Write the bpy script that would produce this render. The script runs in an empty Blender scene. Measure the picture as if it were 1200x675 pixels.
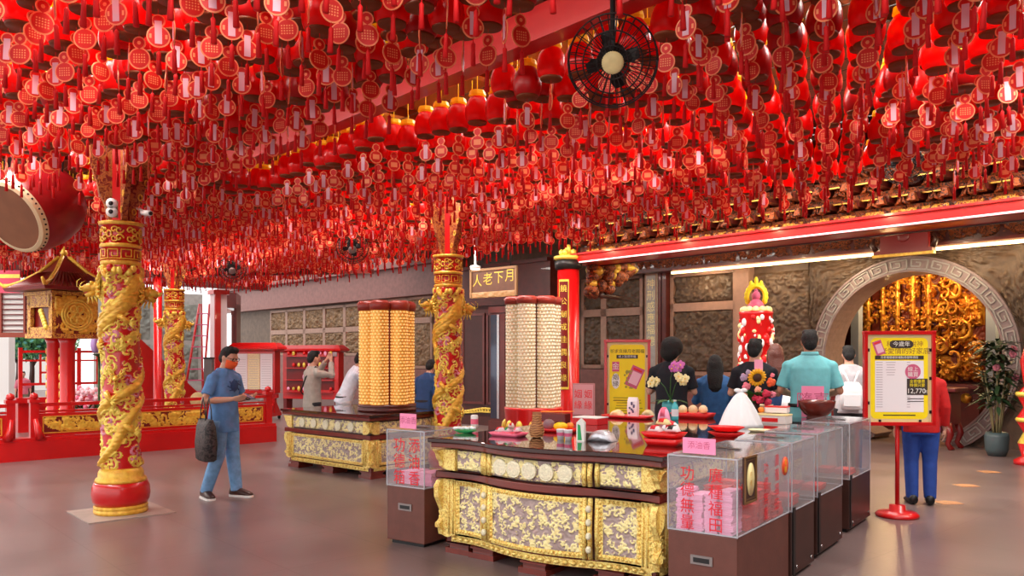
import bpy, bmesh, math, random
import numpy as np
from mathutils import Vector, Matrix
random.seed(7)
PI = math.pi
SC = bpy.context.scene
COL = SC.collection
CAMH, F, HZ = 1.55, 945.0, 415.0
AX, AY = 0.671, -0.7415          # building axis along the back wall (s); depth axis (t) is at right angles
RB = math.atan2(AY, AX)          # turn of the building
RC = math.atan2(-0.593, 0.805)   # turn of the offering counter

# ---------------------------------------------------------------- survey helpers
def px(u, v, Y):
    return Vector(((u-600)/F*Y, Y, CAMH-(v-HZ)/F*Y))
def flat(u, v, z):
    Y = (CAMH-z)*F/(v-HZ)
    return Vector(((u-600)/F*Y, Y, z))
def st(x, y):
    return (AX*x+AY*y, -AY*x+AX*y)
def xy(s, t):
    return (AX*s-AY*t, AY*s+AX*t)
def bw(u, v, T):
    k = (u-600)/F
    Y = T/(-AY*k+AX)
    return (AX*k*Y+AY*Y, CAMH-(v-HZ)/F*Y)
def proj(x, y, z):
    return (600+F*x/y, HZ-(z-CAMH)*F/y)

# ---------------------------------------------------------------- mesh builder
def TR(x=0, y=0, z=0, rz=0, rx=0, ry=0, s=1):
    return Matrix.Translation((x, y, z)) @ Matrix.Rotation(rz, 4, 'Z') @ Matrix.Rotation(ry, 4, 'Y') @ Matrix.Rotation(rx, 4, 'X') @ Matrix.Scale(s, 4)

class MB:
    def __init__(self):
        self.v = []; self.f = []; self.m = []; self.s = []
    def add(self, vs, fs, mi=0, smooth=False, M=None):
        b = len(self.v)
        if M is not None:
            vs = [M @ Vector(p) for p in vs]
        self.v.extend([tuple(p) for p in vs])
        for i, f in enumerate(fs):
            self.f.append(tuple(b+j for j in f))
            self.m.append(mi if isinstance(mi, int) else mi[i])
            self.s.append(smooth)
        return self
    def box(self, c, d, mi=0, M=None, taper=1.0):
        x, y, z = c; a, b, h = d[0]/2, d[1]/2, d[2]/2
        t = taper
        vs = [(x-a*k, y-b*k, z+e) for k, e in ((1, -h), (t, h))] + [(x+a*k, y-b*k, z+e) for k, e in ((1, -h), (t, h))] + \
             [(x+a*k, y+b*k, z+e) for k, e in ((1, -h), (t, h))] + [(x-a*k, y+b*k, z+e) for k, e in ((1, -h), (t, h))]
        fs = [(0, 2, 3, 1), (2, 4, 5, 3), (4, 6, 7, 5), (6, 0, 1, 7), (1, 3, 5, 7), (0, 6, 4, 2)]
        return self.add(vs, fs, mi, False, M)
    def lathe(self, prof, seg=24, mi=0, M=None, smooth=True, cap=True, sx=1, sy=1):
        vs = []; fs = []; ms = []
        n = len(prof)
        for r, z in prof:
            for k in range(seg):
                a = 2*PI*k/seg
                vs.append((r*math.cos(a)*sx, r*math.sin(a)*sy, z))
        for i in range(n-1):
            for k in range(seg):
                k2 = (k+1) % seg
                fs.append((i*seg+k, i*seg+k2, (i+1)*seg+k2, (i+1)*seg+k))
                ms.append(mi if isinstance(mi, int) else mi[i])
        if cap:
            fs.append(tuple(reversed(range(seg)))); ms.append(mi if isinstance(mi, int) else mi[0])
            fs.append(tuple((n-1)*seg+k for k in range(seg))); ms.append(mi if isinstance(mi, int) else mi[-1])
        return self.add(vs, fs, ms, smooth, M)
    def cyl(self, p0, p1, r0, r1=None, seg=12, mi=0, smooth=True, M=None):
        return self.tube([p0, p1], [r0, r0 if r1 is None else r1], seg, mi, M, smooth)
    def tube(self, pts, r, seg=8, mi=0, M=None, smooth=True, flatten=None):
        pts = [Vector(p) for p in pts]; n = len(pts)
        if not isinstance(r, (list, tuple)): r = [r]*n
        vs = []; fs = []
        d0 = (pts[1]-pts[0]).normalized()
        up = Vector((0, 0, 1)) if abs(d0.z) < 0.9 else Vector((0, 1, 0))
        a = d0.cross(up).normalized()
        for i in range(n):
            if i == 0: d = pts[1]-pts[0]
            elif i == n-1: d = pts[-1]-pts[-2]
            else: d = pts[i+1]-pts[i-1]
            d = d.normalized() if d.length > 1e-9 else d0
            a = (a-d*a.dot(d))
            a = a.normalized() if a.length > 1e-6 else d.orthogonal().normalized()
            b = d.cross(a)
            fl = 1 if flatten is None else flatten
            for k in range(seg):
                q = 2*PI*k/seg
                vs.append(pts[i]+a*(r[i]*math.cos(q))+b*(r[i]*fl*math.sin(q)))
        for i in range(n-1):
            for k in range(seg):
                k2 = (k+1) % seg
                fs.append((i*seg+k, i*seg+k2, (i+1)*seg+k2, (i+1)*seg+k))
        fs.append(tuple(reversed(range(seg)))); fs.append(tuple((n-1)*seg+k for k in range(seg)))
        return self.add(vs, fs, mi, smooth, M)
    def ell(self, c, r, mi=0, M=None, nu=16, nv=10, smooth=True):
        if not isinstance(r, (list, tuple)): r = (r, r, r)
        vs = []; fs = []
        vs.append((c[0], c[1], c[2]-r[2]))
        for j in range(1, nv):
            p = -PI/2+PI*j/nv
            for i in range(nu):
                a = 2*PI*i/nu
                vs.append((c[0]+r[0]*math.cos(p)*math.cos(a), c[1]+r[1]*math.cos(p)*math.sin(a), c[2]+r[2]*math.sin(p)))
        vs.append((c[0], c[1], c[2]+r[2]))
        for i in range(nu):
            fs.append((0, 1+(i+1) % nu, 1+i))
        for j in range(nv-2):
            for i in range(nu):
                a = 1+j*nu+i; b = 1+j*nu+(i+1) % nu
                fs.append((a, b, b+nu, a+nu))
        l = len(vs)-1; o = 1+(nv-2)*nu
        for i in range(nu):
            fs.append((o+i, o+(i+1) % nu, l))
        return self.add(vs, fs, mi, smooth, M)
    def prism(self, poly, y0, y1, mi=0, M=None, axis='y', smooth=False):
        # poly: (a, b) pairs; axis 'y' lies in xz, axis 'z' lies in xy, axis 'x' lies in yz
        n = len(poly)
        def P(a, b, h):
            return (a, h, b) if axis == 'y' else ((a, b, h) if axis == 'z' else (h, a, b))
        vs = [P(a, b, y0) for a, b in poly]+[P(a, b, y1) for a, b in poly]
        fs = [tuple(range(n)), tuple(reversed(range(n, 2*n)))]+[(i, n+i, n+(i+1) % n, (i+1) % n) for i in range(n)]
        return self.add(vs, fs, mi, smooth, M)
    def rings(self, rs, mi=0, smooth=True, M=None, cap=True):
        n = len(rs[0]); vs = [p for r in rs for p in r]; fs = []
        for i in range(len(rs)-1):
            for k in range(n):
                k2 = (k+1) % n
                fs.append((i*n+k, i*n+k2, (i+1)*n+k2, (i+1)*n+k))
        if cap:
            fs.append(tuple(reversed(range(n)))); fs.append(tuple((len(rs)-1)*n+k for k in range(n)))
        return self.add(vs, fs, mi, smooth, M)
    def grid(self, P, nx, ny, mi=0, smooth=True, M=None):
        vs = [P(i, j) for j in range(ny+1) for i in range(nx+1)]
        fs = [(j*(nx+1)+i, j*(nx+1)+i+1, (j+1)*(nx+1)+i+1, (j+1)*(nx+1)+i) for j in range(ny) for i in range(nx)]
        return self.add(vs, fs, mi, smooth, M)
    def text(self, s, size, mi=0, M=None, align='CENTER'):
        vs, fs = text_geo(s, size, align)
        return self.add(vs, fs, mi, False, M)
    def mesh(self, name, mats):
        me = bpy.data.meshes.new(name)
        me.from_pydata(self.v, [], self.f)
        for m in (mats if isinstance(mats, (list, tuple)) else [mats]):
            me.materials.append(m)
        me.polygons.foreach_set('material_index', self.m)
        me.polygons.foreach_set('use_smooth', self.s)
        me.update()
        return me
    def build(self, name, mats, parent=None, loc=(0, 0, 0), rz=0, bevel=0, fix=True):
        me = self.mesh(name, mats)
        if fix:
            bm = bmesh.new(); bm.from_mesh(me)
            bmesh.ops.recalc_face_normals(bm, faces=bm.faces)
            bm.to_mesh(me); bm.free()
        o = bpy.data.objects.new(name, me); COL.objects.link(o)
        o.location = loc; o.rotation_euler = (0, 0, rz)
        if parent is not None: o.parent = parent
        if bevel:
            b = o.modifiers.new('bevel', 'BEVEL'); b.width = bevel; b.segments = 2; b.limit_method = 'ANGLE'; b.angle_limit = 0.7
        return o

_tc = {}
def text_geo(s, size, align='CENTER'):
    if s not in _tc:
        cu = bpy.data.curves.new('t', 'FONT'); cu.body = s; cu.size = 1; cu.align_x = 'CENTER'; cu.align_y = 'CENTER'
        cu.resolution_u = 3
        o = bpy.data.objects.new('t', cu); COL.objects.link(o)
        dg = bpy.context.evaluated_depsgraph_get()
        me = bpy.data.meshes.new_from_object(o.evaluated_get(dg))
        _tc[s] = ([tuple(v.co) for v in me.vertices], [tuple(p.vertices) for p in me.polygons])
        bpy.data.objects.remove(o); bpy.data.curves.remove(cu); bpy.data.meshes.remove(me)
    vs, fs = _tc[s]
    return [(x*size, 0, y*size) for x, y, z in vs], fs

# ---------------------------------------------------------------- naming helpers
def thing(name, label, cat, loc=(0, 0, 0), rz=0, group=None):
    o = bpy.data.objects.new(name, None); COL.objects.link(o)
    o.empty_display_size = 0.1
    o.location = loc; o.rotation_euler = (0, 0, rz)
    return tag(o, label, cat, group)
def tag(o, label, cat, group=None):
    o['label'] = label; o['category'] = cat; o['kind'] = 'thing'
    if group: o['group'] = group
    return o
def struct(o, label=None, cat=None):
    o['kind'] = 'structure'
    if label: o['label'] = label
    if cat: o['category'] = cat
    return o
def remeshed(mb, name, mat, parent, vox=0.01, smooth=4, loc=(0, 0, 0), rz=0):
    me = mb.mesh('tmp', [mat])
    o = bpy.data.objects.new('tmp', me); COL.objects.link(o)
    bm = bmesh.new(); bm.from_mesh(me); bmesh.ops.recalc_face_normals(bm, faces=bm.faces); bm.to_mesh(me); bm.free()
    r = o.modifiers.new('r', 'REMESH'); r.mode = 'VOXEL'; r.voxel_size = vox; r.use_smooth_shade = True
    if smooth:
        s = o.modifiers.new('s', 'SMOOTH'); s.factor = 0.5; s.iterations = smooth
    dg = bpy.context.evaluated_depsgraph_get()
    me2 = bpy.data.meshes.new_from_object(o.evaluated_get(dg))
    me2.name = name
    bpy.data.objects.remove(o); bpy.data.meshes.remove(me)
    me2.materials.clear(); me2.materials.append(mat)
    me2.polygons.foreach_set('use_smooth', [True]*len(me2.polygons))
    ob = bpy.data.objects.new(name, me2); COL.objects.link(ob)
    ob.location = loc; ob.rotation_euler = (0, 0, rz)
    if parent is not None: ob.parent = parent
    return ob

# ---------------------------------------------------------------- materials
def srgb(r, g, b):
    f = lambda c: (c/255)/12.92 if c/255 <= 0.04045 else ((c/255+0.055)/1.055)**2.4
    return (f(r), f(g), f(b), 1)
def mat(name, col, rough=0.5, metal=0.0, noise=0.0, nscale=8.0, col2=None, bump=0.0, bscale=60.0, emit=0, ecol=None, spec=0.5, coat=0.0):
    m = bpy.data.materials.new(name); m.use_nodes = True
    nt = m.node_tree; b = nt.nodes['Principled BSDF']
    c = srgb(*col) if max(col) > 1 else (*col, 1)
    b.inputs['Base Color'].default_value = c
    b.inputs['Roughness'].default_value = rough
    b.inputs['Metallic'].default_value = metal
    b.inputs['Specular IOR Level'].default_value = spec
    b.inputs['Coat Weight'].default_value = coat
    if emit:
        b.inputs['Emission Color'].default_value = srgb(*(ecol or col)); b.inputs['Emission Strength'].default_value = emit
    if noise or bump:
        tc = nt.nodes.new('ShaderNodeTexCoord')
    if noise:
        n = nt.nodes.new('ShaderNodeTexNoise'); n.inputs['Scale'].default_value = nscale; n.inputs['Detail'].default_value = 5
        nt.links.new(tc.outputs['Object'], n.inputs['Vector'])
        r = nt.nodes.new('ShaderNodeValToRGB')
        c2 = srgb(*col2) if col2 else tuple(x*(1-noise) for x in c[:3])+(1,)
        r.color_ramp.elements[0].color = c2; r.color_ramp.elements[1].color = c
        r.color_ramp.elements[0].position = 0.35; r.color_ramp.elements[1].position = 0.65
        nt.links.new(n.outputs['Fac'], r.inputs['Fac']); nt.links.new(r.outputs['Color'], b.inputs['Base Color'])
    if bump:
        n2 = nt.nodes.new('ShaderNodeTexNoise'); n2.inputs['Scale'].default_value = bscale; n2.inputs['Detail'].default_value = 4
        nt.links.new(tc.outputs['Object'], n2.inputs['Vector'])
        bp = nt.nodes.new('ShaderNodeBump'); bp.inputs['Strength'].default_value = bump; bp.inputs['Distance'].default_value = 0.02
        nt.links.new(n2.outputs['Fac'], bp.inputs['Height']); nt.links.new(bp.outputs['Normal'], b.inputs['Normal'])
    return m
def carved(name, hi, lo, scale=14, rough=0.5, bump=0.6, metal=0.0, dist=0.02):
    """carved relief: swirling distorted noise, raised parts in one paint and hollows in another"""
    m = bpy.data.materials.new(name); m.use_nodes = True
    nt = m.node_tree; b = nt.nodes['Principled BSDF']
    b.inputs['Roughness'].default_value = rough; b.inputs['Metallic'].default_value = metal
    tc = nt.nodes.new('ShaderNodeTexCoord')
    n = nt.nodes.new('ShaderNodeTexNoise'); n.inputs['Scale'].default_value = scale; n.inputs['Detail'].default_value = 3; n.inputs['Distortion'].default_value = 2.2
    nt.links.new(tc.outputs['Object'], n.inputs['Vector'])
    r = nt.nodes.new('ShaderNodeValToRGB')
    r.color_ramp.elements[0].color = srgb(*lo); r.color_ramp.elements[1].color = srgb(*hi)
    r.color_ramp.elements[0].position = 0.42; r.color_ramp.elements[1].position = 0.52
    nt.links.new(n.outputs['Fac'], r.inputs['Fac']); nt.links.new(r.outputs['Color'], b.inputs['Base Color'])
    bp = nt.nodes.new('ShaderNodeBump'); bp.inputs['Strength'].default_value = bump; bp.inputs['Distance'].default_value = dist
    nt.links.new(n.outputs['Fac'], bp.inputs['Height']); nt.links.new(bp.outputs['Normal'], b.inputs['Normal'])
    return m
def glow_through(name, col, tr=0.4, rough=0.4):
    m = bpy.data.materials.new(name); m.use_nodes = True
    nt = m.node_tree; b = nt.nodes['Principled BSDF']; out = nt.nodes['Material Output']
    c = srgb(*col); b.inputs['Base Color'].default_value = c; b.inputs['Roughness'].default_value = rough
    t = nt.nodes.new('ShaderNodeBsdfTranslucent'); t.inputs['Color'].default_value = c
    mx = nt.nodes.new('ShaderNodeMixShader'); mx.inputs[0].default_value = tr
    nt.links.new(b.outputs[0], mx.inputs[1]); nt.links.new(t.outputs[0], mx.inputs[2]); nt.links.new(mx.outputs[0], out.inputs[0])
    return m
def acrylic(name, alpha=0.18, tint=(235, 235, 240)):
    m = bpy.data.materials.new(name); m.use_nodes = True
    nt = m.node_tree; out = nt.nodes['Material Output']; nt.nodes.remove(nt.nodes['Principled BSDF'])
    t = nt.nodes.new('ShaderNodeBsdfTransparent'); t.inputs[0].default_value = (0.96, 0.96, 0.97, 1)
    g = nt.nodes.new('ShaderNodeBsdfGlossy'); g.inputs['Roughness'].default_value = 0.08
    d = nt.nodes.new('ShaderNodeBsdfDiffuse'); d.inputs[0].default_value = srgb(*tint)
    fr = nt.nodes.new('ShaderNodeFresnel'); fr.inputs[0].default_value = 1.45
    m1 = nt.nodes.new('ShaderNodeMixShader'); m1.inputs[0].default_value = alpha
    m2 = nt.nodes.new('ShaderNodeMixShader')
    nt.links.new(t.outputs[0], m1.inputs[1]); nt.links.new(d.outputs[0], m1.inputs[2])
    ge = nt.nodes.new('ShaderNodeNewGeometry'); sb = nt.nodes.new('ShaderNodeMath'); sb.operation = 'SUBTRACT'; sb.inputs[0].default_value = 1; ml = nt.nodes.new('ShaderNodeMath'); ml.operation = 'MULTIPLY'
    nt.links.new(ge.outputs['Backfacing'], sb.inputs[1]); nt.links.new(sb.outputs[0], ml.inputs[0]); nt.links.new(fr.outputs[0], ml.inputs[1]); nt.links.new(ml.outputs[0], m2.inputs[0]); nt.links.new(m1.outputs[0], m2.inputs[1]); nt.links.new(g.outputs[0], m2.inputs[2])
    nt.links.new(m2.outputs[0], out.inputs[0])
    return m

M = {}
M['red'] = mat('red_lacquer', (205, 16, 18), 0.3, noise=0.15, nscale=3, coat=0.3)
M['red_dark'] = mat('dark_red_lacquer', (120, 16, 14), 0.35, noise=0.2, nscale=4)
M['maroon'] = mat('maroon_wood', (96, 34, 28), 0.35, noise=0.3, nscale=5, coat=0.2)
M['redwood'] = mat('rosewood', (118, 44, 34), 0.22, noise=0.25, nscale=6, coat=0.5)
M['dark_wood'] = mat('dark_brown_wood', (66, 34, 26), 0.4, noise=0.3, nscale=5)
M['box_wood'] = mat('brown_cabinet_wood', (106, 60, 50), 0.4, noise=0.18, nscale=9, bump=0.05)
M['gold'] = mat('gold_paint', (240, 196, 74), 0.36, metal=0.2, noise=0.3, nscale=22, col2=(216, 158, 50))
M['gold_hi'] = mat('bright_gold_paint', (250, 218, 92), 0.35, metal=0.2, noise=0.2, nscale=20)
M['gold_pale'] = mat('pale_gold', (250, 234, 168), 0.42, metal=0.0, noise=0.1, nscale=25)
M['violet_stone'] = mat('violet_grey_ground', (176, 154, 150), 0.6, noise=0.2, nscale=25)
M['flower_pink'] = mat('pink_petal', (214, 130, 150), 0.5)
M['white'] = mat('white_paint', (235, 232, 228), 0.5)
M['paper'] = mat('white_paper', (238, 232, 236), 0.7)
M['paper_pink'] = mat('pale_pink_paper', (255, 176, 212), 0.7)
M['pink_card'] = mat('pink_card', (250, 150, 192), 0.6)
M['black'] = mat('black_paint', (22, 20, 22), 0.4)
M['grey_metal'] = mat('grey_metal', (150, 140, 138), 0.35, metal=0.7)
M['dark_metal'] = mat('dark_metal', (44, 40, 40), 0.4, metal=0.6)
M['steel'] = mat('steel', (190, 190, 192), 0.25, metal=0.9)
M['ink_red'] = mat('red_print', (222, 28, 44), 0.6)
M['ink_dark'] = mat('dark_print', (58, 46, 44), 0.7)
M['yellow'] = mat('yellow_print', (252, 226, 16), 0.5)
M['pink_print'] = mat('pink_print', (206, 92, 130), 0.6)
M['grey_print'] = mat('grey_print', (190, 180, 188), 0.7)
M['carved_wood'] = carved('carved_gilt_wood', (160, 76, 28), (36, 14, 12), 20, 0.5, 0.9)
M['carved_gold'] = carved('carved_gold_on_red', (220, 168, 66), (140, 30, 20), 22, 0.4, 0.7, 0.2)
M['gold_filigree'] = carved('gold_filigree', (252, 230, 138), (218, 168, 76), 40, 0.36, 0.6, 0.25, 0.008)
M['stone'] = mat('grey_brown_stone', (112, 88, 70), 0.6, noise=0.35, nscale=6, bump=0.3, bscale=30)
M['stone_frame'] = mat('pinkish_stone', (172, 132, 112), 0.5, noise=0.15, nscale=10)
M['stone_relief'] = mat('carved_brown_stone', (106, 82, 62), 0.5, noise=0.4, nscale=9)
M['relief_light'] = mat('brightened_carved_stone', (168, 132, 96), 0.5, noise=0.5, nscale=9)  # carved stone with a brightened colour, for panels that get less light
M['stone_pale'] = mat('pale_grey_stone', (178, 172, 166), 0.55, noise=0.2, nscale=9)
M['stone_red'] = mat('reddish_stone', (146, 92, 84), 0.5, noise=0.25, nscale=7, bump=0.15)
M['ring_stone'] = mat('grey_arch_stone', (150, 128, 126), 0.4, noise=0.2, nscale=12)
M['rubber'] = mat('black_rubber', (24, 24, 24), 0.7)
M['acrylic'] = acrylic('clear_acrylic', 0.1)
M['acrylic_edge'] = mat('acrylic_edge', (180, 180, 188), 0.2)
M['skin'] = mat('skin', (214, 160, 134), 0.5, noise=0.08, nscale=10)
M['skin_tan'] = mat('tanned_skin', (186, 132, 104), 0.5, noise=0.08, nscale=10)
M['hair'] = mat('black_hair', (20, 17, 17), 0.75, bump=0.5, bscale=90)
M['hair_brown'] = mat('red_brown_hair', (92, 40, 26), 0.4, bump=0.5, bscale=90)
M['green'] = mat('green_leaf', (62, 110, 44), 0.5, noise=0.3, nscale=12)
M['leaf_dark'] = mat('dark_green_leaf', (38, 62, 34), 0.5, noise=0.3, nscale=12)
# ================================================================ relief fields
def swirl_field(nx, ny, w, h, seed, n, rad, wrap=False):
    rs = np.random.RandomState(seed)
    X, Y = np.meshgrid(np.linspace(0, w, nx+1), np.linspace(0, h, ny+1))
    H = np.zeros_like(X); ID = np.zeros_like(X, dtype=int)-1
    for i in range(n):
        cx, cy = rs.uniform(0, w), rs.uniform(0, h); r = rad*rs.uniform(0.6, 1.35); ph = rs.uniform(0, 6.28); sg = 1 if rs.rand() > 0.5 else -1
        dx = X-cx
        if wrap: dx = (dx+w/2) % w-w/2
        dy = Y-cy; d = np.sqrt(dx*dx+dy*dy); a = np.arctan2(dy, dx)
        c = np.exp(-(d/r)**2*1.3)*(0.55+0.45*np.cos(7.5*d/r+sg*a*2+ph))
        m = c > H
        H = np.where(m, c, H); ID = np.where(m, i, ID)
    return H, ID
def relief_on(P, w, h, nx, ny, seed, n, rad, depth, mats_idx=(0, 1), thr=0.28, edge=0.02):
    """carved relief as a mesh: P(x, z, off) gives the point; raised parts take mats_idx[0], hollows mats_idx[1]"""
    H, ID = swirl_field(nx, ny, w, h, seed, n, rad)
    mb = MB(); vs = []
    for j in range(ny+1):
        for i in range(nx+1):
            x, z = w*i/nx, h*j/ny
            e = min(1, min(x, w-x)/edge, min(z, h-z)/edge) if edge else 1
            vs.append(P(x, z, depth*float(H[j, i])*max(0, e)))
    fs = []; ms = []
    for j in range(ny):
        for i in range(nx):
            fs.append((j*(nx+1)+i, j*(nx+1)+i+1, (j+1)*(nx+1)+i+1, (j+1)*(nx+1)+i))
            ms.append(mats_idx[0] if H[j, i]+H[j+1, i+1]+H[j+1, i]+H[j, i+1] > 4*thr else mats_idx[1])
    mb.add(vs, fs, ms, True)
    return mb

def building(name, mb, mats, label=None, cat=None, bevel=0):
    return struct(mb.build(name, mats, None, (0, 0, 0), RB, bevel), label, cat)

# ================================================================ floor
def floor_mat():
    m = bpy.data.materials.new('polished_stone_floor'); m.use_nodes = True
    nt = m.node_tree; b = nt.nodes['Principled BSDF']
    tc = nt.nodes.new('ShaderNodeTexCoord')
    n = nt.nodes.new('ShaderNodeTexNoise'); n.inputs['Scale'].default_value = 1.3; n.inputs['Detail'].default_value = 8
    n2 = nt.nodes.new('ShaderNodeTexNoise'); n2.inputs['Scale'].default_value = 45; n2.inputs['Detail'].default_value = 3
    r = nt.nodes.new('ShaderNodeValToRGB')
    r.color_ramp.elements[0].color = srgb(100, 83, 82); r.color_ramp.elements[1].color = srgb(128, 107, 105)
    r.color_ramp.elements[0].position = 0.2; r.color_ramp.elements[1].position = 0.8
    mx = nt.nodes.new('ShaderNodeMix'); mx.data_type = 'RGBA'; mx.blend_type = 'MULTIPLY'; mx.inputs[0].default_value = 0.4
    br = nt.nodes.new('ShaderNodeTexBrick'); br.offset = 0.0; br.inputs['Scale'].default_value = 1.0
    br.inputs['Color1'].default_value = (1, 1, 1, 1); br.inputs['Color2'].default_value = (0.9, 0.9, 0.9, 1); br.inputs['Mortar'].default_value = (0.5, 0.45, 0.45, 1)
    br.inputs['Mortar Size'].default_value = 0.006; br.inputs['Brick Width'].default_value = 0.9; br.inputs['Row Height'].default_value = 0.9
    nt.links.new(tc.outputs['Object'], br.inputs['Vector'])
    for k in (n, n2): nt.links.new(tc.outputs['Object'], k.inputs['Vector'])
    nt.links.new(n.outputs['Fac'], r.inputs['Fac'])
    nt.links.new(r.outputs['Color'], mx.inputs[6]); nt.links.new(br.outputs['Color'], mx.inputs[7])
    nt.links.new(mx.outputs[2], b.inputs['Base Color'])
    rr = nt.nodes.new('ShaderNodeMapRange'); rr.inputs[3].default_value = 0.27; rr.inputs[4].default_value = 0.33
    nt.links.new(n.outputs['Fac'], rr.inputs[0]); nt.links.new(rr.outputs[0], b.inputs['Roughness'])
    bp = nt.nodes.new('ShaderNodeBump'); bp.inputs['Strength'].default_value = 0.04; bp.inputs['Distance'].default_value = 0.01
    nt.links.new(n2.outputs['Fac'], bp.inputs['Height']); nt.links.new(bp.outputs['Normal'], b.inputs['Normal'])
    b.inputs['Specular IOR Level'].default_value = 0.45
    return m
M['floor'] = floor_mat()
f = MB(); f.box((-10, 6, -0.1), (60, 40, 0.2)); building('floor', f, M['floor'])

# ================================================================ back wall with its moon gate
WT = 14.8; GS, GZ, GR = -5.86, 1.5, 1.6
w = MB()
w.box(((-34+GS-1.9)/2, WT+0.3, 2.25), (GS-1.9+34, 0.6, 4.5))
w.box(((GS+1.9+6)/2, WT+0.3, 2.25), (6-GS-1.9, 0.6, 4.5))
w.box((GS, WT+0.3, (GZ+1.9+4.5)/2), (3.8, 0.6, 4.5-GZ-1.9))
N = 64
a0 = -math.asin(GZ/GR)*0.98
def sq(a):
    c, s = math.cos(a), math.sin(a); k = 1.9/max(abs(c), abs(s))
    return (GS+c*k, max(0.0, GZ+s*k))
angs = [a0+(PI-2*a0)*i/N for i in range(N+1)]
for i in range(N):
    a, b = angs[i], angs[i+1]
    q = [(GS+GR*math.cos(a), max(0, GZ+GR*math.sin(a))), sq(a), sq(b), (GS+GR*math.cos(b), max(0, GZ+GR*math.sin(b)))]
    w.prism(q, WT, WT+0.6, 0)
wall_back = building('wall_back', w, M['stone'])
# rough carved rock face right and left of the gate
def rock(s0, s1, z0, z1, seed):
    n = max(4, int((s1-s0)*40)); m_ = max(4, int((z1-z0)*40))
    return relief_on(lambda x, z, o: (s0+x, WT-0.004-o, z0+z), s1-s0, z1-z0, n, m_, seed, int((s1-s0)*(z1-z0)*60), 0.13, 0.11, (0, 0))
for (s0, s1, z0, z1, sd) in ((-9.15, -7.72, 0.7, 3.2, 3), (-4.0, -2.0, 0.7, 3.2, 4)):
    rock(s0, s1, z0, z1, sd).build('carved_rock_panel', M['stone_relief'], wall_back)
# corner spandrels beside the gate
for sd, sg in ((5, -1), (6, 1)):
    def P(x, z, o, sg=sg):
        a = PI/2+sg*(0.02+1.28*x); c, s_ = math.cos(a), math.sin(a)
        k = 1.86/max(abs(c), abs(s_)); rr = 1.74+max(0, (k-1.74))*z
        return (GS+c*rr, WT-0.004-o, GZ+s_*rr)
    relief_on(P, 1, 1, 90, 30, sd, 110, 0.07, 0.1, (0, 0)).build('carved_spandrel', M['stone_relief'], wall_back)
# moon gate ring: raised stone band with a running key pattern
g = MB(); r0, r1, r2 = 1.5, 1.77, 1.55
for i in range(N):
    a, b = angs[i], angs[i+1]
    for (ra, rb, y0, y1) in ((r0, r1, WT-0.10, WT+0.62), (r0, r0+0.035, WT-0.13, WT-0.1), (r1-0.035, r1, WT-0.13, WT-0.1)):
        q = [(GS+rr*math.cos(t), max(0, GZ+rr*math.sin(t))) for rr, t in ((ra, a), (rb, a), (rb, b), (ra, b))]
        g.prism(q, y0, y1, 0)
ring = g.build('gate_ring', M['ring_stone'], wall_back)
kp = MB(); nk = 26; lo_, hi_ = 1.555, 1.715
for i in range(nk):
    t0 = a0+(PI-2*a0)*i/nk; dt = (PI-2*a0)/nk
    segs = [((0.02, hi_), (0.8, hi_)), ((0.8, hi_), (0.8, lo_+0.04)), ((0.8, lo_+0.04), (0.36, lo_+0.04)), ((0.36, lo_+0.04), (0.36, hi_-0.05)), ((0.36, hi_-0.05), (0.58, hi_-0.05)),
            ((0.02, hi_), (0.02, lo_)), ((0.02, lo_), (1.0, lo_))]
    for (x0, ra), (x1, rb) in segs:
        hw = 0.011
        if abs(ra-rb) < 1e-6:
            q = [(rr, t0+dt*x) for rr, x in ((ra-hw, x0), (ra+hw, x0), (ra+hw, x1), (ra-hw, x1))]
        else:
            e = hw/(1.63*dt)
            q = [(rr, t0+dt*x) for rr, x in ((ra, x0-e), (ra, x0+e), (rb, x0+e), (rb, x0-e))]
        q = [(GS+rr*math.cos(t), GZ+rr*math.sin(t)) for rr, t in q]
        if min(z for _, z in q) > 0: kp.prism(q, WT-0.125, WT-0.099, 0)
kp.build('key_pattern', M['stone_pale'], ring)

# framed relief panels of the wall
def wall_panel(s0, s1, z0, z1, seed, m=None, fm=None):
    fr = MB(); b = 0.09
    for c, d in (((s0+s1)/2, z1-b/2), ((s0+s1)/2, z0+b/2)):
        fr.box((c, WT-0.04, d), (s1-s0, 0.1, b))
    for c in (s0+b/2, s1-b/2):
        fr.box((c, WT-0.04, (z0+z1)/2), (b, 0.1, z1-z0))
    fo = fr.build('panel_frame', fm or M['stone_frame'], wall_back)
    W, H = s1-s0-2*b, z1-z0-2*b
    d = 34
    relief_on(lambda x, z, o: (s0+b+x, WT-0.004-o, z0+b+z), W, H, max(8, int(W*d)), max(8, int(H*d)), seed, int(W*H*80)+12, 0.115, 0.13, (0, 0)).build('relief_panel', m or M['stone_relief'], fo)
def s_at(u): return bw(u, 400, WT)[0]
sd = 20
E = [319, 338, 359, 382, 406, 430]
for i in range(5):
    for z0, z1 in ((2.42, 3.3), (1.5, 2.42)):
        sd += 1; wall_panel(s_at(E[i]), s_at(E[i+1]), z0, z1, sd, M['relief_light'])
for u0, u1 in ((452, 480), (480, 509)):
    for z0, z1 in ((2.6, 3.35), (1.1, 2.6)):
        sd += 1; wall_panel(s_at(u0), s_at(u1), z0, z1, sd, M['relief_light'])
for u0, u1 in ((684, 710), (710, 756)):
    for z0, z1 in ((2.55, 3.4), (1.2, 2.55)):
        sd += 1; wall_panel(s_at(u0), s_at(u1), z0, z1, sd)
for z0, z1 in ((2.58, 3.35), (1.08, 2.58)):
    sd += 1; wall_panel(s_at(788), s_at(866), z0, z1, sd)
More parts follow.
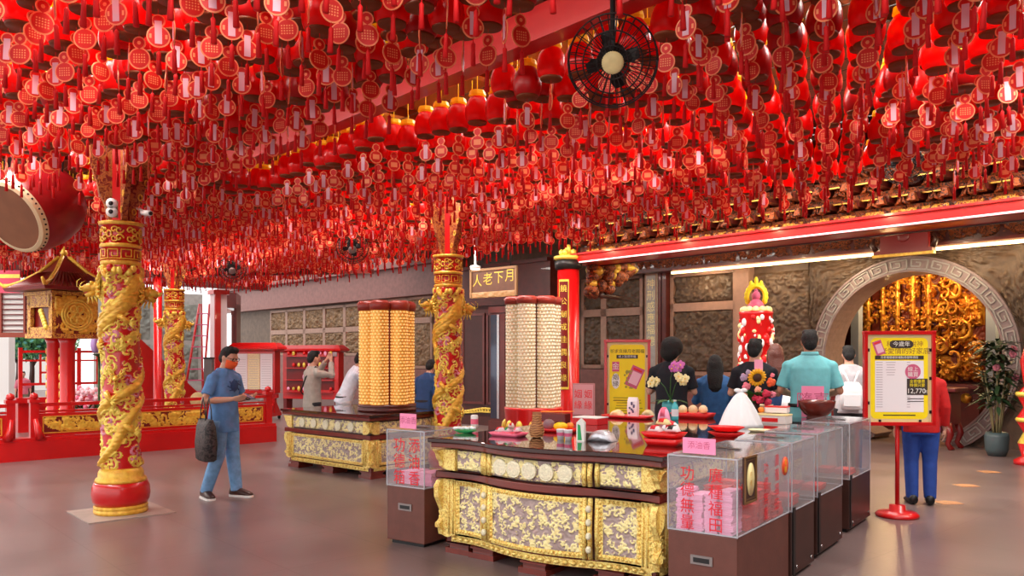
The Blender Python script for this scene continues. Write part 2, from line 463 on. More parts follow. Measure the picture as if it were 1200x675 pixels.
# dado below the panels, pilasters, frieze above
d = MB()
for u0, u1, zt in ((319, 430, 1.48), (452, 509, 1.08), (684, 756, 1.18), (788, 866, 1.06)):
    a, b = s_at(u0), s_at(u1); d.box(((a+b)/2, WT-0.06, zt/2), (b-a, 0.12, zt))
building('baseboard_back', d, M['stone_red'])
d = MB()
for u0, u1 in ((431, 451), (868, 884)):
    a, b = s_at(u0), s_at(u1); d.box(((a+b)/2, WT-0.1, 1.7), (b-a, 0.24, 3.4))
building('trim_1', d, M['stone_frame'], 'pinkish stone pilasters between the carved panels')
d = MB(); a, b = -36, s_at(545)
d.box(((a+b)/2, WT-0.12, 3.88), (b-a, 0.26, 1.0)); d.box(((a+b)/2, WT-0.2, 3.4), (b-a, 0.36, 0.08)); d.box(((a+b)/2, WT-0.25, 4.36), (b-a, 0.46, 0.16)); d.box(((a+b)/2, WT+0.1, 5.3), (b-a, 0.3, 1.9))
building('trim_2', d, M['stone_red'])
# red posts by the couplet column
d = MB()
for u in (779, 785):
    a = s_at(u); d.box((a, WT-0.12, 1.75), (0.11, 0.2, 3.5))
building('trim_3', d, M['maroon'])

# inner chamber behind the gate
c = MB()
c.box((GS, 19.3, 2.2), (9, 0.2, 4.4)); c.box((GS-4.4, 17.3, 2.2), (0.2, 4, 4.4)); c.box((GS+4.4, 17.3, 2.2), (0.2, 4, 4.4)); c.box((GS, 17.3, 4.5), (9, 4, 0.2))
building('wall_chamber', c, M['maroon'])

# side wall closing the hall far off, with slatted window and open bays towards the court
# ================================================================ roof, beams, eave frieze
c = MB(); c.box((-6, 6.5, 4.6), (30, 17, 0.2))
building('ceiling', c, mat('dark_red_ceiling', (84, 18, 15), 0.6, noise=0.3, nscale=2))
# deep beam across the hall seen through the gap in the lanterns, with rafters
d = MB(); d.box((-6, 3.72, 3.71), (30, 0.16, 0.22)); building('trim_4', d, M['red'], 'dark red ceiling beam')
d = MB(); d.box((-6, 4.9, 4.42), (30, 0.14, 0.16)); d.box((-6, 2.6, 4.42), (30, 0.14, 0.16))
for k in range(15): d.box((-20+k*1.7, 4.3, 4.45), (0.1, 7.4, 0.1))
building('trim_5', d, M['maroon'])
# eave beam with soffit in front of the back wall
BS0, BS1 = -10.1, 5.0
d = MB()
d.box(((BS0+BS1)/2, 10.45, 3.235), (BS1-BS0, 0.12, 0.12)); d.box(((BS0+BS1)/2, 10.8, 3.2), (BS1-BS0, 0.62, 0.06)); d.box(((BS0+BS1)/2, 10.42, 3.31), (BS1-BS0, 0.16, 0.03))
building('trim_6', d, M['red'], 'red eave beam carrying the carved brackets')
d = MB(); d.box(((BS0+BS1)/2, 11.17, 3.24), (BS1-BS0, 0.12, 0.14)); d.box(((BS0+BS1)/2, 11.1, 3.17), (BS1-BS0, 0.05, 0.03)); building('trim_7', d, M['dark_wood'])
# backing of the bracket sets and the sloping carved eave
d = MB()
d.box(((BS0+BS1)/2, 11.0, 3.95), (BS1-BS0, 0.12, 1.5))
for z, t in ((3.86, 10.38), (4.08, 10.1), (4.3, 9.75)):
    d.box(((BS0+BS1)/2, t, z), (BS1-BS0, 0.07, 0.06))
building('trim_8', d, M['dark_wood'])
tr = struct(thing('bracket_frieze', 'row of carved gilt brackets standing on the red eave beam', 'bracket frieze', (0, 0, 0), RB))
def bracket(mb, s):
    # stepped bracket set: block, curved arms, hanging knobs
    for z, t, w_, dd, mi in ((3.34, 10.75, 0.2, 0.3, 1), (3.42, 10.72, 0.46, 0.14, 0), (3.52, 10.62, 0.18, 0.4, 1), (3.6, 10.55, 0.52, 0.14, 0), (3.70, 10.42, 0.18, 0.5, 1), (3.78, 10.34, 0.54, 0.14, 0), (3.88, 10.2, 0.18, 0.5, 1), (3.97, 10.12, 0.56, 0.14, 0), (4.1, 9.98, 0.2, 0.5, 1)):
        mb.box((s, t, z), (w_*0.72, dd, 0.075), mi, None, 1.15)
    for z, t, w_ in ((3.37, 10.68, 0.3), (3.55, 10.47, 0.36), (3.73, 10.26, 0.38), (3.92, 10.05, 0.4)): mb.box((s, t, z), (w_, 0.02, 0.016), 2)  # gold strips stand in for warm light along the arms
    for k in (-1, 1):
        for z, t in ((3.5, 10.62), (3.68, 10.48), (3.86, 10.3), (4.05, 10.1)):
            mb.box((s+k*0.14, t-0.06, z), (0.06, 0.09, 0.09), 0, None, 0.55); mb.tube([(s+k*0.1, t-0.09, z-0.05), (s+k*0.17, t-0.13, z-0.02), (s+k*0.18, t-0.11, z+0.05), (s+k*0.13, t-0.1, z+0.05)], [0.018, 0.02, 0.016, 0.008], 6, 0)
    mb.box((s, 10.36, 3.5), (0.1, 0.12, 0.1), 0, None, 0.5); mb.box((s, 10.16, 3.7), (0.1, 0.12, 0.1), 0, None, 0.5); mb.box((s, 9.98, 3.92), (0.1, 0.12, 0.1), 0, None, 0.5)
nb = 32
for k in range(nb):
    s = BS0+0.35+(BS1-3.0-BS0-0.35)*k/(nb-1)
    mb = MB(); bracket(mb, s); mb.build('bracket', [M['carved_wood'], M['maroon'], M['gold']], tr)
for k in range(nb-1):
    s0 = BS0+0.35+(BS1-3.0-BS0-0.35)*k/(nb-1); w_ = (BS1-3.0-BS0-0.35)/(nb-1)
    mb = relief_on(lambda x, z, o: (s0+0.03+x, 10.56-o-z*0.1, 3.29+z), w_-0.06, 0.11, 22, 8, 60+k, 16, 0.05, 0.05, (0, 1), 0.3, 0.02)
    mb.build('carved_board', [M['carved_gold'], M['maroon']], tr)
for k in range(nb-1):
    s0 = BS0+0.35+(BS1-3.0-BS0-0.35)*k/(nb-1); w_ = (BS1-3.0-BS0-0.35)/(nb-1)
    mb = relief_on(lambda x, z, o: (s0+0.13+x, 10.9-o-z*0.6, 3.5+z), w_-0.26, 0.7, 16, 26, 90+k, 26, 0.1, 0.1, (0, 0), 0.3, 0.03)
    mb.build('carved_board', [M['carved_wood']], tr)
# second frieze on the back wall under the eave, lit by the lamp bars and added fill lights
fz = struct(thing('wall_frieze', 'carved gilt frieze along the top of the stone wall', 'frieze', (0, 0, 0), RB))
s = s_at(735); k = 0
while s < s_at(1200)+3:
    mb = relief_on(lambda x, z, o: (s+x, 14.5-o-z*0.4, 3.42+z), 0.78, 0.5, 34, 22, 130+k, 46, 0.1, 0.1, (0, 1), 0.3, 0.03)
    mb.build('carved_board', [M['carved_wood'], M['maroon']], fz); s += 0.8; k += 1
d = MB(); a, b = s_at(735), s_at(1200)+3
d.box(((a+b)/2, 14.58, 3.7), (b-a, 0.3, 0.62)); d.box(((a+b)/2, 14.4, 3.385), (b-a, 0.34, 0.05)); building('trim_9', d, M['maroon'])
# carved tie beam between the pillar and the dragon column, and a brown beam behind
p0 = Vector(xy(0, 0)+(0,)); 
d = MB(); a, b = s_at(560), s_at(690); d.box(((a+b)/2, 13.6, 3.3), (b-a, 0.3, 0.95)); d.box(((a+b)/2, 13.45, 3.8), (b-a, 0.2, 0.08)); d.box(((a+b)/2, 13.44, 2.84), (b-a, 0.1, 0.07))
building('trim_10', d, M['maroon'])
# lintel over the far bays

d = MB(); d.box((5.7, 6.0, 2.25), (0.3, 18, 4.5)); building('wall_blocker', d, M['stone_red'])  # added out of view to block sky light from that side

d = MB(); d.box((-21.1, 4.6, 3.95), (0.24, 10.6, 1.1)); d.box((-21.1, 4.6, 3.36), (0.3, 10.6, 0.12))
building('trim_13', d, M['red_dark'], 'dark red fascia at the open court side of the hall')
# ================================================================ hanging lanterns
M['lantern'] = glow_through('red_lantern_plastic', (238, 14, 12), 0.5, 0.3)
M['lantern_b'] = glow_through('deep_red_lantern_plastic', (190, 8, 12), 0.4, 0.35)
M['olive'] = glow_through('olive_lantern_base', (136, 62, 22), 0.3, 0.5)
M['cap_yellow'] = glow_through('yellow_lantern_cap', (250, 206, 20), 0.4, 0.5)
M['card_red'] = mat('red_card', (222, 22, 18), 0.5)
M['card_line'] = mat('pale_orange_card_edge', (250, 150, 100), 0.5)
M['card_strip'] = mat('pale_name_strip', (238, 190, 206), 0.6)
M['tassel'] = glow_through('red_tassel', (222, 10, 16), 0.3, 0.7)
LANT = [M['lantern'], M['olive'], M['cap_yellow'], M['card_red'], M['card_line'], M['card_strip'], M['tassel'], M['gold']]

def lantern_body(mb, seg=16, mi=(0, 1)):
    # origin at the underside of the lantern; ribs are pressed into the plastic
    prof = [(0.076, 0.0), (0.09, 0.012), (0.1, 0.04), (0.104, 0.08), (0.1, 0.12), (0.086, 0.165), (0.064, 0.2), (0.05, 0.212)]
    mb.lathe(prof, seg, mi[0], None, True, False)
    mb.lathe([(0.076, -0.014), (0.082, 0.0), (0.075, 0.004)], seg, mi[1], None, True, True)
def lantern_cap(mb, seg=12, mi=0):
    mb.lathe([(0.06, 0.204), (0.072, 0.22), (0.064, 0.255), (0.02, 0.262)], seg, mi, None, False, True)
    mb.tube([(0, 0, 0.26), (0, 0, 0.47)], 0.0035, 5, mi)
def gourd(r1, r2, n=14, grow=0.0):
    """outline of the gourd card in xz, centre of the big lobe at -0.16"""
    z1, z2 = -0.165, -0.165+r1+r2*0.72
    R, r = r1+grow, r2+grow
    dd = z2-z1; za = (R*R-r*r+dd*dd)/(2*dd); h = math.sqrt(max(1e-6, R*R-za*za))
    a = math.atan2(za, h); b = math.atan2(za-dd, h)
    pts = []
    for k in range(n*2+1):
        t = a-(2*a+PI)*0-(PI+2*a)*k/(n*2)
        pts.append((R*math.cos(t), z1+R*math.sin(t)))
    for k in range(1, n+1):
        t = PI-b+(-(PI-2*b))*k/(n+1)
        pts.append((r*math.cos(t), z2+r*math.sin(t)))
    return pts, z1, z2
def lantern_card(mb, detail=True, mi=(3, 4, 5)):
    n = 12 if detail else 5
    po, z1, z2 = gourd(0.06, 0.036, n); pi_, _, _ = gourd(0.06, 0.036, n, -0.0075)
    mb.prism(po, -0.0025, 0.0025, mi[1]); mb.prism(pi_, -0.0036, 0.0036, mi[0])
    y = -0.0046
    if detail:
        for i in range(5):
            for j in range(4):
                x = -0.028+0.014*i; z = z1-0.021+0.014*j
                mb.add([(x-0.004, y, z-0.004), (x+0.004, y, z-0.004), (x+0.004, y, z+0.004), (x-0.004, y, z+0.004)], [(0, 1, 2, 3)], mi[1])
        mb.prism([(0.011*math.cos(k*PI/3), z2+0.011*math.sin(k*PI/3)) for k in range(6)], y, -0.003, mi[1])
        for i in range(2):
            x = -0.046+0.08*i
            mb.add([(x, -y, z1-0.012), (x, -y, z1+0.012), (x+0.012, -y, z1+0.012), (x+0.012, -y, z1-0.012)], [(0, 1, 2, 3)], mi[1])
    else:
        mb.add([(-0.03, y, z1-0.022), (0.03, y, z1-0.022), (0.03, y, z1+0.022), (-0.03, y, z1+0.022)], [(0, 1, 2, 3)], mi[1])
    mb.prism([(-0.018, z1-0.04), (0.018, z1-0.04), (0.018, z1+0.085), (-0.018, z1+0.085)], 0.0032, 0.0048, mi[2])
    mb.tube([(0, 0, z2+0.034), (0, 0, 0.0)], 0.002, 4, mi[0])
def lantern_tassel(mb, seg=7, mi=6):
    mb.tube([(0, 0, -0.222), (0, 0, -0.25)], 0.003, 4, mi)
    mb.lathe([(0.004, -0.245), (0.0125, -0.256), (0.011, -0.275), (0.015, -0.37)], seg, mi, None, True, True)

def gap(s, t, z):
    """bare stretch of roof beside the beam, and the room kept clear round each fan and column"""
    x, y = xy(s, t)
    if 3.12 < t < 3.98 and -8.4 < s < -3.0: return True
    if 3.9 < t < 4.2 and -6.2 < s < -4.6: return True
    for fx, fy, r in CLEAR:
        if (x-fx)**2+(y-fy)**2 < r*r: return True
    return False
FANS = [(718, 72, 4.5, 0.25), (1062, 190, 8.2, 0.24), (745, 240, 10.7, 0.24), (413, 291, 12.2, 0.24), (272, 316, 14.6, 0.24)]
CLEAR = []
for u, v, Y, r in FANS:
    p = px(u, v, Y); CLEAR.append((p.x, p.y, r+0.2))
CLEAR[0] = (CLEAR[0][0], CLEAR[0][1], 0.42)
CLEAR += [(CLEAR[0][0]-0.1*k*0.14/0.1, CLEAR[0][1]-0.3*k, 0.3) for k in (1, 2)]
DRUM = px(40, 243, 8.7)
CLEAR += [(-3.83, 7.9, 0.55), (-0.83, 10.5, 0.55), (-6.7, 16.0, 0.55), (px(75, 400, 13.2).x, 13.2, 1.05), (px(185, 470, 17.2).x, 17.2, 0.35), (px(2, 362, 17).x, 17, 1.1), (px(8, 330, 15).x, 15, 0.45), (px(557, 315, 15.2).x, 15.2, 0.3), (DRUM.x, DRUM.y, 0.72), (DRUM.x-0.3, DRUM.y+0.35, 0.7)]
spots = []
rl = random.Random(11)
ds, dt = 0.25, 0.25
row = 0
t = -1.0
while t < 8.55:
    s = -20.5+(0.14 if row % 2 else 0)
    while s < 6:
        sj, tj = s+rl.uniform(-0.018, 0.018), t+rl.uniform(-0.018, 0.018)
        x, y = xy(sj, tj); z = 3.44+rl.uniform(-0.07, 0.065)
        s += ds
        if y < 2.6 or y > 19.5: continue
        u, v = proj(x, y, z-0.37); u2, v2 = proj(x, y, z+0.1)
        if v < -12 or u < -30 or u > 1230: continue
        if gap(sj, tj, z): continue
        spots.append((y, x, y, z))
    t += dt; row += 1
spots.sort()
# parts shared by every detailed lantern
b = MB(); lantern_body(b, 16, (0, 1)); ME_BODY = b.mesh('lantern_body', [M['lantern'], M['olive']])
b2 = MB(); lantern_body(b2, 16, (0, 1)); ME_BODY2 = b2.mesh('lantern_body', [M['lantern_b'], M['olive']])
c_ = MB(); lantern_cap(c_); ME_CAP = c_.mesh('lantern_cap', M['cap_yellow'])
k_ = MB(); lantern_card(k_, True, (0, 1, 2)); ME_CARD = k_.mesh('wish_card', [M['card_red'], M['card_line'], M['card_strip']])
t_ = MB(); lantern_tassel(t_, 8, 0); ME_TAS = t_.mesh('tassel', M['tassel'])
LAB = {0: 'red hanging lantern whose gourd shaped card shows its grid of pale dots',
       1: 'red hanging lantern whose gourd shaped card shows its pale paper name strip',
       2: 'red hanging lantern whose gourd shaped card is turned edge on'}
GRP = {0: 'red lanterns showing the dotted side of their card', 1: 'red lanterns showing the paper strip of their card', 2: 'red lanterns with their card edge on'}
NEAR = 300
def card_turn(x, y):
    f = math.atan2(-x, y)      # card front (-y) towards the entrance
    q = rl.random()
    if q < 0.42: return 0, f*-1*-1+rl.uniform(-0.6, 0.6)
    if q < 0.8: return 1, f+PI+rl.uniform(-0.6, 0.6)
    return 2, f+PI/2*rl.choice((-1, 1))+rl.uniform(-0.25, 0.25)
for i, (_, x, y, z) in enumerate(spots[:NEAR]):
    cls, a = card_turn(x, y)
    o = bpy.data.objects.new('hanging_lantern', ME_BODY if rl.random() < 0.7 else ME_BODY2); COL.objects.link(o)
    o.location = (x, y, z); o.rotation_euler = (rl.uniform(-0.05, 0.05), rl.uniform(-0.05, 0.05), rl.uniform(0, 6))
    tag(o, LAB[cls], 'lantern', GRP[cls])
    for nm, me, rz in (('lantern_cap', ME_CAP, 0), ('wish_card', ME_CARD, a-o.rotation_euler.z), ('tassel', ME_TAS, 0)):
        c = bpy.data.objects.new(nm, me); COL.objects.link(c); c.parent = o; c.rotation_euler = (0, 0, rz)
# the farther lanterns, beyond counting
far = MB()
proto = []
for seg in (10,):
    p = MB(); lantern_body(p, seg, (0, 1)); lantern_cap(p, 8, 2); nb_ = len(p.v)
    q = MB(); lantern_card(q, False, (3, 4, 5)); lantern_tassel(q, 5, 6)
PV = np.array(p.v); QV = np.array(q.v)
FV = []; FF = []; FM = []; FS = []; base = 0
for (_, x, y, z) in spots[NEAR:]:
    cls, a = card_turn(x, y)
    for V, src, rz in ((PV, p, 0.0), (QV, q, a)):
        c, s_ = math.cos(rz), math.sin(rz)
        W = np.stack([V[:, 0]*c-V[:, 1]*s_+x, V[:, 0]*s_+V[:, 1]*c+y, V[:, 2]+z], 1)
        FV.append(W); FF.extend([tuple(base+i for i in f) for f in src.f]); FM.extend(src.m); FS.extend(src.s); base += len(V)
me = bpy.data.meshes.new('lantern_canopy'); me.from_pydata(np.concatenate(FV).tolist(), [], FF)
for m_ in LANT: me.materials.append(m_)
me.polygons.foreach_set('material_index', FM); me.polygons.foreach_set('use_smooth', FS); me.update()
o = bpy.data.objects.new('hanging_lantern_canopy', me); COL.objects.link(o)
o['kind'] = 'stuff'; o['label'] = 'dense canopy of red lanterns with cards and tassels over the farther hall'; o['category'] = 'lanterns'
print('LANTERNS', len(spots))
# wires that the lantern rows hang from
row = 0; t = -1.0; WL = []
while t < 8.55:
    WL.append(t); t += dt*1.0
wires = MB()
for t in WL:
    a = xy(-20.7, t); b_ = xy(6, t); wires.tube([(a[0], a[1], 3.985), (b_[0], b_[1], 3.985)], 0.004, 4, 0)
wo = wires.build('hanging_wire_net', M['dark_metal'], fix=False); wo['kind'] = 'stuff'; wo['label'] = 'thin wires under the roof that carry the lantern rows'; wo['category'] = 'wires'

# ================================================================ wall fans hung between the lanterns
def fan(u, v, Y, r, label, tilt=0.45, turn=0.0):
    p = px(u, v, Y)
    f = thing('hanging_fan', label, 'fan', p, math.atan2(-p.x, p.y)*-1*-1+turn, 'dark fans under the roof')
    R = Matrix.Rotation(tilt, 4, 'X')            # face looks at -y and down
    cage = MB()
    for rr, y in ((r, 0.0), (r*0.99, 0.06), (r*0.66, -0.045), (r*0.35, -0.06), (r*0.85, 0.12)):
        cage.tube([(rr*math.cos(a*PI/16), y, rr*math.sin(a*PI/16)) for a in range(33)], 0.0045, 5, 0, R)
    for k in range(30):
        a = 2*PI*k/30; c, s_ = math.cos(a), math.sin(a)
        cage.tube([(0.06*c, -0.065, 0.06*s_), (r*0.66*c, -0.045, r*0.66*s_), (r*c, 0, r*s_), (r*0.99*c, 0.06, r*0.99*s_), (r*0.85*c, 0.12, r*0.85*s_), (0.06*c, 0.15, 0.06*s_)], 0.0028, 4, 0, R)
    cage.build('cage', M['dark_metal'], f)
    bl = MB()
    for k in range(4):
        a0_ = 2*PI*k/4
        pts = lambda y0, sh: [(rr*math.cos(a0_+aa+sh), y0, rr*math.sin(a0_+aa+sh)) for rr, aa in ((0.05, 0), (r*0.45, -0.15), (r*0.62, 0.1), (r*0.62, 0.45), (r*0.4, 0.6), (0.05, 0.6))]
        A = pts(0.03, 0); B = [(x, y+0.05*(i/5), z) for i, (x, y, z) in enumerate(A)]
        B2 = [(x, y+0.006, z) for x, y, z in B]
        n = len(B); bl.add(B+B2, [tuple(range(n)), tuple(reversed(range(n, 2*n)))]+[(i, n+i, n+(i+1) % n, (i+1) % n) for i in range(n)], 0, False, R)
    bl.build('blade', M['dark_metal'], f)
    h = MB(); h.lathe([(0.02, 0.0), (0.055, 0.0), (0.062, 0.012), (0.06, 0.03)], 20, 0, R @ TR(0, -0.075, 0, 0, -PI/2)); h.build('hub_cap', M['gold_pale'] if r > 0.244 else M['grey_metal'], f)
    mo = MB(); mo.lathe([(0.05, 0.0), (0.085, 0.02), (0.085, 0.12), (0.05, 0.15)], 16, 0, R @ TR(0, 0.1, 0, 0, -PI/2)); mo.build('motor', M['dark_metal'], f)
    b = MB(); q = R @ Vector((0, 0.22, 0)); b.tube([q, (q.x, q.y+0.04, q.z+0.12), (0, q.y+0.02, 4.5-p.z)], 0.016, 8, 0); b.build('bracket', M['dark_metal'], f)
    return f
FL = ['round dark cage fan with a pale hub hanging nearest among the lanterns', 'dark cage fan at the lantern edge above the moon gate', 'dark cage fan at the lantern edge above the yellow notice board',
      'small dark cage fan under the lanterns above the gilded lamp tower', 'farthest small dark cage fan under the lanterns above the red notice cabinet']
for (u, v, Y, r), l in zip(FANS, FL): fan(u, v, Y, r, l)
# fluorescent battens seen in the bare stretch of roof
M['tube'] = mat('lit_tube', (255, 250, 238), 0.5, emit=4, ecol=(255, 248, 235))
lb = ['lit batten lamp on the bare roof above the ceiling beam', 'second lit batten lamp on the roof just behind the nearer one', 'third lit batten lamp on the roof farthest from the ceiling beam']
for i, (t, s0, s1) in enumerate(((3.98, -6.6, -4.4), (4.2, -6.6, -4.4), (4.62, -6.5, -4.6))):
    l = thing('ceiling_lamp', lb[i], 'ceiling lamp', xy((s0+s1)/2, t)+(4.3,), RB, 'batten lamps on the bare roof')
    b = MB(); b.box((0, 0, 0.05), (s1-s0, 0.1, 0.05)); b.build('lamp_body', M['white'], l)
    for k in (-1, 0, 1):
        b = MB(); L_ = (s1-s0)/3; b.tube([(k*L_-L_*0.46, 0, 0.0), (k*L_+L_*0.46, 0, 0.0)], 0.028, 8, 0); b.build('lamp_tube', M['tube'], l)
M['bracket_paint'] = carved('bracket_paint', (176, 104, 48), (120, 28, 20), 18, 0.5, 0.6)
# ================================================================ dragon columns
def greek(mb, r, z0, z1, n, mi, out=0.012):
    """running key band round a column"""
    h = z1-z0
    for i in range(n):
        a0_ = 2*PI*i/n; da = 2*PI/n
        for (xa, za, xb, zb) in ((0.05, 0.0, 0.05, 1.0), (0.05, 1.0, 0.8, 1.0), (0.8, 1.0, 0.8, 0.25), (0.8, 0.25, 0.38, 0.25), (0.38, 0.25, 0.38, 0.65), (0.05, 0.0, 1.0, 0.0)):
            n_ = 3
            pts = []
            for k in range(n_+1):
                x = xa+(xb-xa)*k/n_; z = za+(zb-za)*k/n_; a = a0_+da*x
                pts.append(((r+out*0.4)*math.cos(a), (r+out*0.4)*math.sin(a), z0+h*(0.1+0.8*z)))
            mb.tube(pts, h*0.055, 4, mi, None, False)
def scroll(r, th, z, size, sg, n=16):
    pts = []
    for k in range(n+1):
        q = k/n; rad = size*(1-0.85*q); a = sg*(q*3.6*PI/2*1.2)
        x = rad*math.cos(a); zz = rad*math.sin(a)
        pts.append(((r)*math.cos(th+x/r), r*math.sin(th+x/r), z+zz))
    return pts
def shaft_mesh(H0, H1, R):
    nth, nz = 120, 280
    w_, h_ = 2*PI*R, H1-H0
    Hc, ID = swirl_field(nth, nz, w_, h_, 77, 330, 0.06, True)
    X, Z = np.meshgrid(np.linspace(0, w_, nth+1), np.linspace(0, h_, nz+1))
    H = 0.03*np.clip(Hc-0.25, 0, 1)
    G = np.where(Hc > 0.24, 1, 0); rsd = np.random.RandomState(5)
    fl = rsd.rand(200) < 0.13
    G = np.where((Hc > 0.3) & fl[np.clip(ID % 200, 0, 199)], 2, G)
    for ph, pit, amp in ((0.0, 0.92, 0.1), (w_/2, 1.25, 0.09)):
        cx = ph+w_*Z/pit+0.05*np.sin(Z*9); slope = w_/pit
        dx = (X-cx+w_/2) % w_-w_/2
        d = np.abs(dx)/math.sqrt(1+slope*slope)
        wd_ = 0.052*(1-0.25*np.cos(Z*2))
        along = Z*math.sqrt(1+slope*slope)
        prof = np.sqrt(np.clip(1-(d/wd_)**2, 0, 1))
        sc = 0.006*np.abs(np.sin(along*55))*np.abs(np.cos(d*60))
        Hd = prof*0.042+np.where(prof > 0, sc, 0)
        H = np.where(Hd > H, Hd, H); G = np.where(prof > 0.12, 3, G)
        # spiny mane along the back
        mane = (np.abs(d-wd_*1.15) < 0.012) & (np.sin(along*40) > 0)
        H = np.where(mane, 0.03, H); G = np.where(mane, 1, G)
    e = np.clip(np.minimum(Z, h_-Z)/0.03, 0, 1); H = H*e
    mb = MB(); vs = []
    for j in range(nz+1):
        for i in range(nth):
            a = 2*PI*i/nth; r = R+H[j, i]; vs.append((r*math.cos(a), r*math.sin(a), H0+Z[j, i]))
    fs = []; ms = []
    for j in range(nz):
        for i in range(nth):
            i2 = (i+1) % nth
            fs.append((j*nth+i, j*nth+i2, (j+1)*nth+i2, (j+1)*nth+i)); ms.append(int(max(G[j, i], G[j+1, i]) if (G[j, i] != 0 and G[j+1, i] != 0) else 0))
    mb.add(vs, fs, ms, True)
    return mb
def dragon_head(mb, th, z, R, flip=1, s=1.0):
    """head with snout, jaws, horns, whiskers and curled mane, standing off the shaft"""
    T_ = Matrix.Rotation(th, 4, 'Z') @ Matrix.Translation((R+0.03, 0, z)) @ Matrix.Scale(s, 4)
    mb.ell((0.02, 0, 0), (0.075, 0.065, 0.06), 0, T_, 14, 10)
    mb.tube([(0.03, 0, 0.01), (0.1, 0, -0.005), (0.16, 0, -0.03)], [0.055, 0.046, 0.034], 10, 0, T_)
    mb.ell((0.165, 0, -0.018), (0.028, 0.042, 0.026), 1, T_, 10, 8)
    mb.tube([(0.03, 0, -0.04), (0.09, 0, -0.075), (0.13, 0, -0.095)], [0.04, 0.032, 0.02], 8, 0, T_)
    mb.tube([(0.06, 0, -0.045), (0.14, 0, -0.065)], [0.022, 0.01], 8, 2, T_)
    for k in (-1, 1):
        mb.ell((0.07, 0.04*k, 0.045), 0.02, 1, T_, 8, 6); mb.ell((0.083, 0.046*k, 0.048), 0.011, 3, T_, 8, 6)
        mb.tube([(0.0, 0.04*k, 0.05), (-0.03, 0.065*k, 0.12), (-0.01, 0.09*k, 0.18)], [0.016, 0.012, 0.004], 7, 1, T_)
        mb.tube([(0.16, 0.03*k, -0.02), (0.2, 0.08*k, 0.0), (0.19, 0.13*k, 0.05), (0.15, 0.15*k, 0.08)], [0.007, 0.006, 0.005, 0.002], 5, 1, T_)
        for q in range(6):
            a = -0.7+q*0.4
            c = (-0.01, (0.07+0.02*math.cos(q))*k, 0.1*math.sin(a)-0.02)
            mb.tube([c, (c[0]+0.0, c[1]+0.05*k, c[2]+0.04*math.sin(a)), (c[0]-0.02, c[1]+0.085*k, c[2]+0.07*math.sin(a)+0.02)], [0.02, 0.015, 0.004], 6, 1, T_)
            mb.ell((c[0]+0.01, c[1]+0.02*k, c[2]), 0.024, 0, T_, 7, 5)
    for q in range(4):
        mb.tube([(0.1-0.03*q, 0, -0.09), (0.1-0.04*q, 0.01*(q-1.5), -0.14), (0.11-0.05*q, 0.02*(q-1.5), -0.18)], [0.014, 0.01, 0.003], 6, 1, T_)
def claw(mb, th, z, R, s=1.0):
    T_ = Matrix.Rotation(th, 4, 'Z') @ Matrix.Translation((R, 0, z)) @ Matrix.Scale(s, 4)
    mb.tube([(0.0, -0.06, 0.08), (0.04, -0.02, 0.05), (0.06, 0.03, 0.0)], [0.035, 0.03, 0.024], 8, 0, T_)
    for k in range(4):
        a = -0.9+0.6*k
        mb.tube([(0.06, 0.03, 0.0), (0.085, 0.03+0.05*math.cos(a), 0.05*math.sin(a)), (0.05, 0.03+0.09*math.cos(a), 0.09*math.sin(a))], [0.016, 0.013, 0.003], 6, 1, T_)
CM = [M['gold'], M['gold_hi'], M['red'], M['black']]
SH = shaft_mesh(0.44, 2.42, 0.165)
ME_SHAFT = SH.mesh('carved_shaft', [M['red'], M['gold_hi'], M['flower_pink'], M['gold']])
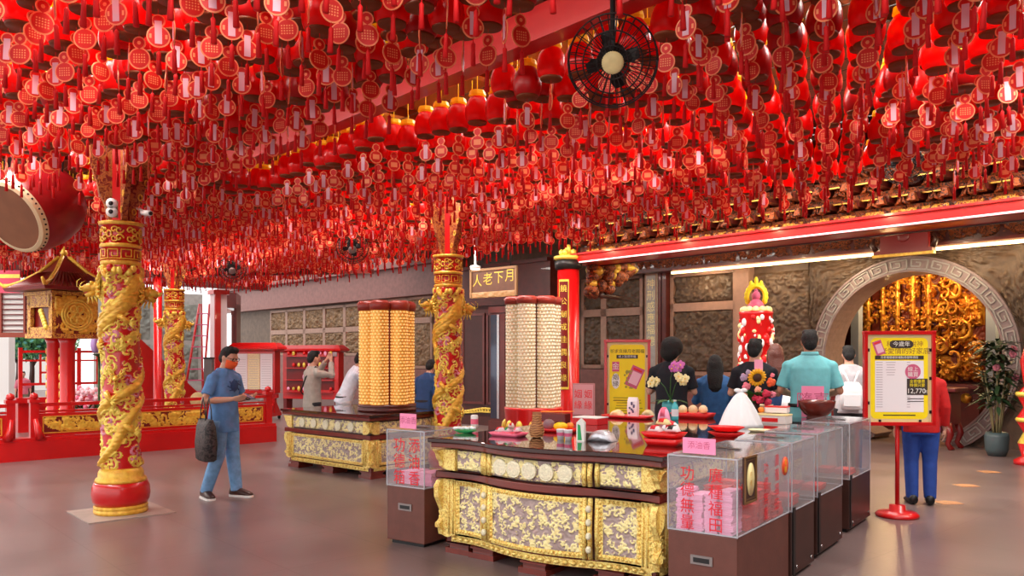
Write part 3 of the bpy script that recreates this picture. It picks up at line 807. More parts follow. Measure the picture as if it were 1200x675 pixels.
def dragon_column(x, y, label, turn, nz_=0):
    o = thing('dragon_column', label, 'column', (x, y, 0), turn, 'gilded dragon columns')
    b = MB(); b.lathe([(0.235, 0.0), (0.245, 0.02), (0.245, 0.045), (0.235, 0.05), (0.24, 0.055), (0.245, 0.075), (0.235, 0.09)], 40, 0); b.build('base_ring', M['gold'], o)
    b = MB(); b.lathe([(0.235, 0.09), (0.255, 0.13), (0.265, 0.19), (0.258, 0.26), (0.24, 0.305)], 40, 0); b.build('base_drum', M['red'], o)
    b = MB(); b.lathe([(0.225, 0.305), (0.235, 0.32), (0.225, 0.345), (0.205, 0.355), (0.205, 0.40), (0.19, 0.43), (0.165, 0.445)], 40, 0); b.build('neck_ring', M['gold'], o)
    c = bpy.data.objects.new('carved_shaft', ME_SHAFT); COL.objects.link(c); c.parent = o
    for th, z, s in ((PI*1.03, 2.2, 0.9), (0.15, 2.16, 0.9), (-PI/2, 1.32, 0.5)):
        d = MB(); dragon_head(d, th, z, 0.165, 1, s); d.build('dragon_head', CM, o)
    for th, z in ((-PI/2-0.5, 2.28), (-PI/2+0.4, 1.85), (-PI/2-0.3, 1.1), (-PI/2+0.6, 0.8), (-2.4, 1.6)):
        d = MB(); claw(d, th, z, 0.17, 0.9); d.build('dragon_claw', CM, o)
    d = MB()
    for k in range(26):
        a = 2*PI*k/26; z = 2.36+0.02*math.sin(k*2.5)
        d.ell((0.175*math.cos(a), 0.175*math.sin(a), z), (0.035, 0.035, 0.04), 1 if k % 3 else 2, None, 9, 6)
    d.build('gilt_cloud', CM, o)
    b = MB()
    b.lathe([(0.168, 2.41), (0.185, 2.42), (0.185, 2.45), (0.172, 2.455), (0.172, 2.575), (0.19, 2.58), (0.19, 2.615), (0.172, 2.62), (0.172, 2.79), (0.195, 2.795), (0.205, 2.83), (0.17, 2.835)], 40, [0, 0, 0, 2, 2, 0, 0, 2, 2, 0, 0, 0])
    greek(b, 0.174, 2.46, 2.57, 9, 0)
    for k in range(8):
        th = 2*PI*k/8
        for z, sg in ((2.665, 1), (2.745, -1)):
            b.tube(scroll(0.18, th+0.12, z, 0.04, sg), 0.009, 5, 0); b.tube(scroll(0.18, th-0.14, z, 0.036, -sg), 0.008, 5, 0)
        if k % 2: b.tube([(0.18*math.cos(th+0.38+0.13*math.cos(a)), 0.18*math.sin(th+0.38+0.13*math.cos(a)), 2.705+0.03*math.sin(a)) for a in [2*PI*q/14 for q in range(15)]], 0.008, 5, 0)
    b.build('capital_band', CM, o)
    b = MB()
    b.box((0, 0, 3.25), (0.13, 0.13, 0.84), 2)
    b.build('capital_post', CM, o)
    for k in range(4):
        a = PI/2*k+PI/4*0-turn+RB
        b = MB(); T_ = Matrix.Rotation(a, 4, 'Z')
        b.prism([(0.065, 2.84), (0.12, 2.86), (0.15, 3.0), (0.2, 3.1), (0.22, 3.2), (0.27, 3.34), (0.28, 3.46), (0.28, 3.6), (0.065, 3.6)], -0.025, 0.025, 0, T_)
        for q in range(4): b.tube([(0.11+0.06*q+0.018*math.cos(g_), -0.03, 2.95+0.15*q+0.03*math.sin(g_)) for g_ in [2*PI*h/10 for h in range(11)]], 0.007, 5, 1, T_)
        b.build('carved_bracket', [M['bracket_paint'], M['gold']], o)
    return o
dragon_column(-3.83, 7.9, 'gilded dragon column on a grey floor slab, the one nearest the hall entrance', 0.25)
dragon_column(-0.83, 10.5, 'gilded dragon column standing between the offering counter and the gilded lamp tower', 0.1)
dragon_column(-6.7, 16.0, 'farthest gilded dragon column beside the red stair and ladder', 0.4)
b = MB(); b.box((0, 0, 0.004), (0.78, 0.78, 0.008)); so = b.build('floor_slab', mat('pale_slab', (168, 150, 140), 0.4, noise=0.15), None, (-3.83, 7.9, 0), RB); struct(so)
# two lamps and a camera fixed on the nearest column
t_ = thing('spot_lamp', 'pair of small round white lamps on top of the nearest dragon column', 'lamp', (-3.80, 7.69, 2.85))
b = MB()
for z in (0.05, 0.13): b.lathe([(0.04, 0.0), (0.05, 0.02), (0.05, 0.05)], 16, 0, TR(0, 0, z, 0, PI/2))
b.build('lamp_head', M['white'], t_)
b = MB(); b.box((0, 0.03, 0.09), (0.03, 0.06, 0.16)); b.build('mount_plate', M['grey_metal'], t_)
b = MB()
for z in (0.05, 0.13): b.lathe([(0.0, 0.0), (0.022, 0.0), (0.022, 0.004)], 12, 0, TR(0, -0.051, z, 0, PI/2))
b.build('lens', M['dark_metal'], t_)
t_ = thing('security_camera', 'small white security camera at the top of the nearest dragon column', 'camera', (-3.60, 7.86, 2.93), -0.6)
b = MB(); b.tube([(0, 0, 0), (0.13, 0, -0.02)], 0.028, 10, 0); b.build('housing', M['white'], t_)
b = MB(); b.tube([(0.0, 0, 0.02), (-0.1, 0, 0.05)], 0.012, 6, 0); b.build('mount_arm', M['white'], t_)
b = MB(); b.tube([(0.13, 0, -0.02), (0.14, 0, -0.022)], 0.02, 10, 0); b.build('lens', M['black'], t_)

# ================================================================ red couplet pillar and stone couplet column
def glyphs(mb, chars, x, y, z0, z1, size, mi, T_=None):
    n = len(chars)
    for i, ch in enumerate(chars):
        z = z1+(z0-z1)*(i+0.5)/n
        mb.text(ch, size, mi, (T_ or Matrix()) @ Matrix.Translation((x, y, z)))
p = px(666, 415, 14.4); PX, PY = p.x, p.y
o = thing('couplet_pillar', 'glossy red pillar with a gold couplet board beside the white lamp tower', 'pillar', (PX, PY, 0), RB)
b = MB(); b.lathe([(0.24, 0), (0.25, 0.06), (0.2, 0.14), (0.195, 0.2), (0.195, 3.05)], 32, 0); b.build('shaft', M['red'], o)
b = MB(); b.lathe([(0.2, 3.05), (0.24, 3.07), (0.25, 3.2), (0.215, 3.22)], 32, 0); b.build('capital_ring', M['dark_metal'], o)
b = MB(); b.lathe([(0.22, 3.22), (0.26, 3.25), (0.26, 3.29), (0.15, 3.3), (0.1, 3.34)], 24, 0)
for k in range(6): b.ell((0.12*math.cos(k), 0.12*math.sin(k), 3.36), (0.05, 0.05, 0.06), 0, None, 8, 6)
b.ell((0, 0, 3.42), (0.07, 0.06, 0.09), 0, None, 10, 8); b.build('gilt_lotus', M['gold_hi'], o)
b = MB(); T_ = Matrix.Rotation(-RB-0.5, 4, 'Z')
rr = 0.203
def arc(x, z, off=0.0): return ((rr+off)*math.sin(x/rr), -(rr+off)*math.cos(x/rr), z)
def strip(mb, x0, x1, z0, z1, off, mi):
    n = 8; A = [arc(x0+(x1-x0)*k/n, z0, off) for k in range(n+1)]; B = [arc(x0+(x1-x0)*k/n, z1, off) for k in range(n+1)]
    mb.add(A+B, [(k, k+1, n+2+k, n+1+k) for k in range(n)], mi, True, T_)
strip(b, -0.09, 0.09, 0.95, 2.85, 0.0, 0)
for z0, z1 in ((0.93, 0.97), (2.83, 2.87)): strip(b, -0.095, 0.095, z0, z1, 0.006, 1)
for x in (-0.09, 0.09): strip(b, x-0.006, x+0.006, 0.95, 2.85, 0.006, 1)
for i, ch in enumerate('饒公廟成佳偶良緣'):
    vs, fs = text_geo(ch, 0.135); z = 2.7-0.225*i
    b.add([arc(x, z+zz, 0.006) for x, _, zz in vs], fs, 1, False, T_)
b.build('couplet_board', [M['red_dark'], M['gold_hi']], o)
# stone couplet column on the wall
s, _ = bw(766, 400, WT-0.15); x, y = xy(s, WT-0.13)
o = struct(thing('couplet_column', 'pale stone pilaster carved with a vertical couplet behind the person in black', 'pilaster', (x, y, 0), RB))
b = MB(); b.box((0, 0, 1.7), (0.34, 0.24, 3.4)); b.box((0, 0, 0.15), (0.42, 0.3, 0.3)); b.build('shaft', M['stone_pale'], o)
b = MB()
for x_ in (-0.15, 0.15): b.box((x_, -0.125, 1.9), (0.025, 0.02, 2.9))
for z in (0.45, 3.35): b.box((0, -0.125, z), (0.325, 0.02, 0.03))
glyphs(b, '神刑感應福德', 0, -0.124, 1.7, 3.25, 0.24, 1); b.build('couplet_frame', [M['stone_frame'], M['gold_pale']], o)
# ================================================================ carved altar tables
M['top'] = mat('dark_glass_top', (58, 34, 30), 0.06, noise=0.2, nscale=3, coat=0.6)
def altar_table(label, corner, rz, L, D, bulge, H, coins, sides, seed, group='carved offering tables'):
    """local x runs along the front, y away from it; origin at the front corner of the top on the floor"""
    o = thing('offering_table', label, 'table', (corner[0], corner[1], 0), rz, group)
    k1, k2 = 0.27, 0.72
    def yf(x):
        q = x/L
        if not bulge: return 0.0
        if q < k1: return 0.045*math.sin(PI*q/k1)*1.0
        if q > k2: return 0.045*math.sin(PI*(1-q)/(1-k2))
        return -bulge*math.sin(PI*(q-k1)/(k2-k1))**0.8
    nx_ = 48
    xs = [L*i/nx_ for i in range(nx_+1)]
    def slab(name, z0, z1, ins, m, extra=0.0, bev=0.006):
        pts = [(max(ins, min(L-ins, x)), yf(x)+ins-extra) for x in xs]+[(L-ins, D-ins), (ins, D-ins)]
        b = MB(); b.prism(pts, z0, z1, 0, None, 'z'); return b.build(name, m, o, bevel=bev)
    slab('table_top', H-0.035, H, 0.0, M['top'])
    slab('top_edge', H-0.075, H-0.036, 0.02, M['redwood']); 
    zb1, zb0 = H-0.085, H-0.255
    slab('upper_body', zb0-0.001, zb1+0.009, 0.13, M['maroon'], 0, 0)
    slab('waist_rail', zb0-0.055, zb0-0.002, 0.045, M['redwood'])
    zp1, zp0 = zb0-0.06, 0.15
    slab('lower_body', zp0, zp1+0.004, 0.14, M['maroon'], 0, 0)
    slab('plinth_rail', 0.085, zp0-0.001, 0.1, M['redwood'])
    ins = 0.085
    def front(x, z, off): return (x, yf(x)+ins-off, z)
    def right(x, z, off): return (L-ins+off, x, z)
    def left(x, z, off): return (ins-off, D-x, z)
    faces = [('front', front, L)]
    if 'R' in sides: faces.append(('right', right, D))
    if 'L' in sides: faces.append(('left', left, D))
    sd_ = seed
    for nm, P, W in faces:
        e0, e1 = 0.16, W-0.16
        if nm == 'front': cuts = [e0, L*k1, L*k2, e1] if bulge else [e0, e1]
        else: cuts = [e0]+[e0+(e1-e0)*k/max(1, round(W/1.3)) for k in range(1, max(1, round(W/1.3)))]+[e1]
        for i in range(len(cuts)-1):
            a, b_ = cuts[i]+0.045, cuts[i+1]-0.045
            w_ = b_-a; sd_ += 1
            # lower panel: gold dragons on a violet grey ground in a gold border
            hh = zp1-0.02-(zp0+0.03)
            mb = relief_on(lambda x, z, f: P(a+x, zp0+0.03+z, 0.004+f), w_, hh, max(20, int(w_*170)), int(hh*170), sd_, int(w_*hh*700), 0.038, 0.024, (0, 1), 0.54, 0.015)
            pn = mb.build('relief_panel', [M['gold_pale'], M['violet_stone']], o)
            br = MB()
            for x0, x1, z0, z1 in ((a-0.005, b_+0.005, zp1-0.05, zp1-0.012), (a-0.005, b_+0.005, zp0+0.012, zp0+0.05), (a-0.005, a+0.035, zp0+0.02, zp1-0.02), (b_-0.035, b_+0.005, zp0+0.02, zp1-0.02)):
                n = max(2, int((x1-x0)*20))
                br.grid(lambda ii, jj: P(x0+(x1-x0)*ii/n, z0+(z1-z0)*jj, 0.022), n, 1)
                for k in range(max(2, int(max(x1-x0, z1-z0)/0.03))):
                    kk = (k+0.5)/max(2, int(max(x1-x0, z1-z0)/0.03))
                    x = x0+(x1-x0)*kk if x1-x0 > z1-z0 else (x0+x1)/2; z = z0+(z1-z0)*kk if z1-z0 > x1-x0 else (z0+z1)/2
                    br.ell(P(x, z, 0.022), 0.013, 0, None, 7, 5)
            br.build('panel_border', M['gold_filigree'], pn)
            # upper panel
            hu = zb1-0.012-(zb0+0.012); sd_ += 1
            mb = relief_on(lambda x, z, f: P(a+x, zb0+0.012+z, 0.004+f), w_, hu, max(20, int(w_*190)), 30, sd_, int(w_*hu*1300)+4, 0.032, 0.02, (0, 1), 0.46, 0.012)
            up = mb.build('frieze_panel', [M['gold_pale'], M['violet_stone']], o)
            if nm == 'front' and coins and (not bulge or i == 1):
                for k in range(coins):
                    x = a+w_*(0.5+(k-(coins-1)/2)*0.86/coins)
                    q = Vector(P(x, (zb0+zb1)/2, 0.02)); q2 = Vector(P(x, (zb0+zb1)/2, 0.034))
                    cb = MB(); cb.tube([q, q2], [0.062, 0.06], 20, 0, None, False); cb.tube([q2, q2+(q2-q)*0.2], [0.05, 0.045], 20, 0, None, False)
                    cb.build('gilt_coin', M['coin'], up)
        # gold posts between the panels
        for i, c in enumerate(cuts[1:-1]):
            pb = MB()
            for z0, z1 in ((zp0+0.01, zp1-0.01), (zb0+0.01, zb1-0.005)):
                for dx, off in ((-0.042, 0.03), (0.0, 0.045), (0.042, 0.03)):
                    pb.tube([P(c+dx, z0, off-0.012), P(c+dx, (z0+z1)/2, off), P(c+dx, z1, off-0.012)], 0.018, 8, 0)
            for k in range(4): pb.ell(P(c, zp0+0.08+(zp1-zp0-0.16)*k/3, 0.058), (0.022, 0.022, 0.026), 1, None, 8, 6)
            pb.build('gilt_post', [M['gold_filigree'], M['coin']], o)
        # scrolled corner brackets at both ends of the face
        for end, x0, sg in ((0, 0.0, 1), (1, W, -1)):
            cb = MB()
            def cp(poly):
                n = len(poly)
                A = [P(x0+sg*x, z, 0.03) for x, z in poly]; B = [P(x0+sg*x, z, -0.012) for x, z in poly]
                cb.add(A+B, [tuple(range(n)), tuple(reversed(range(n, 2*n)))]+[(j, n+j, n+(j+1) % n, (j+1) % n) for j in range(n)], 0)
            h1 = zb1-zb0
            cp([(0.2, zb0+0.003), (0.12, zb0+0.008), (0.08, zb0+h1*0.2), (0.07, zb0+h1*0.42), (0.045, zb0+h1*0.55), (0.03, zb0+h1*0.8), (0.0, zb1-0.01), (0.2, zb1-0.004)])
            h2 = zp1-zp0
            cp([(0.2, zp0+0.0), (0.13, zp0-0.02), (0.07, zp0+0.0), (0.06, zp0+h2*0.1), (0.03, zp0+h2*0.14), (0.028, zp0+h2*0.2), (0.055, zp0+h2*0.24), (0.085, zp0+h2*0.3), (0.08, zp0+h2*0.42), (0.05, zp0+h2*0.55), (0.02, zp0+h2*0.68), (0.015, zp0+h2*0.86), (0.045, zp0+h2*0.97), (0.1, zp1), (0.2, zp1)])
            for k in range(9):
                z = zp0+h2*(0.1+0.85*k/9)
                cb.tube([P(x0+sg*(0.1+0.03*math.cos(t*0.9)*(1-t/9)), z+0.03*math.sin(t*0.9)*(1-t/9), 0.031) for t in range(8)], 0.007, 5, 0)
            for xx in (0.15, 0.185):
                cb.tube([P(x0+sg*xx, zp0+0.01, 0.034), P(x0+sg*xx, zp1-0.01, 0.034)], 0.008, 6, 0)
            cb.build('corner_bracket', M['gold_filigree'], o)
        n = max(6, int(W*8)); sb = MB()
        sb.grid(lambda ii, jj: P(0.14+(W-0.28)*ii/n, 0.092+0.05*jj, -0.008), n, 1)
        for k in range(int(W/0.06)): 
            x = 0.17+k*0.06
            if x < W-0.17: sb.ell(P(x, 0.117, -0.006), (0.024, 0.024, 0.017), 0, None, 8, 5)
        sb.build('plinth_carving', M['gold_filigree'], o)
    for x in (0.2, 0.45, L*0.5, L-0.45, L-0.2) if bulge else (0.2, L/2, L-0.2):
        for y in (yf(x)+0.2, D-0.2):
            fb = MB(); fb.box((x, y, 0.02), (0.24, 0.24, 0.04)); fb.box((x, y, 0.055), (0.19, 0.19, 0.03)); fb.box((x, y, 0.078), (0.22, 0.22, 0.015)); fb.build('foot', M['redwood'], o)
    return o
M['coin'] = mat('pale_gold_coin', (246, 238, 206), 0.4, noise=0.2, nscale=60, bump=0.5, bscale=80)
CH = 0.9
C0 = Vector((-0.66, 6.27, 0)); C1 = Vector((0.805, -0.593, 0)); C2 = Vector((0.593, 0.805, 0))
altar_table('long carved gilt offering table with bulging front, covered with offerings', C0, RC, 2.0, 3.75, 0.09, CH, 5, 'RL', 300)
T0 = Vector((-1.74, 9.84, 0)); TD = Vector((0.75, -0.66, 0)); TE = Vector((0.66, 0.75, 0))
tc0 = T0-TD*1.95
altar_table('shorter straight carved gilt table under the glowing gold lamp tower', tc0, math.atan2(TD.y, TD.x), 1.95, 1.3, 0.0, 0.8, 5, 'R', 400)

# ================================================================ lamp towers made of clustered niche cylinders
M['niche'] = mat('glowing_niche_gold', (244, 196, 92), 0.4, metal=0.1, emit=0.12, ecol=(255, 190, 80), noise=0.2, nscale=60, col2=(214, 140, 50))
M['niche_hi'] = mat('lit_niche', (255, 224, 140), 0.4, emit=0.3, ecol=(255, 230, 160))
M['niche_w'] = mat('cream_niche', (236, 222, 190), 0.4, emit=0.04, ecol=(255, 236, 200), noise=0.2, nscale=60, col2=(214, 186, 140))
M['niche_w_hi'] = mat('pale_lit_niche', (255, 252, 240), 0.4, emit=0.15, ecol=(255, 246, 225))
M['niche_rim'] = mat('amber_tier', (240, 180, 76), 0.22, metal=0.5)
M['crown'] = mat('red_brown_crown', (150, 48, 36), 0.4)
def niche_cyl(mb, cx, cy, r, z0, z1, rows, nn):
    dz = (z1-z0)/rows
    prof = []; ms = []
    for k in range(rows):
        z = z0+k*dz
        prof += [(r*1.03, z), (r*1.03, z+dz*0.22), (r*0.9, z+dz*0.26), (r*0.9, z+dz*0.97)]
        ms += [2, 2, 0, 2]
    prof.append((r*1.03, z1))
    mb.lathe(prof, 28, ms, Matrix.Translation((cx, cy, 0)), False, True)
    for k in range(rows):
        z = z0+k*dz+dz*0.28
        for q in range(nn):
            a = 2*PI*(q+0.5*(k % 2))/nn
            x, y = cx+r*0.93*math.cos(a), cy+r*0.93*math.sin(a)
            w_ = r*0.42*2*PI/nn*0.8
            ta = (-math.sin(a), math.cos(a)); no = (math.cos(a)*r*0.07, math.sin(a)*r*0.07)
            mb.add([(x-ta[0]*w_, y-ta[1]*w_, z), (x+ta[0]*w_, y+ta[1]*w_, z), (x+ta[0]*w_*0.3+no[0], y+ta[1]*w_*0.3+no[1], z+dz*0.35), (x-ta[0]*w_*0.3+no[0], y-ta[1]*w_*0.3+no[1], z+dz*0.35),
                    (x, y, z+dz*0.64)], [(0, 1, 2, 3), (3, 2, 4), (0, 3, 4), (1, 4, 2)], 1)
def tower(label, x, y, zb, z0, z1, R, r, n, rows, mats, turn, ped):
    o = thing('lamp_tower', label, 'lamp tower', (x, y, zb), turn, 'clustered votive lamp towers')
    for k in range(n):
        a = 2*PI*k/n
        b = MB(); niche_cyl(b, R*math.cos(a), R*math.sin(a), r, z0, z1, rows, 14); b.build('niche_cylinder', mats, o, fix=False)
    b = MB(); b.tube([(0, 0, z0), (0, 0, z1)], R-r*0.5, 16, 0); b.build('core', M['red_dark'], o)
    b = MB()
    for k in range(n):
        a = 2*PI*k/n; b.lathe([(r*1.08, z1+0.002), (r*1.15, z1+0.05), (r*1.2, z1+0.09), (r*0.9, z1+0.13)], 20, 0, Matrix.Translation((R*math.cos(a), R*math.sin(a), 0)))
    b.tube([(0, 0, z1+0.002), (0, 0, z1+0.12)], R, 20, 0)
    b.build('crown', M['crown'], o, bevel=0)
    b = MB(); b.lathe([(R+r*1.1, 0.0), (R+r*1.15, 0.04), (R+r*0.95, z0*0.5+0.0), (R+r*1.12, z0-0.03), (R+r*1.1, z0)], 36, 0); b.build('base', M['red'] if ped else M['maroon'], o)
    if ped:
        pb = MB()
        for k in range(14):
            a = 2*PI*k/14; q = R+r*1.06
            pb.ell((q*math.cos(a), q*math.sin(a), z0*0.55), (0.06, 0.06, 0.11), 0, None, 8, 6)
        pb.build('gilt_petal', M['gold_hi'], o)
    return o
q = px(453.5, 400, 10.75)
tower('tall gold glowing lamp tower of ridged cylinders on the shorter table', q.x, q.y, 0.8, 0.09, 1.32, 0.255, 0.118, 6, 30, [M['niche'], M['niche_hi'], M['niche_rim']], 0.3, False)
q = px(625, 400, 13.3)
tower('cream white lamp tower on a red floor pedestal beside the couplet pillar', q.x, q.y, 0.0, 0.68, 2.36, 0.315, 0.147, 6, 30, [M['niche_w'], M['niche_w_hi'], mat('cream_tier', (232, 212, 172), 0.22, metal=0.4)], 0.15, True)

# ================================================================ donation boxes
def donation_box(label, p, w_, d_, h0, h1, rz, m, text_cols, stacks, group='clear topped donation boxes', tag_sign=True):
    o = thing('donation_box', label, 'donation box', (p[0], p[1], 0), rz, group)   # origin: front corner near x=0
    b = MB(); b.box((w_/2, d_/2, (h0+0.03)/2), (w_, d_, h0-0.03)); b.build('cabinet', m, o, bevel=0.006)
    b = MB(); b.box((w_/2, d_/2, 0.015), (w_-0.06, d_-0.06, 0.03)); b.build('plinth', M['black'], o)
    b = MB(); b.box((w_/2, -0.004, h0*0.66), (0.14, 0.01, 0.055)); sl = b.build('slot_plate', M['grey_metal'], o)
    b = MB(); b.box((w_/2, -0.010, h0*0.66), (0.1, 0.006, 0.028)); b.build('slot', M['black'], sl)
    t = 0.008; b = MB()
    for c, s_ in (((w_/2, t/2, (h0+h1)/2), (w_, t, h1-h0)), ((w_/2, d_-t/2, (h0+h1)/2), (w_, t, h1-h0)), ((t/2, d_/2, (h0+h1)/2), (t, d_-2*t, h1-h0)), ((w_-t/2, d_/2, (h0+h1)/2), (t, d_-2*t, h1-h0)), ((w_/2, d_/2, h1-t/2+t), (w_, d_, t))):
        b.box(c, s_)
    cs = b.build('acrylic_case', M['acrylic'], o)
    b = MB(); e = 0.007
    for x in (0, w_):
        for y in (0, d_): b.box((x, y, (h0+h1)/2), (e, e, h1-h0))
    for z in (h0+0.006, h1):
        for y in (0, d_): b.box((w_/2, y, z), (w_, e, e))
        for x in (0, w_): b.box((x, d_/2, z), (e, d_, e))
    b.build('case_edge', M['acrylic_edge'], cs)
    b = MB(); b.box((w_*0.5, d_*0.45, h1+0.013), (0.16, 0.05, 0.004)); b.build('coin_slot', M['black'], cs)
    if text_cols:
        hh = (h1-h0)*0.92
        for x, s_ in text_cols:
            n = len(s_); sz = hh/n*0.86; b = MB()
            for i, chh in enumerate(s_): b.text(chh, sz*1.05, 0, Matrix.Translation((w_*x, -0.003, h1-0.06-hh*0.93*(i+0.5)/n)))
            b.build('red_lettering', M['ink_red'], cs)
    return o
bx = Vector((0.964, 4.98, 0))
D1 = donation_box('nearest donation box, with pink papers and a framed notice inside its clear top', bx, 0.44, 0.95, 0.47, 0.93, RC, M['box_wood'], ((0.29, '功德無量'), (0.70, '廣種福田')), True)
def box_local(o, mb, name, mats, par=None, **k): return mb.build(name, mats, par or o, **k)
# side lettering of the nearest box, facing the aisle
for y, s_, z1 in ((0.49, '功德無量', 0.87), (0.7, '廣種福田', 0.9)):
    b = MB()
    for i, chh in enumerate(s_): b.text(chh, 0.085, 0, Matrix.Translation((0.443, y, z1-0.05-0.095*i)) @ Matrix.Rotation(PI/2, 4, 'Z'))
    b.build('red_lettering', M['ink_red'], D1)
b = MB(); b.lathe([(0.0, 0), (0.062, 0), (0.062, 0.004)], 24, 0, Matrix.Translation((0.4425, 0.86, 0.8)) @ Matrix.Rotation(PI/2, 4, 'Y')); st_ = b.build('round_sticker', mat('orange_sticker', (240, 84, 40), 0.5), D1)
b = MB()
for i, chh in enumerate('功德'): b.text(chh, 0.045, 0, Matrix.Translation((0.448, 0.86, 0.825-0.05*i)) @ Matrix.Rotation(PI/2, 4, 'Z'))
b.build('sticker_lettering', M['yellow'], st_)
# stacks of pink paper inside the nearest box, counted one by one
rp = random.Random(3)
def stack(o_p, rz, x, y, n, w_, d_, z0, m, name, label, cat, grp, th=0.012):
    c, s_ = math.cos(rz), math.sin(rz)
    src = None
    for k in range(n):
        a = rp.uniform(-0.045, 0.045)
        if src is None:
            b = MB(); b.box((0, 0, th*0.45), (w_, d_, th*0.9)); src = b.build(name, m, None, bevel=0.002); ob = src
        else:
            ob = src.copy(); COL.objects.link(ob)
        lx, ly = x+rp.uniform(-0.006, 0.006), y+rp.uniform(-0.006, 0.006)
        ob.location = (o_p[0]+c*lx-s_*ly, o_p[1]+s_*lx+c*ly, z0+k*th); ob.rotation_euler = (0, 0, rz+a)
        tag(ob, label, cat, grp)
for x, n in ((0.082, 21), (0.174, 19), (0.266, 20), (0.358, 22)):
    stack(bx, RC, x, 0.105, n, 0.08, 0.16, 0.472, M['paper_pink'], 'pink_envelope', 'pink paper envelope in the stacks behind the front pane of the nearest donation box', 'envelope', 'pink envelopes in the nearest donation box')
M['red_packet'] = mat('red_packet', (226, 34, 26), 0.5, noise=0.3, nscale=40, col2=(190, 20, 20))
for y, n in ((0.26, 7), (0.38, 12), (0.5, 18), (0.62, 20), (0.74, 13), (0.85, 7)):
    for x in (0.12, 0.335):
        stack(bx, RC, x, y, n, 0.16, 0.1, 0.472, M['red_packet'], 'red_packet', 'red paper packet heaped in the rear of the nearest donation box', 'packet', 'red packets in the nearest donation box')
def rel(o_p, rz, x, y): return (o_p[0]+math.cos(rz)*x-math.sin(rz)*y, o_p[1]+math.sin(rz)*x+math.cos(rz)*y)
# framed notice leaning on the side pane of the nearest box (outside)
q = rel(bx, RC, 0.455, 0.16)
o = thing('framed_notice', 'dark framed notice with a pale gold oval fixed to the nearest donation box', 'framed notice', (q[0], q[1], 0.66), RC+PI/2)
b = MB(); b.box((0, 0, 0.14), (0.2, 0.012, 0.28)); b.build('board', M['dark_wood'], o)
b = MB()
for c, s_ in (((0, -0.008, 0.275), (0.2, 0.008, 0.012)), ((0, -0.008, 0.006), (0.2, 0.008, 0.012)), ((0.094, -0.008, 0.14), (0.012, 0.008, 0.28)), ((-0.094, -0.008, 0.14), (0.012, 0.008, 0.28)), ((0, -0.0065, 0.255), (0.16, 0.004, 0.003)), ((0, -0.0065, 0.025), (0.16, 0.004, 0.003)), ((0.078, -0.0065, 0.14), (0.003, 0.004, 0.23)), ((-0.078, -0.0065, 0.14), (0.003, 0.004, 0.23))): b.box(c, s_)
b.build('frame', mat('bronze_frame', (120, 84, 44), 0.4), o)
b = MB(); b.lathe([(0.0, 0), (0.06, 0), (0.06, 0.004)], 28, 0, Matrix.Translation((0, -0.006, 0.14)) @ Matrix.Rotation(PI/2, 4, 'X'), True, True, 1, 1.65); b.build('oval_plate', M['gold_pale'], o)
b = MB()
for i, chh in enumerate('月老'): b.text(chh, 0.04, 0, Matrix.Translation((0, -0.0115, 0.165-0.05*i)))
b.build('oval_lettering', M['gold'], o)
# pink price cards on top of the boxes
def card(label, p, rz, w_, h_, m, lines, tilt=0.0, z=0.945, txt='添油香'):
    o = thing('sign_card', label, 'card', (p[0], p[1], z), rz)
    b = MB(); T_ = Matrix.Rotation(tilt, 4, 'X')
    b.box((0, 0, h_/2), (w_, 0.006, h_), 0, T_); b.build('card_sheet', m, o)
    b = MB(); b.text(txt, h_*0.52, 0, T_ @ Matrix.Translation((0, -0.0045, h_*0.52)))
    b.build('card_lettering', M['pink_print'], o)
    b = MB(); b.prism([(0.0, 0.0), (0.07, 0.0), (0.0, h_*0.7)], -0.004+0.02, 0.004+0.02, 0, None, 'x'); b.build('prop', m, o)
q = rel(bx, RC, 0.19, 0.03); card('bright pink card standing on the nearest donation box', q, RC, 0.21, 0.095, M['pink_card'], 2)
# box at the other end of the table
LB = Vector((-1.03, 6.65, 0))
D2 = donation_box('donation box with red lettering at the far end of the long table front', LB, 0.40, 0.42, 0.47, 0.93, math.atan2(-0.24, 0.34)+0.02, M['box_wood'], ((0.34, '功德箱'), (0.74, '添油香')), False)
q = rel(LB, RC, 0.2, 0.04); card('pink card standing on the donation box at the far end', (q[0], q[1]), RC, 0.18, 0.12, M['pink_card'], 2)
for x in (0.1, 0.29):
    stack(LB, RC, x, 0.24, 9, 0.14, 0.2, 0.472, M['paper_pink'], 'pink_envelope', 'pink envelope inside the donation box at the far end of the table front', 'envelope', 'pink envelopes in the far donation box')
# row of tall boxes along the aisle
pos = [(0.985, 0.52, 'second donation box along the aisle, touching the nearest one'), (1.7, 0.71, 'third donation box along the aisle, between two dark cabinets'), (2.77, 0.76, 'last donation box along the aisle, below the wooden bowl')]
for i, (y0, d_, lb) in enumerate(pos):
    q = rel(bx, RC, 0.05-0.03*i, y0)
    o = donation_box(lb, q, 0.40, d_, 0.47-0.005*i, 0.94+0.003*i, RC, M['dark_wood'], None, False)
    for yy in (0.1, d_-0.08):
        b = MB(); b.tube([(0.4, yy, 0.08), (0.408, yy, 0.08)], 0.012, 8, 0); b.build('bolt', M['steel'], o)
    b = MB()
    for yy in (0.03,): b.box((0.405, yy, 0.27), (0.012, 0.05, 0.46))
    b.build('corner_strap', M['dark_metal'], o)
    n = 4 if i else 6
    for x in (0.1, 0.27):
        stack(q, RC, x, d_*0.5, n, 0.13, 0.22, 0.473-0.005*i, M['red_packet'], 'red_packet', 'red packet lying in the %s donation box along the aisle' % ('second', 'third', 'last')[i], 'packet', 'red packets in the %s aisle box' % ('second', 'third', 'last')[i])
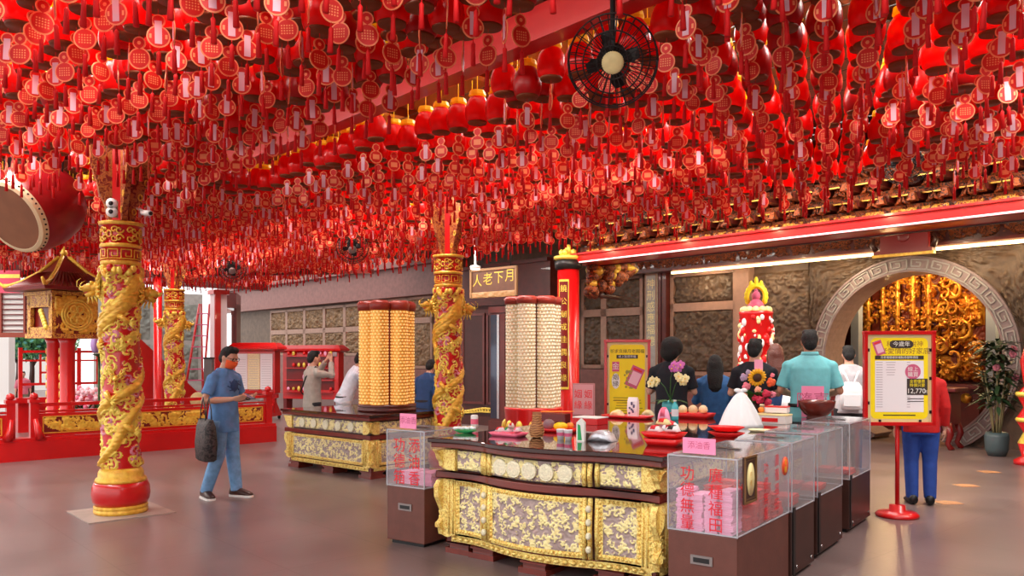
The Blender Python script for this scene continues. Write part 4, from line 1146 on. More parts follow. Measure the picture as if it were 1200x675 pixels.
# ================================================================ offerings on the long table
ri = random.Random(21)
def tp(u, v): 
    p = flat(u, v, CH); return p
M['silver'] = mat('silver_foil', (214, 216, 224), 0.25, metal=0.6, bump=0.6, bscale=30)
M['plastic_red'] = mat('red_plastic', (224, 24, 26), 0.3)
M['plastic_pink'] = mat('pink_plastic', (244, 110, 140), 0.35)
M['cloth_white'] = mat('white_thin_plastic', (240, 242, 246), 0.45)
M['rice'] = mat('cream_food', (244, 226, 180), 0.6, noise=0.15, nscale=30)
M['orange'] = mat('orange_fruit', (246, 140, 40), 0.5)
M['green_print'] = mat('green_print', (30, 160, 90), 0.5)
M['teal'] = mat('teal_glass', (80, 190, 200), 0.2)
def tray(label, u, v, w_, d_, m, rz=0.0, h=0.03, z=CH, oval=False, name='offering_tray', cat='tray', grp='trays of offerings'):
    p = tp(u, v)
    o = thing(name, label, cat, (p.x, p.y, z), rz, grp)
    b = MB()
    if oval:
        b.lathe([(0.6, 0.0), (0.62, 0.004), (1.0, h), (0.985, h+0.003), (0.6, 0.008)], 28, 0, Matrix.Scale(w_/2, 4, (1, 0, 0)) @ Matrix.Scale(d_/2, 4, (0, 1, 0)), True, True)
    else:
        def rr(x, y, r, z_):
            pts = []
            for cx, cy, a0_ in ((x-r, y-r, 0), (-x+r, y-r, PI/2), (-x+r, -y+r, PI), (x-r, -y+r, 1.5*PI)):
                for k in range(5):
                    a = a0_+k*PI/8; pts.append((cx+r*math.cos(a), cy+r*math.sin(a), z_))
            return pts
        b.rings([rr(w_/2-0.025, d_/2-0.025, 0.02, 0.0), rr(w_/2, d_/2, 0.03, h), rr(w_/2-0.006, d_/2-0.006, 0.03, h), rr(w_/2-0.03, d_/2-0.03, 0.02, 0.006)])
    b.build('tray_body', m, o); return o
def pkt(label, u, v, w_, d_, h, m, band=None, rz=0.0, dz=0.0, name='snack_packet', cat='packet', tilt=0.0, grp='packets offered on the long table'):
    p = tp(u, v)
    o = thing(name, label, cat, (p.x, p.y, CH+dz), rz, grp)
    b = MB(); n = 10
    rs = []
    for k in range(n+1):
        x = -w_/2+w_*k/n; q = math.sin(PI*min(1, max(0, k/n)))**0.5
        hh = max(0.004, h*q); dd = d_*(0.86+0.14*q)
        rs.append([(x, -dd/2, hh*0.45), (x, -dd*0.3, 0.0), (x, dd*0.3, 0.0), (x, dd/2, hh*0.45), (x, dd*0.28, hh), (x, -dd*0.28, hh)])
    b.rings(rs, 0, True, Matrix.Rotation(tilt, 4, 'X')); b.build('wrapper', m, o)
    if band:
        b = MB(); rs = []
        for k in range(3, 8):
            x = -w_/2+w_*k/n; q = math.sin(PI*k/n)**0.5; hh = h*q+0.002; dd = d_*(0.86+0.14*q)+0.003
            rs.append([(x, -dd/2, hh*0.45), (x, dd/2, hh*0.45), (x, dd*0.28, hh), (x, -dd*0.28, hh)])
        b.rings(rs, 0, True, Matrix.Rotation(tilt, 4, 'X')); b.build('printed_band', band, o)
    return o
def carton(label, u, v, w_, d_, h, m, lid=None, rz=0.0, dz=0.0, name='gift_box', strip=None, grp='boxes offered on the long table'):
    p = tp(u, v); o = thing(name, label, 'box', (p.x, p.y, CH+dz), rz, grp)
    b = MB(); b.box((0, 0, h*0.45), (w_, d_, h*0.9)); b.build('carton', m, o, bevel=0.004)
    b = MB(); b.box((0, 0, h*0.92), (w_+0.008, d_+0.008, h*0.16)); b.build('lid', lid or m, o, bevel=0.004)
    if strip:
        b = MB(); b.box((0, -d_/2-0.0025, h*0.42), (w_*0.5, 0.003, h*0.4)); b.build('printed_label', strip, o)
    return o
def fruit(label, u, v, r, m, dz=0.0, grp=None, cat='fruit', name='fruit', sq=0.92):
    p = tp(u, v); o = thing(name, label, cat, (p.x, p.y, CH+dz), 0, grp)
    b = MB(); b.lathe([(0.12*r, 0.0), (0.55*r, 0.1*r), (0.9*r, 0.5*r*sq), (r, r*sq), (0.9*r, 1.45*r*sq), (0.5*r, 1.85*r*sq), (0.1*r, 1.86*r*sq)], 18, 0); b.build('flesh', m, o)
    b = MB(); b.tube([(0, 0, 1.84*r*sq), (0.004, 0, 1.84*r*sq+r*0.25)], [r*0.08, r*0.05], 6, 0); b.build('stem', M['green'], o)
    return o
def bottle(label, u, v, r, h, m, cap, lab=None, name='bottle', cat='bottle', dz=0):
    p = tp(u, v); o = thing(name, label, cat, (p.x, p.y, CH+dz))
    b = MB(); b.lathe([(r*0.9, 0), (r, 0.01), (r, h*0.62), (r*0.8, h*0.74), (r*0.36, h*0.86), (r*0.36, h*0.92)], 18, 0); b.build('bottle_body', m, o)
    b = MB(); b.lathe([(r*0.42, h*0.92), (r*0.42, h)], 14, 0); b.build('cap', cap, o)
    if lab: b = MB(); b.lathe([(r*1.02, h*0.2), (r*1.02, h*0.55)], 18, 0, None, True, False); b.build('label', lab, o)
    return o
def can(label, u, v, r, h, m, band, dz=0.0):
    p = tp(u, v); o = thing('drink_can', label, 'can', (p.x, p.y, CH+dz))
    b = MB(); b.lathe([(r*0.8, 0), (r, 0.01), (r, h*0.9), (r*0.84, h*0.97), (r*0.82, h)], 18, 0); b.build('can_body', m, o)
    b = MB(); b.lathe([(r*1.015, h*0.3), (r*1.015, h*0.7)], 18, 0, None, True, False); b.build('printed_band', band, o)

# near left corner: white buns on a green dish, a small can
tray('green dish of white paper flowers at the corner of the long table', 545, 507, 0.22, 0.15, M['green_print'], RC, 0.02, oval=True, name='dish', cat='dish')
for i in range(7):
    q = tp(534+i*3.4, 507.3-0.3*(i % 2)); o = thing('paper_flower', 'small white paper flower on the green dish', 'paper flower', (q.x, q.y, CH+0.026), i, 'white paper flowers on the green dish')
    b = MB()
    for k in range(5): b.ell((0.012*math.cos(k*1.257), 0.012*math.sin(k*1.257), 0.014), (0.014, 0.014, 0.013), 0, None, 7, 5)
    b.build('petals', M['cloth_white'], o)
    b = MB(); b.ell((0, 0, 0.024), 0.006, 0, None, 7, 5); b.build('flower_centre', M['gold_hi'], o)
can('white drink can with a red band beside the green dish', 556, 501.5, 0.033, 0.115, M['white'], M['plastic_pink'])
# pink tray with packets
tray('pink tray of white packets on the long table in front of the woven basket', 596, 511, 0.30, 0.18, M['plastic_pink'], RC, 0.03)
for i, (du, dv, dz, m, bd) in enumerate(((-10, 0.2, 0.034, 'paper', 'ink_red'), (0, 0.4, 0.034, 'paper', 'green_print'), (10, 0.2, 0.034, 'paper', 'plastic_pink'), (3, 0.6, 0.072, 'white', 'plastic_red'))):
    pkt(('white packet with red print on the pink tray', 'white packet with green print in the middle of the pink tray', 'white packet with pink print at the end of the pink tray', 'topmost white packet with a red band on the pink tray')[i], 596+du, 511+dv-0.6, 0.044, 0.1, 0.035, M[m], M[bd], RC+(0.5 if i == 3 else 0.05*i), dz)
# woven basket
p = tp(629, 513); o = thing('woven_basket', 'brown woven vase shaped basket on the long table', 'basket', (p.x, p.y, CH))
b = MB(); prof = [(0.03, 0), (0.05, 0.02), (0.056, 0.06), (0.045, 0.1), (0.03, 0.14), (0.034, 0.2), (0.03, 0.2)]
b.lathe(prof, 20, 0)
for k in range(10):
    z = 0.012+0.018*k
    r = np.interp(z, [q[1] for q in prof[:6]], [q[0] for q in prof[:6]])
    b.tube([((r+0.003)*math.cos(a*PI/10), (r+0.003)*math.sin(a*PI/10), z+0.004*math.sin(a*PI/2+k)) for a in range(21)], 0.0045, 5, 1)
b.build('weave', [mat('brown_wicker', (150, 96, 60), 0.6), mat('light_wicker', (196, 140, 88), 0.6)], o)
# fruit tray behind
tray('red tray of round fruit on the long table below the couplet pillar', 655, 506, 0.36, 0.22, M['plastic_red'], RC, 0.03)
fruit('greyish purple round fruit on the red fruit tray', 643, 505, 0.05, mat('grey_purple_skin', (150, 118, 126), 0.6, noise=0.2), 0.012, None, 'fruit', 'melon')
fruit('bright yellow melon on the red fruit tray', 657, 506.4, 0.062, mat('yellow_skin', (252, 210, 20), 0.45), 0.012, None, 'fruit', 'melon', 0.6)
fruit('orange fruit behind the yellow melon on the red tray', 668, 505, 0.034, M['orange'], 0.012, None)
# joss sticks laid in a holder
p = tp(650, 494); o = thing('incense_holder', 'bundle of orange incense sticks lying in a red holder behind the fruit tray', 'incense', (p.x, p.y, CH), RC)
b = MB(); b.box((0, 0, 0.04), (0.3, 0.1, 0.08)); b.build('holder', M['red_dark'], o, bevel=0.006)
for k in range(6):
    b = MB(); b.tube([(-0.15, -0.03+0.012*k, 0.088+0.004*(k % 2)), (0.2, -0.035+0.014*k, 0.105)], 0.004, 5, 0); b.build('stick', M['orange'], o)
# cups, bottle, bag
for i, (u, v) in enumerate(((657, 515), (666, 516))):
    p = tp(u, v); o = thing('paper_cup', ('white paper cup in front of the yellow melon', 'second white paper cup beside the green and white carton')[i], 'cup', (p.x, p.y, CH))
    b = MB(); b.lathe([(0.024, 0), (0.033, 0.075), (0.035, 0.077), (0.033, 0.08), (0.03, 0.075), (0.023, 0.004)], 18, 0); b.build('cup_wall', M['paper'], o)
    b = MB(); b.lathe([(0.0285, 0.03), (0.0315, 0.055)], 18, 0, None, True, False); b.build('printed_band', M['pink_print'], o)
p = tp(681, 517); o = thing('drink_carton', 'white drink carton with a green stripe on the long table', 'carton', (p.x, p.y, CH), RC+0.3)
b = MB(); b.box((0, 0, 0.07), (0.06, 0.05, 0.14)); b.prism([(-0.03, 0.14), (0.03, 0.14), (0.0, 0.17)], -0.025, 0.025, 0, None, 'y'); b.build('carton_body', M['white'], o)
b = MB(); b.prism([(-0.02, 0.01), (0.012, 0.01), (0.0, 0.12), (-0.02, 0.13)], -0.0265, -0.0255, 0); b.build('green_stripe', M['green_print'], o)
pkt('crinkled silver bag of snacks beside the drink carton', 706, 517, 0.2, 0.15, 0.085, M['silver'], None, RC, 0, 'snack_bag', 'bag')
carton('flat white box with a red base on the far side of the silver bag', 692, 497, 0.26, 0.2, 0.07, M['plastic_red'], M['white'], RC)
# long red tray with bags, fan and doll
tray('long red tray along the far edge of the long table below the yellow notice board', 735, 490, 0.52, 0.22, M['plastic_red'], RC, 0.03)
for i, (u, w_, m, l) in enumerate(((723, 0.14, 'rice', 'cream bag of food at one end of the long red tray'), (759, 0.13, 'rice', 'cream food bag beside the white spotted bag in the long red tray'))):
    pkt(l, u, 489, w_, 0.12, 0.06, M[m], M['gold_pale'], RC+0.3*i, 0.014, 'food_bag', 'bag', 0.1)
p = tp(742, 489.9); o = thing('spotted_bag', 'tall white bag with a blue flower print standing in the long red tray', 'bag', (p.x, p.y, CH+0.012), RC)
b = MB(); b.rings([[(x, y, z) for x, y in ((-w_/2, -d_/2), (w_/2, -d_/2), (w_/2, d_/2), (-w_/2, d_/2))] for w_, d_, z in ((0.1, 0.05, 0), (0.11, 0.06, 0.08), (0.11, 0.04, 0.16), (0.1, 0.01, 0.2))], 0, False); b.build('bag_body', M['paper'], o)
b = MB()
for k in range(9): b.lathe([(0.0, 0), (0.012, 0), (0.012, 0.002)], 8, 0, Matrix.Translation((ri.uniform(-0.04, 0.04), -0.033+0.0, 0.04+0.013*k)) @ Matrix.Rotation(PI/2, 4, 'X'))
b.build('flower_print', mat('blue_grey_print', (96, 92, 128), 0.6), o)
# second red tray at the far edge with food
tray('red tray of cream food at the far edge of the table under the orchids', 812, 489.5, 0.42, 0.24, M['plastic_red'], RC, 0.05)
for i, (u, r) in enumerate(((800, 0.046), (812, 0.048), (824, 0.046))):
    p = tp(u, 489.3); o = thing('rice_cake', ('cream rice cake at one end of the red tray under the orchids', 'middle rice cake on the red tray under the orchids', 'rice cake at the far end of the red tray under the orchids')[i], 'cake', (p.x, p.y, CH+0.0525), 0, 'rice cakes on the far red tray')
    b = MB(); b.lathe([(r*0.8, 0), (r, 0.02), (r*0.95, 0.05), (r*0.5, 0.07), (0.01, 0.075)], 18, 0); b.build('cake', M['rice'], o)
    b = MB(); b.lathe([(r*0.82, -0.001), (r*1.03, 0.02), (r*1.03, 0.03)], 18, 0, None, True, False); b.build('paper_case', M['gold_pale'], o)
pkt('pink and white gift bag standing under the orchids', 778, 496, 0.12, 0.08, 0.15, M['paper_pink'], M['plastic_pink'], RC, 0.0, 'gift_bag', 'bag')
# orchid pot
p = tp(785, 486.6); o = thing('orchid_pot', 'teal pot of pale yellow and magenta orchids in front of the person in black', 'potted orchid', (p.x, p.y, CH), RC)
b = MB(); b.lathe([(0.055, 0), (0.075, 0.03), (0.085, 0.1), (0.08, 0.15), (0.07, 0.155), (0.06, 0.13)], 20, 0); b.build('pot', M['teal'], o)
M['petal_y'] = mat('pale_yellow_petal', (232, 226, 168), 0.5); M['petal_m'] = mat('magenta_petal', (206, 110, 190), 0.5)
def orchid(mb, c, sc, mi, rz, up=0.0):
    T_ = Matrix.Translation(c) @ Matrix.Rotation(rz, 4, 'Z') @ Matrix.Rotation(up, 4, 'X') @ Matrix.Scale(sc, 4)
    for k in range(5):
        a = 2*PI*k/5+PI/2; w_ = 0.3 if k in (1, 4) else 0.22
        ct = Vector((0.28*math.cos(a), 0, 0.28*math.sin(a)))
        A = Matrix.Translation(ct) @ Matrix.Rotation(-(a-PI/2), 4, 'Y')
        mb.ell((0, 0.03, 0), (w_, 0.035, 0.3), mi, T_ @ A, 9, 6)
    mb.ell((0, -0.08, -0.05), (0.09, 0.12, 0.12), 2, T_, 8, 6)
stems = [((0.02, 0, 0.14), (-0.05, -0.02, 0.3), (-0.12, -0.04, 0.38), (-0.18, -0.06, 0.36), 0), ((0.0, 0.01, 0.14), (0.06, 0, 0.32), (0.12, -0.02, 0.4), (0.2, -0.03, 0.38), 0), ((0.0, 0.0, 0.14), (0.0, 0.02, 0.4), (0.04, 0.0, 0.5), (0.14, -0.01, 0.54), 1)]
for i, (a, b1, c1, d1, mi) in enumerate(stems):
    sb = MB(); sb.tube([a, b1, c1, d1], [0.006, 0.005, 0.004, 0.003], 6, 0); so_ = sb.build('flower_stem', M['green'], o)
    fb = MB()
    for k in range(5):
        q = Vector(c1).lerp(Vector(d1), k/4)+Vector((0, -0.03, ri.uniform(-0.03, 0.03)))
        orchid(fb, q, 0.08+0.01*ri.random(), mi, ri.uniform(-0.5, 0.5), ri.uniform(-0.3, 0.3))
    fb.build('orchid_flower', [M['petal_y'], M['petal_m'], M['gold_hi']], so_)
def leaf(mb, base, direc, L_, w_, droop=0.5, mi=0):
    d = Vector(direc).normalized(); side = d.cross(Vector((0, 0, 1))).normalized(); n = 6
    A = []; B = []
    for k in range(n+1):
        q = k/n; c = Vector(base)+d*(L_*q)+Vector((0, 0, -droop*L_*q*q)); ww = w_*math.sin(PI*min(0.98, q*0.92+0.06))
        A.append(c-side*ww); B.append(c+side*ww)
    vs = A+B+[a+Vector((0, 0, -0.003)) for a in A]+[b_+Vector((0, 0, -0.003)) for b_ in B]; m_ = n+1
    fs = []
    for k in range(n):
        fs += [(k, k+1, m_+k+1, m_+k), (2*m_+k, 3*m_+k, 3*m_+k+1, 2*m_+k+1)]
    mb.add(vs, fs, mi, True)
b = MB()
for k in range(7): a = k*0.9; leaf(b, (0.03*math.cos(a), 0.03*math.sin(a), 0.14), (math.cos(a), math.sin(a), 0.5), 0.2, 0.035, 0.5)
b.build('leaves', M['green'], o)
# teal bottle beside
bottle('teal bottle standing beside the orchid pot', 791, 492.5, 0.035, 0.2, M['teal'], M['white'], M['paper'])
# stacked red tray of packages
tray('red tray with white packages nearest the front edge of the long table', 778, 521, 0.30, 0.2, M['plastic_red'], RC, 0.035, CH+0.055)
p = tp(779, 521); tray('lower red tray under the tray of white packages', 779, 521.5, 0.27, 0.2, M['plastic_red'], RC+0.1, 0.05)
for i, (u, dv, dz, m, bd, l) in enumerate(((768, 0, 0.092, 'paper', 'ink_red', 'white package with red print on the nearest red tray'), (788, 0.2, 0.092, 'paper', 'black', 'white package with a black corner on the nearest red tray'), (777, -0.5, 0.14, 'gold_pale', 'plastic_red', 'cream package on top of the white packages on the nearest red tray'))):
    pkt(l, u, 520.5+dv, 0.095, 0.11, 0.045, M[m], M[bd], RC+0.06*i, dz)
pkt('white bag with red print on the far side of the stacked red trays', 786, 508, 0.16, 0.1, 0.1, M['paper'], M['ink_red'], RC+0.2, 0, 'gift_bag', 'bag')
# red dishes and white cloth bag at the aisle side
for i, (v, z) in enumerate(((512, 0.0), (511, 0.04))):
    tray(('lower of two red dishes in front of the knotted white bag', 'upper of two red dishes in front of the knotted white bag')[i], 851, v, 0.3, 0.19, M['plastic_red'], RC, 0.035, CH+z, True, 'red_dish', 'dish', 'stacked red dishes')
p = tp(868, 500); o = thing('white_bag', 'knotted thin white plastic bag heaped like a tent on the long table', 'bag', (p.x, p.y, CH), 0.2)
b = MB(); rs = []
for k in range(11):
    q = k/10; z = 0.31*q; R_ = 0.165*(1-q)**0.75+0.022
    rs.append([(R_*(1+0.1*math.sin(a*5/20*2*PI+q*3)+0.05*math.sin(a*9/20*2*PI))*math.cos(2*PI*a/40)*1.05, R_*(1+0.1*math.sin(a*5/20*2*PI+q*3))*math.sin(2*PI*a/40)*0.8, z) for a in range(40)])
b.rings(rs, 0, True); b.build('bag_body', M['cloth_white'], o)
b = MB()
for k in (-1, 1): b.ell((0.03*k, 0, 0.325), (0.035, 0.02, 0.02), 0, None, 10, 6)
b.ell((0, 0, 0.315), 0.022, 0, None, 8, 6); b.build('knot', M['cloth_white'], o)
# sunflower bouquet in a dark vase
p = tp(884, 491.5); o = thing('flower_bouquet', 'mixed bouquet with one sunflower in a dark vase on the long table', 'bouquet', (p.x, p.y, CH))
b = MB(); b.lathe([(0.06, 0), (0.075, 0.03), (0.06, 0.1), (0.05, 0.14), (0.065, 0.17), (0.055, 0.165)], 18, 0); b.build('vase', M['dark_wood'], o)
b = MB(); 
for k in range(22):
    a = k*2.4; el = 0.3+0.6*ri.random(); leaf(b, (0.02*math.cos(a), 0.02*math.sin(a), 0.16), (math.cos(a), math.sin(a), el*2), 0.24, 0.035, 0.3)
b.build('leaves', M['green'], o)
def bloom(c, r, m, m2=None, kind='rose'):
    fb = MB()
    if kind == 'sun':
        T_ = Matrix.Translation(c) @ Matrix.Rotation(0.25, 4, 'X')
        for k in range(18):
            a = 2*PI*k/18; fb.ell((0, 0, 0), (0.35*r, 0.02, 0.16*r), 0, T_ @ Matrix.Rotation(-a, 4, 'Y') @ Matrix.Translation((0.72*r, 0, 0)), 7, 5)
        o1 = fb.build('sunflower', m, o); c2 = MB(); c2.ell((0, -0.01, 0), (0.5*r, 0.028, 0.5*r), 0, T_, 14, 8); c2.build('flower_centre', m2, o1)
    else:
        for k in range(9):
            a = k*2.4; rr = r*0.5*math.sqrt(k/9); fb.ell((c[0]+rr*math.cos(a), c[1]-0.3*r+0.2*rr, c[2]+rr*math.sin(a)), (r*0.42, r*0.42, r*0.42), 0, None, 8, 6)
        fb.build('blossom', m, o)
FP = {'pink': mat('pink_blossom', (236, 130, 150), 0.5), 'rose': mat('crimson_blossom', (206, 38, 76), 0.5), 'or': mat('orange_blossom', (240, 100, 50), 0.5), 'lil': mat('lilac_blossom', (176, 160, 196), 0.5), 'peach': mat('peach_blossom', (246, 170, 140), 0.5)}
bloom((0.0, -0.09, 0.42), 0.088, mat('sunflower_petal', (246, 186, 30), 0.5), mat('sunflower_disc', (70, 40, 20), 0.7), 'sun')
for c, r, m in (((-0.1, -0.05, 0.33), 0.055, 'pink'), ((0.0, -0.1, 0.3), 0.045, 'peach'), ((0.15, -0.03, 0.37), 0.06, 'or'), ((-0.11, 0.0, 0.42), 0.05, 'lil'), ((0.02, -0.1, 0.2), 0.055, 'rose'), ((0.08, -0.1, 0.26), 0.055, 'rose'), ((0.16, -0.05, 0.25), 0.045, 'pink'), ((-0.03, -0.1, 0.22), 0.04, 'rose'), ((-0.12, -0.05, 0.24), 0.045, 'peach'), ((0.1, -0.09, 0.18), 0.05, 'rose'), ((-0.07, -0.02, 0.47), 0.035, 'lil'), ((0.17, -0.02, 0.44), 0.03, 'pink')):
    bloom(c, r, FP[m])
# cake boxes near the aisle edge
carton('low white carton with an orange fruit print near the aisle edge of the table', 906, 496, 0.3, 0.18, 0.09, M['white'], M['gold_pale'], RC, 0, strip=M['plastic_red'])
carton('clear lidded box of red sweets stacked on the low white carton', 911, 495.5, 0.2, 0.14, 0.06, M['paper'], M['plastic_red'], RC+0.1, 0.098)
carton('white bowl shaped box behind the low white carton', 893, 489, 0.18, 0.14, 0.13, M['white'], M['rice'], RC, 0, strip=M['gold_pale'])
fruit('orange on the low white carton near the aisle', 892, 495.5, 0.03, M['orange'], 0.098, None, 'fruit', 'orange_fruit')
tray('flat pale food tray at the aisle edge of the long table', 893, 506, 0.22, 0.14, M['rice'], RC, 0.02, grp=None, name='food_tray')
# wooden bowl with a pink card behind
q = rel(bx, RC, -0.02, 2.32)
M['bowl'] = mat('red_brown_bowl', (122, 48, 38), 0.25, noise=0.3, nscale=14, coat=0.4)
q = tp(957, 491.0)
o = thing('wooden_bowl', 'big red brown wooden bowl on a foot at the far corner of the table', 'bowl', (q.x, q.y, CH))
b = MB(); b.lathe([(0.09, 0), (0.1, 0.012), (0.085, 0.03), (0.12, 0.05), (0.165, 0.11), (0.178, 0.165), (0.18, 0.185), (0.168, 0.185), (0.15, 0.11), (0.06, 0.06), (0.0, 0.055)], 32, 0); b.build('bowl_wall', M['bowl'], o)
q2 = tp(975, 492.2)
card('pink card standing behind the wooden bowl', (q.x+0.05, q.y+0.24), RC*0.3, 0.22, 0.32, M['pink_card'], 2, 0.0, CH, '隨喜')
# ================================================================ red railing at the court side
def st3(s, t, z=0): x, y = xy(s, t); return (x, y, z)
RS = -13.4
rl_ = thing('red_railing', 'low red railing with carved gold panels on a red kerb', 'railing', st3(RS, 3.2), RB+PI/2)   # local x = depth along the railing, y = away from the hall
b = MB(); b.box((0, 0.18, 0.14), (6.6, 0.36, 0.28)); b.box((0, 0.16, 0.3), (6.6, 0.26, 0.05)); b.build('kerb', M['red'], rl_)
for i, x in enumerate((-2.9, -1.9, -0.75, -0.45, 0.9, 2.2, 3.2)):
    b = MB(); b.box((x, 0.14, 0.58), (0.11, 0.11, 0.52)); b.box((x, 0.14, 0.86), (0.14, 0.14, 0.05)); b.lathe([(0.03, 0.88), (0.06, 0.91), (0.05, 0.96), (0.0, 0.985)], 12, 0, Matrix.Translation((x, 0.14, 0))); b.build('post', M['red'], rl_)
for x0, x1 in ((-2.85, -1.95), (-1.85, -0.8), (-0.4, 0.85), (0.95, 2.15), (2.25, 3.15)):
    w_ = x1-x0
    b = MB(); b.box(((x0+x1)/2, 0.14, 0.5), (w_, 0.05, 0.34)); pn = b.build('panel', M['red'], rl_)
    relief_on(lambda x, z, f: (x0+0.08+x, 0.113-f, 0.39+z), w_-0.16, 0.22, int(w_*60), 16, int(x0*10)+800, int(w_*40), 0.07, 0.02, (0, 1), 0.3, 0.02).build('carved_panel', [M['gold'], M['red_dark']], pn)
    b = MB()
    for c, s_ in ((((x0+x1)/2, 0.11, 0.38), (w_-0.12, 0.012, 0.012)), (((x0+x1)/2, 0.11, 0.62), (w_-0.12, 0.012, 0.012)), ((x0+0.065, 0.11, 0.5), (0.012, 0.012, 0.25)), ((x1-0.065, 0.11, 0.5), (0.012, 0.012, 0.25))): b.box(c, s_)
    b.build('panel_border', M['gold'], pn)
    b = MB(); b.box(((x0+x1)/2, 0.14, 0.80), (w_, 0.07, 0.05)); b.box(((x0+x1)/2, 0.14, 0.7), (w_, 0.05, 0.03)); b.build('rail', M['red'], rl_)
for x, up in ((-0.75, 1), (-0.45, -1)):
    b = MB(); b.tube([(x+0.06*up*-1, 0.02, 0.32), (x-0.03*up, 0.0, 0.42), (x, 0.04, 0.6)], [0.07, 0.05, 0.03], 8, 0); b.build('drum_stone', M['red'], rl_)
# gilded pavilion on four red pillars
ps, pt = st(*px(75, 400, 13.2)[:2])
pv = thing('incense_pavilion', 'gilded carved pavilion with a red pyramid roof on two red pillars behind the railing', 'pavilion', st3(ps, pt), RC+0.06)
zb, zt = 1.86, 2.5; hw = 0.36
for k, (sx, sy) in enumerate(((-1, -1), (1, -1))):
    b = MB(); b.lathe([(0.15, 0), (0.15, 0.3), (0.112, 0.36), (0.112, 1.72), (0.16, 1.84)], 20, 0, Matrix.Translation((sx*0.2, sy*0.05, 0))); pl_ = b.build('pillar', M['red'], pv)
    b = MB()
    for q in range(8): b.tube([(sx*0.2+0.113*math.cos(-2.3+0.13*math.sin(g_)), sy*0.05+0.113*math.sin(-2.3+0.13*math.sin(g_)), 0.62+0.14*q+0.045*math.cos(g_)) for g_ in [2*PI*h/10 for h in range(11)]], 0.014, 5, 0)
    b.build('gilt_scroll', M['gold'], pl_)
b = MB(); b.box((0, 0, zb-0.02), (0.82, 0.82, 0.07)); b.box((0, 0, zt+0.02), (0.84, 0.84, 0.06)); b.box((-0.34, 0, (zb+zt)/2), (0.04, 0.7, zt-zb)); b.box((0, 0.34, (zb+zt)/2), (0.7, 0.04, zt-zb)); b.build('pavilion_body', M['carved_gold'], pv)
relief_on(lambda x, z, f: (hw+0.01+f, -hw+x, zb+z), 2*hw, zt-zb, 44, 40, 901, 60, 0.1, 0.04, (0, 1), 0.3, 0.03).build('carved_side', [M['gold'], M['red_dark']], pv)
b = MB()
for r in (0.24, 0.2): b.tube([(hw+0.035, r*math.cos(a*PI/18), (zb+zt)/2+r*math.sin(a*PI/18)) for a in range(37)], 0.016, 6, 0)
for k in range(6): b.tube([(hw+0.04, 0.1*math.cos(k*PI/3)+0.06*math.cos(g_), (zb+zt)/2+0.1*math.sin(k*PI/3)+0.06*math.sin(g_)) for g_ in [2*PI*h/12 for h in range(13)]], 0.012, 5, 0)
b.build('medallion', M['gold_hi'], pv)
b = MB()   # open front with a carved surround
for c, s_ in (((-0.33, -hw, (zb+zt)/2), (0.1, 0.06, zt-zb)), ((0.33, -hw, (zb+zt)/2), (0.1, 0.06, zt-zb)), ((0, -hw, zt-0.1), (0.7, 0.06, 0.2)), ((0, -hw, zb+0.06), (0.7, 0.06, 0.12))): b.box(c, s_)
b.build('carved_surround', M['carved_gold'], pv)
b = MB()
for k in range(6): b.ell((0.2-0.03*k, -hw-0.03, zb+0.12+0.05*k), (0.05, 0.04, 0.05), 0, None, 8, 6)
b.build('gilt_figure', M['gold_hi'], pv)
b = MB(); b.box((0, 0, (zb+zt)/2), (0.62, 0.62, zt-zb-0.1)); b.build('dark_interior', M['red_dark'], pv)
b = MB()
def ringq(r, z, c=0.0): return [(sx*r, sy*r, z+c) for sx, sy in ((-1, -1), (1, -1), (1, 1), (-1, 1))]
b.rings([ringq(0.62, zt+0.06), ringq(0.64, zt+0.11), ringq(0.45, zt+0.2), ringq(0.26, zt+0.36), ringq(0.05, zt+0.62), ringq(0.03, zt+0.66)], 0, False)
for sx, sy in ((-1, -1), (1, -1), (1, 1), (-1, 1)):
    b.tube([(sx*0.7, sy*0.7, zt+0.22), (sx*0.62, sy*0.62, zt+0.13), (sx*0.45, sy*0.45, zt+0.22), (sx*0.26, sy*0.26, zt+0.38), (sx*0.05, sy*0.05, zt+0.64)], [0.02, 0.035, 0.03, 0.03, 0.03], 7, 1)
for k in range(13):
    for q in range(4):
        u_ = -0.56+1.12*k/12; T_ = Matrix.Rotation(q*PI/2, 4, 'Z'); b.tube([(u_, -0.63, zt+0.1), (u_*0.72, -0.46, zt+0.205), (u_*0.42, -0.27, zt+0.365)], 0.016, 5, 0, T_)
b.build('roof', [M['red_dark'], M['gold']], pv)
b = MB(); b.lathe([(0.03, zt+0.66), (0.06, zt+0.7), (0.03, zt+0.76), (0.0, zt+0.82)], 12, 0); b.build('finial', M['gold'], pv)
# big hanging drum
dr = thing('hanging_drum', 'big red drum with a brown skin hanging between the lanterns', 'drum', DRUM, 0.0)
Rd = Matrix.Rotation(-0.36, 4, 'Z') @ Matrix.Rotation(PI/2+0.52, 4, 'X')
b = MB(); b.lathe([(0.36, -0.36), (0.42, -0.25), (0.46, -0.05), (0.45, 0.12), (0.40, 0.28), (0.385, 0.3)], 40, 0, Rd, True, False); b.build('drum_shell', mat('drum_red', (150, 18, 26), 0.3, noise=0.2), dr)
b = MB(); b.lathe([(0.385, 0.295), (0.36, 0.315), (0.0, 0.318)], 40, 0, Rd, False, False); b.lathe([(0.0, -0.365), (0.36, -0.36)], 40, 0, Rd, False, False); b.build('drum_skin', mat('brown_drum_skin', (142, 88, 56), 0.5, noise=0.2, nscale=4), dr)
b = MB(); b.lathe([(0.40, 0.245), (0.412, 0.245), (0.392, 0.305), (0.355, 0.318), (0.35, 0.316)], 40, 0, Rd, False, False); hd = b.build('skin_rim', mat('cream_rim', (214, 190, 150), 0.5), dr)
b = MB()
for k in range(44): a = 2*PI*k/44; b.ell((0.405*math.cos(a), 0.405*math.sin(a), 0.27), 0.011, 0, Rd, 7, 5)
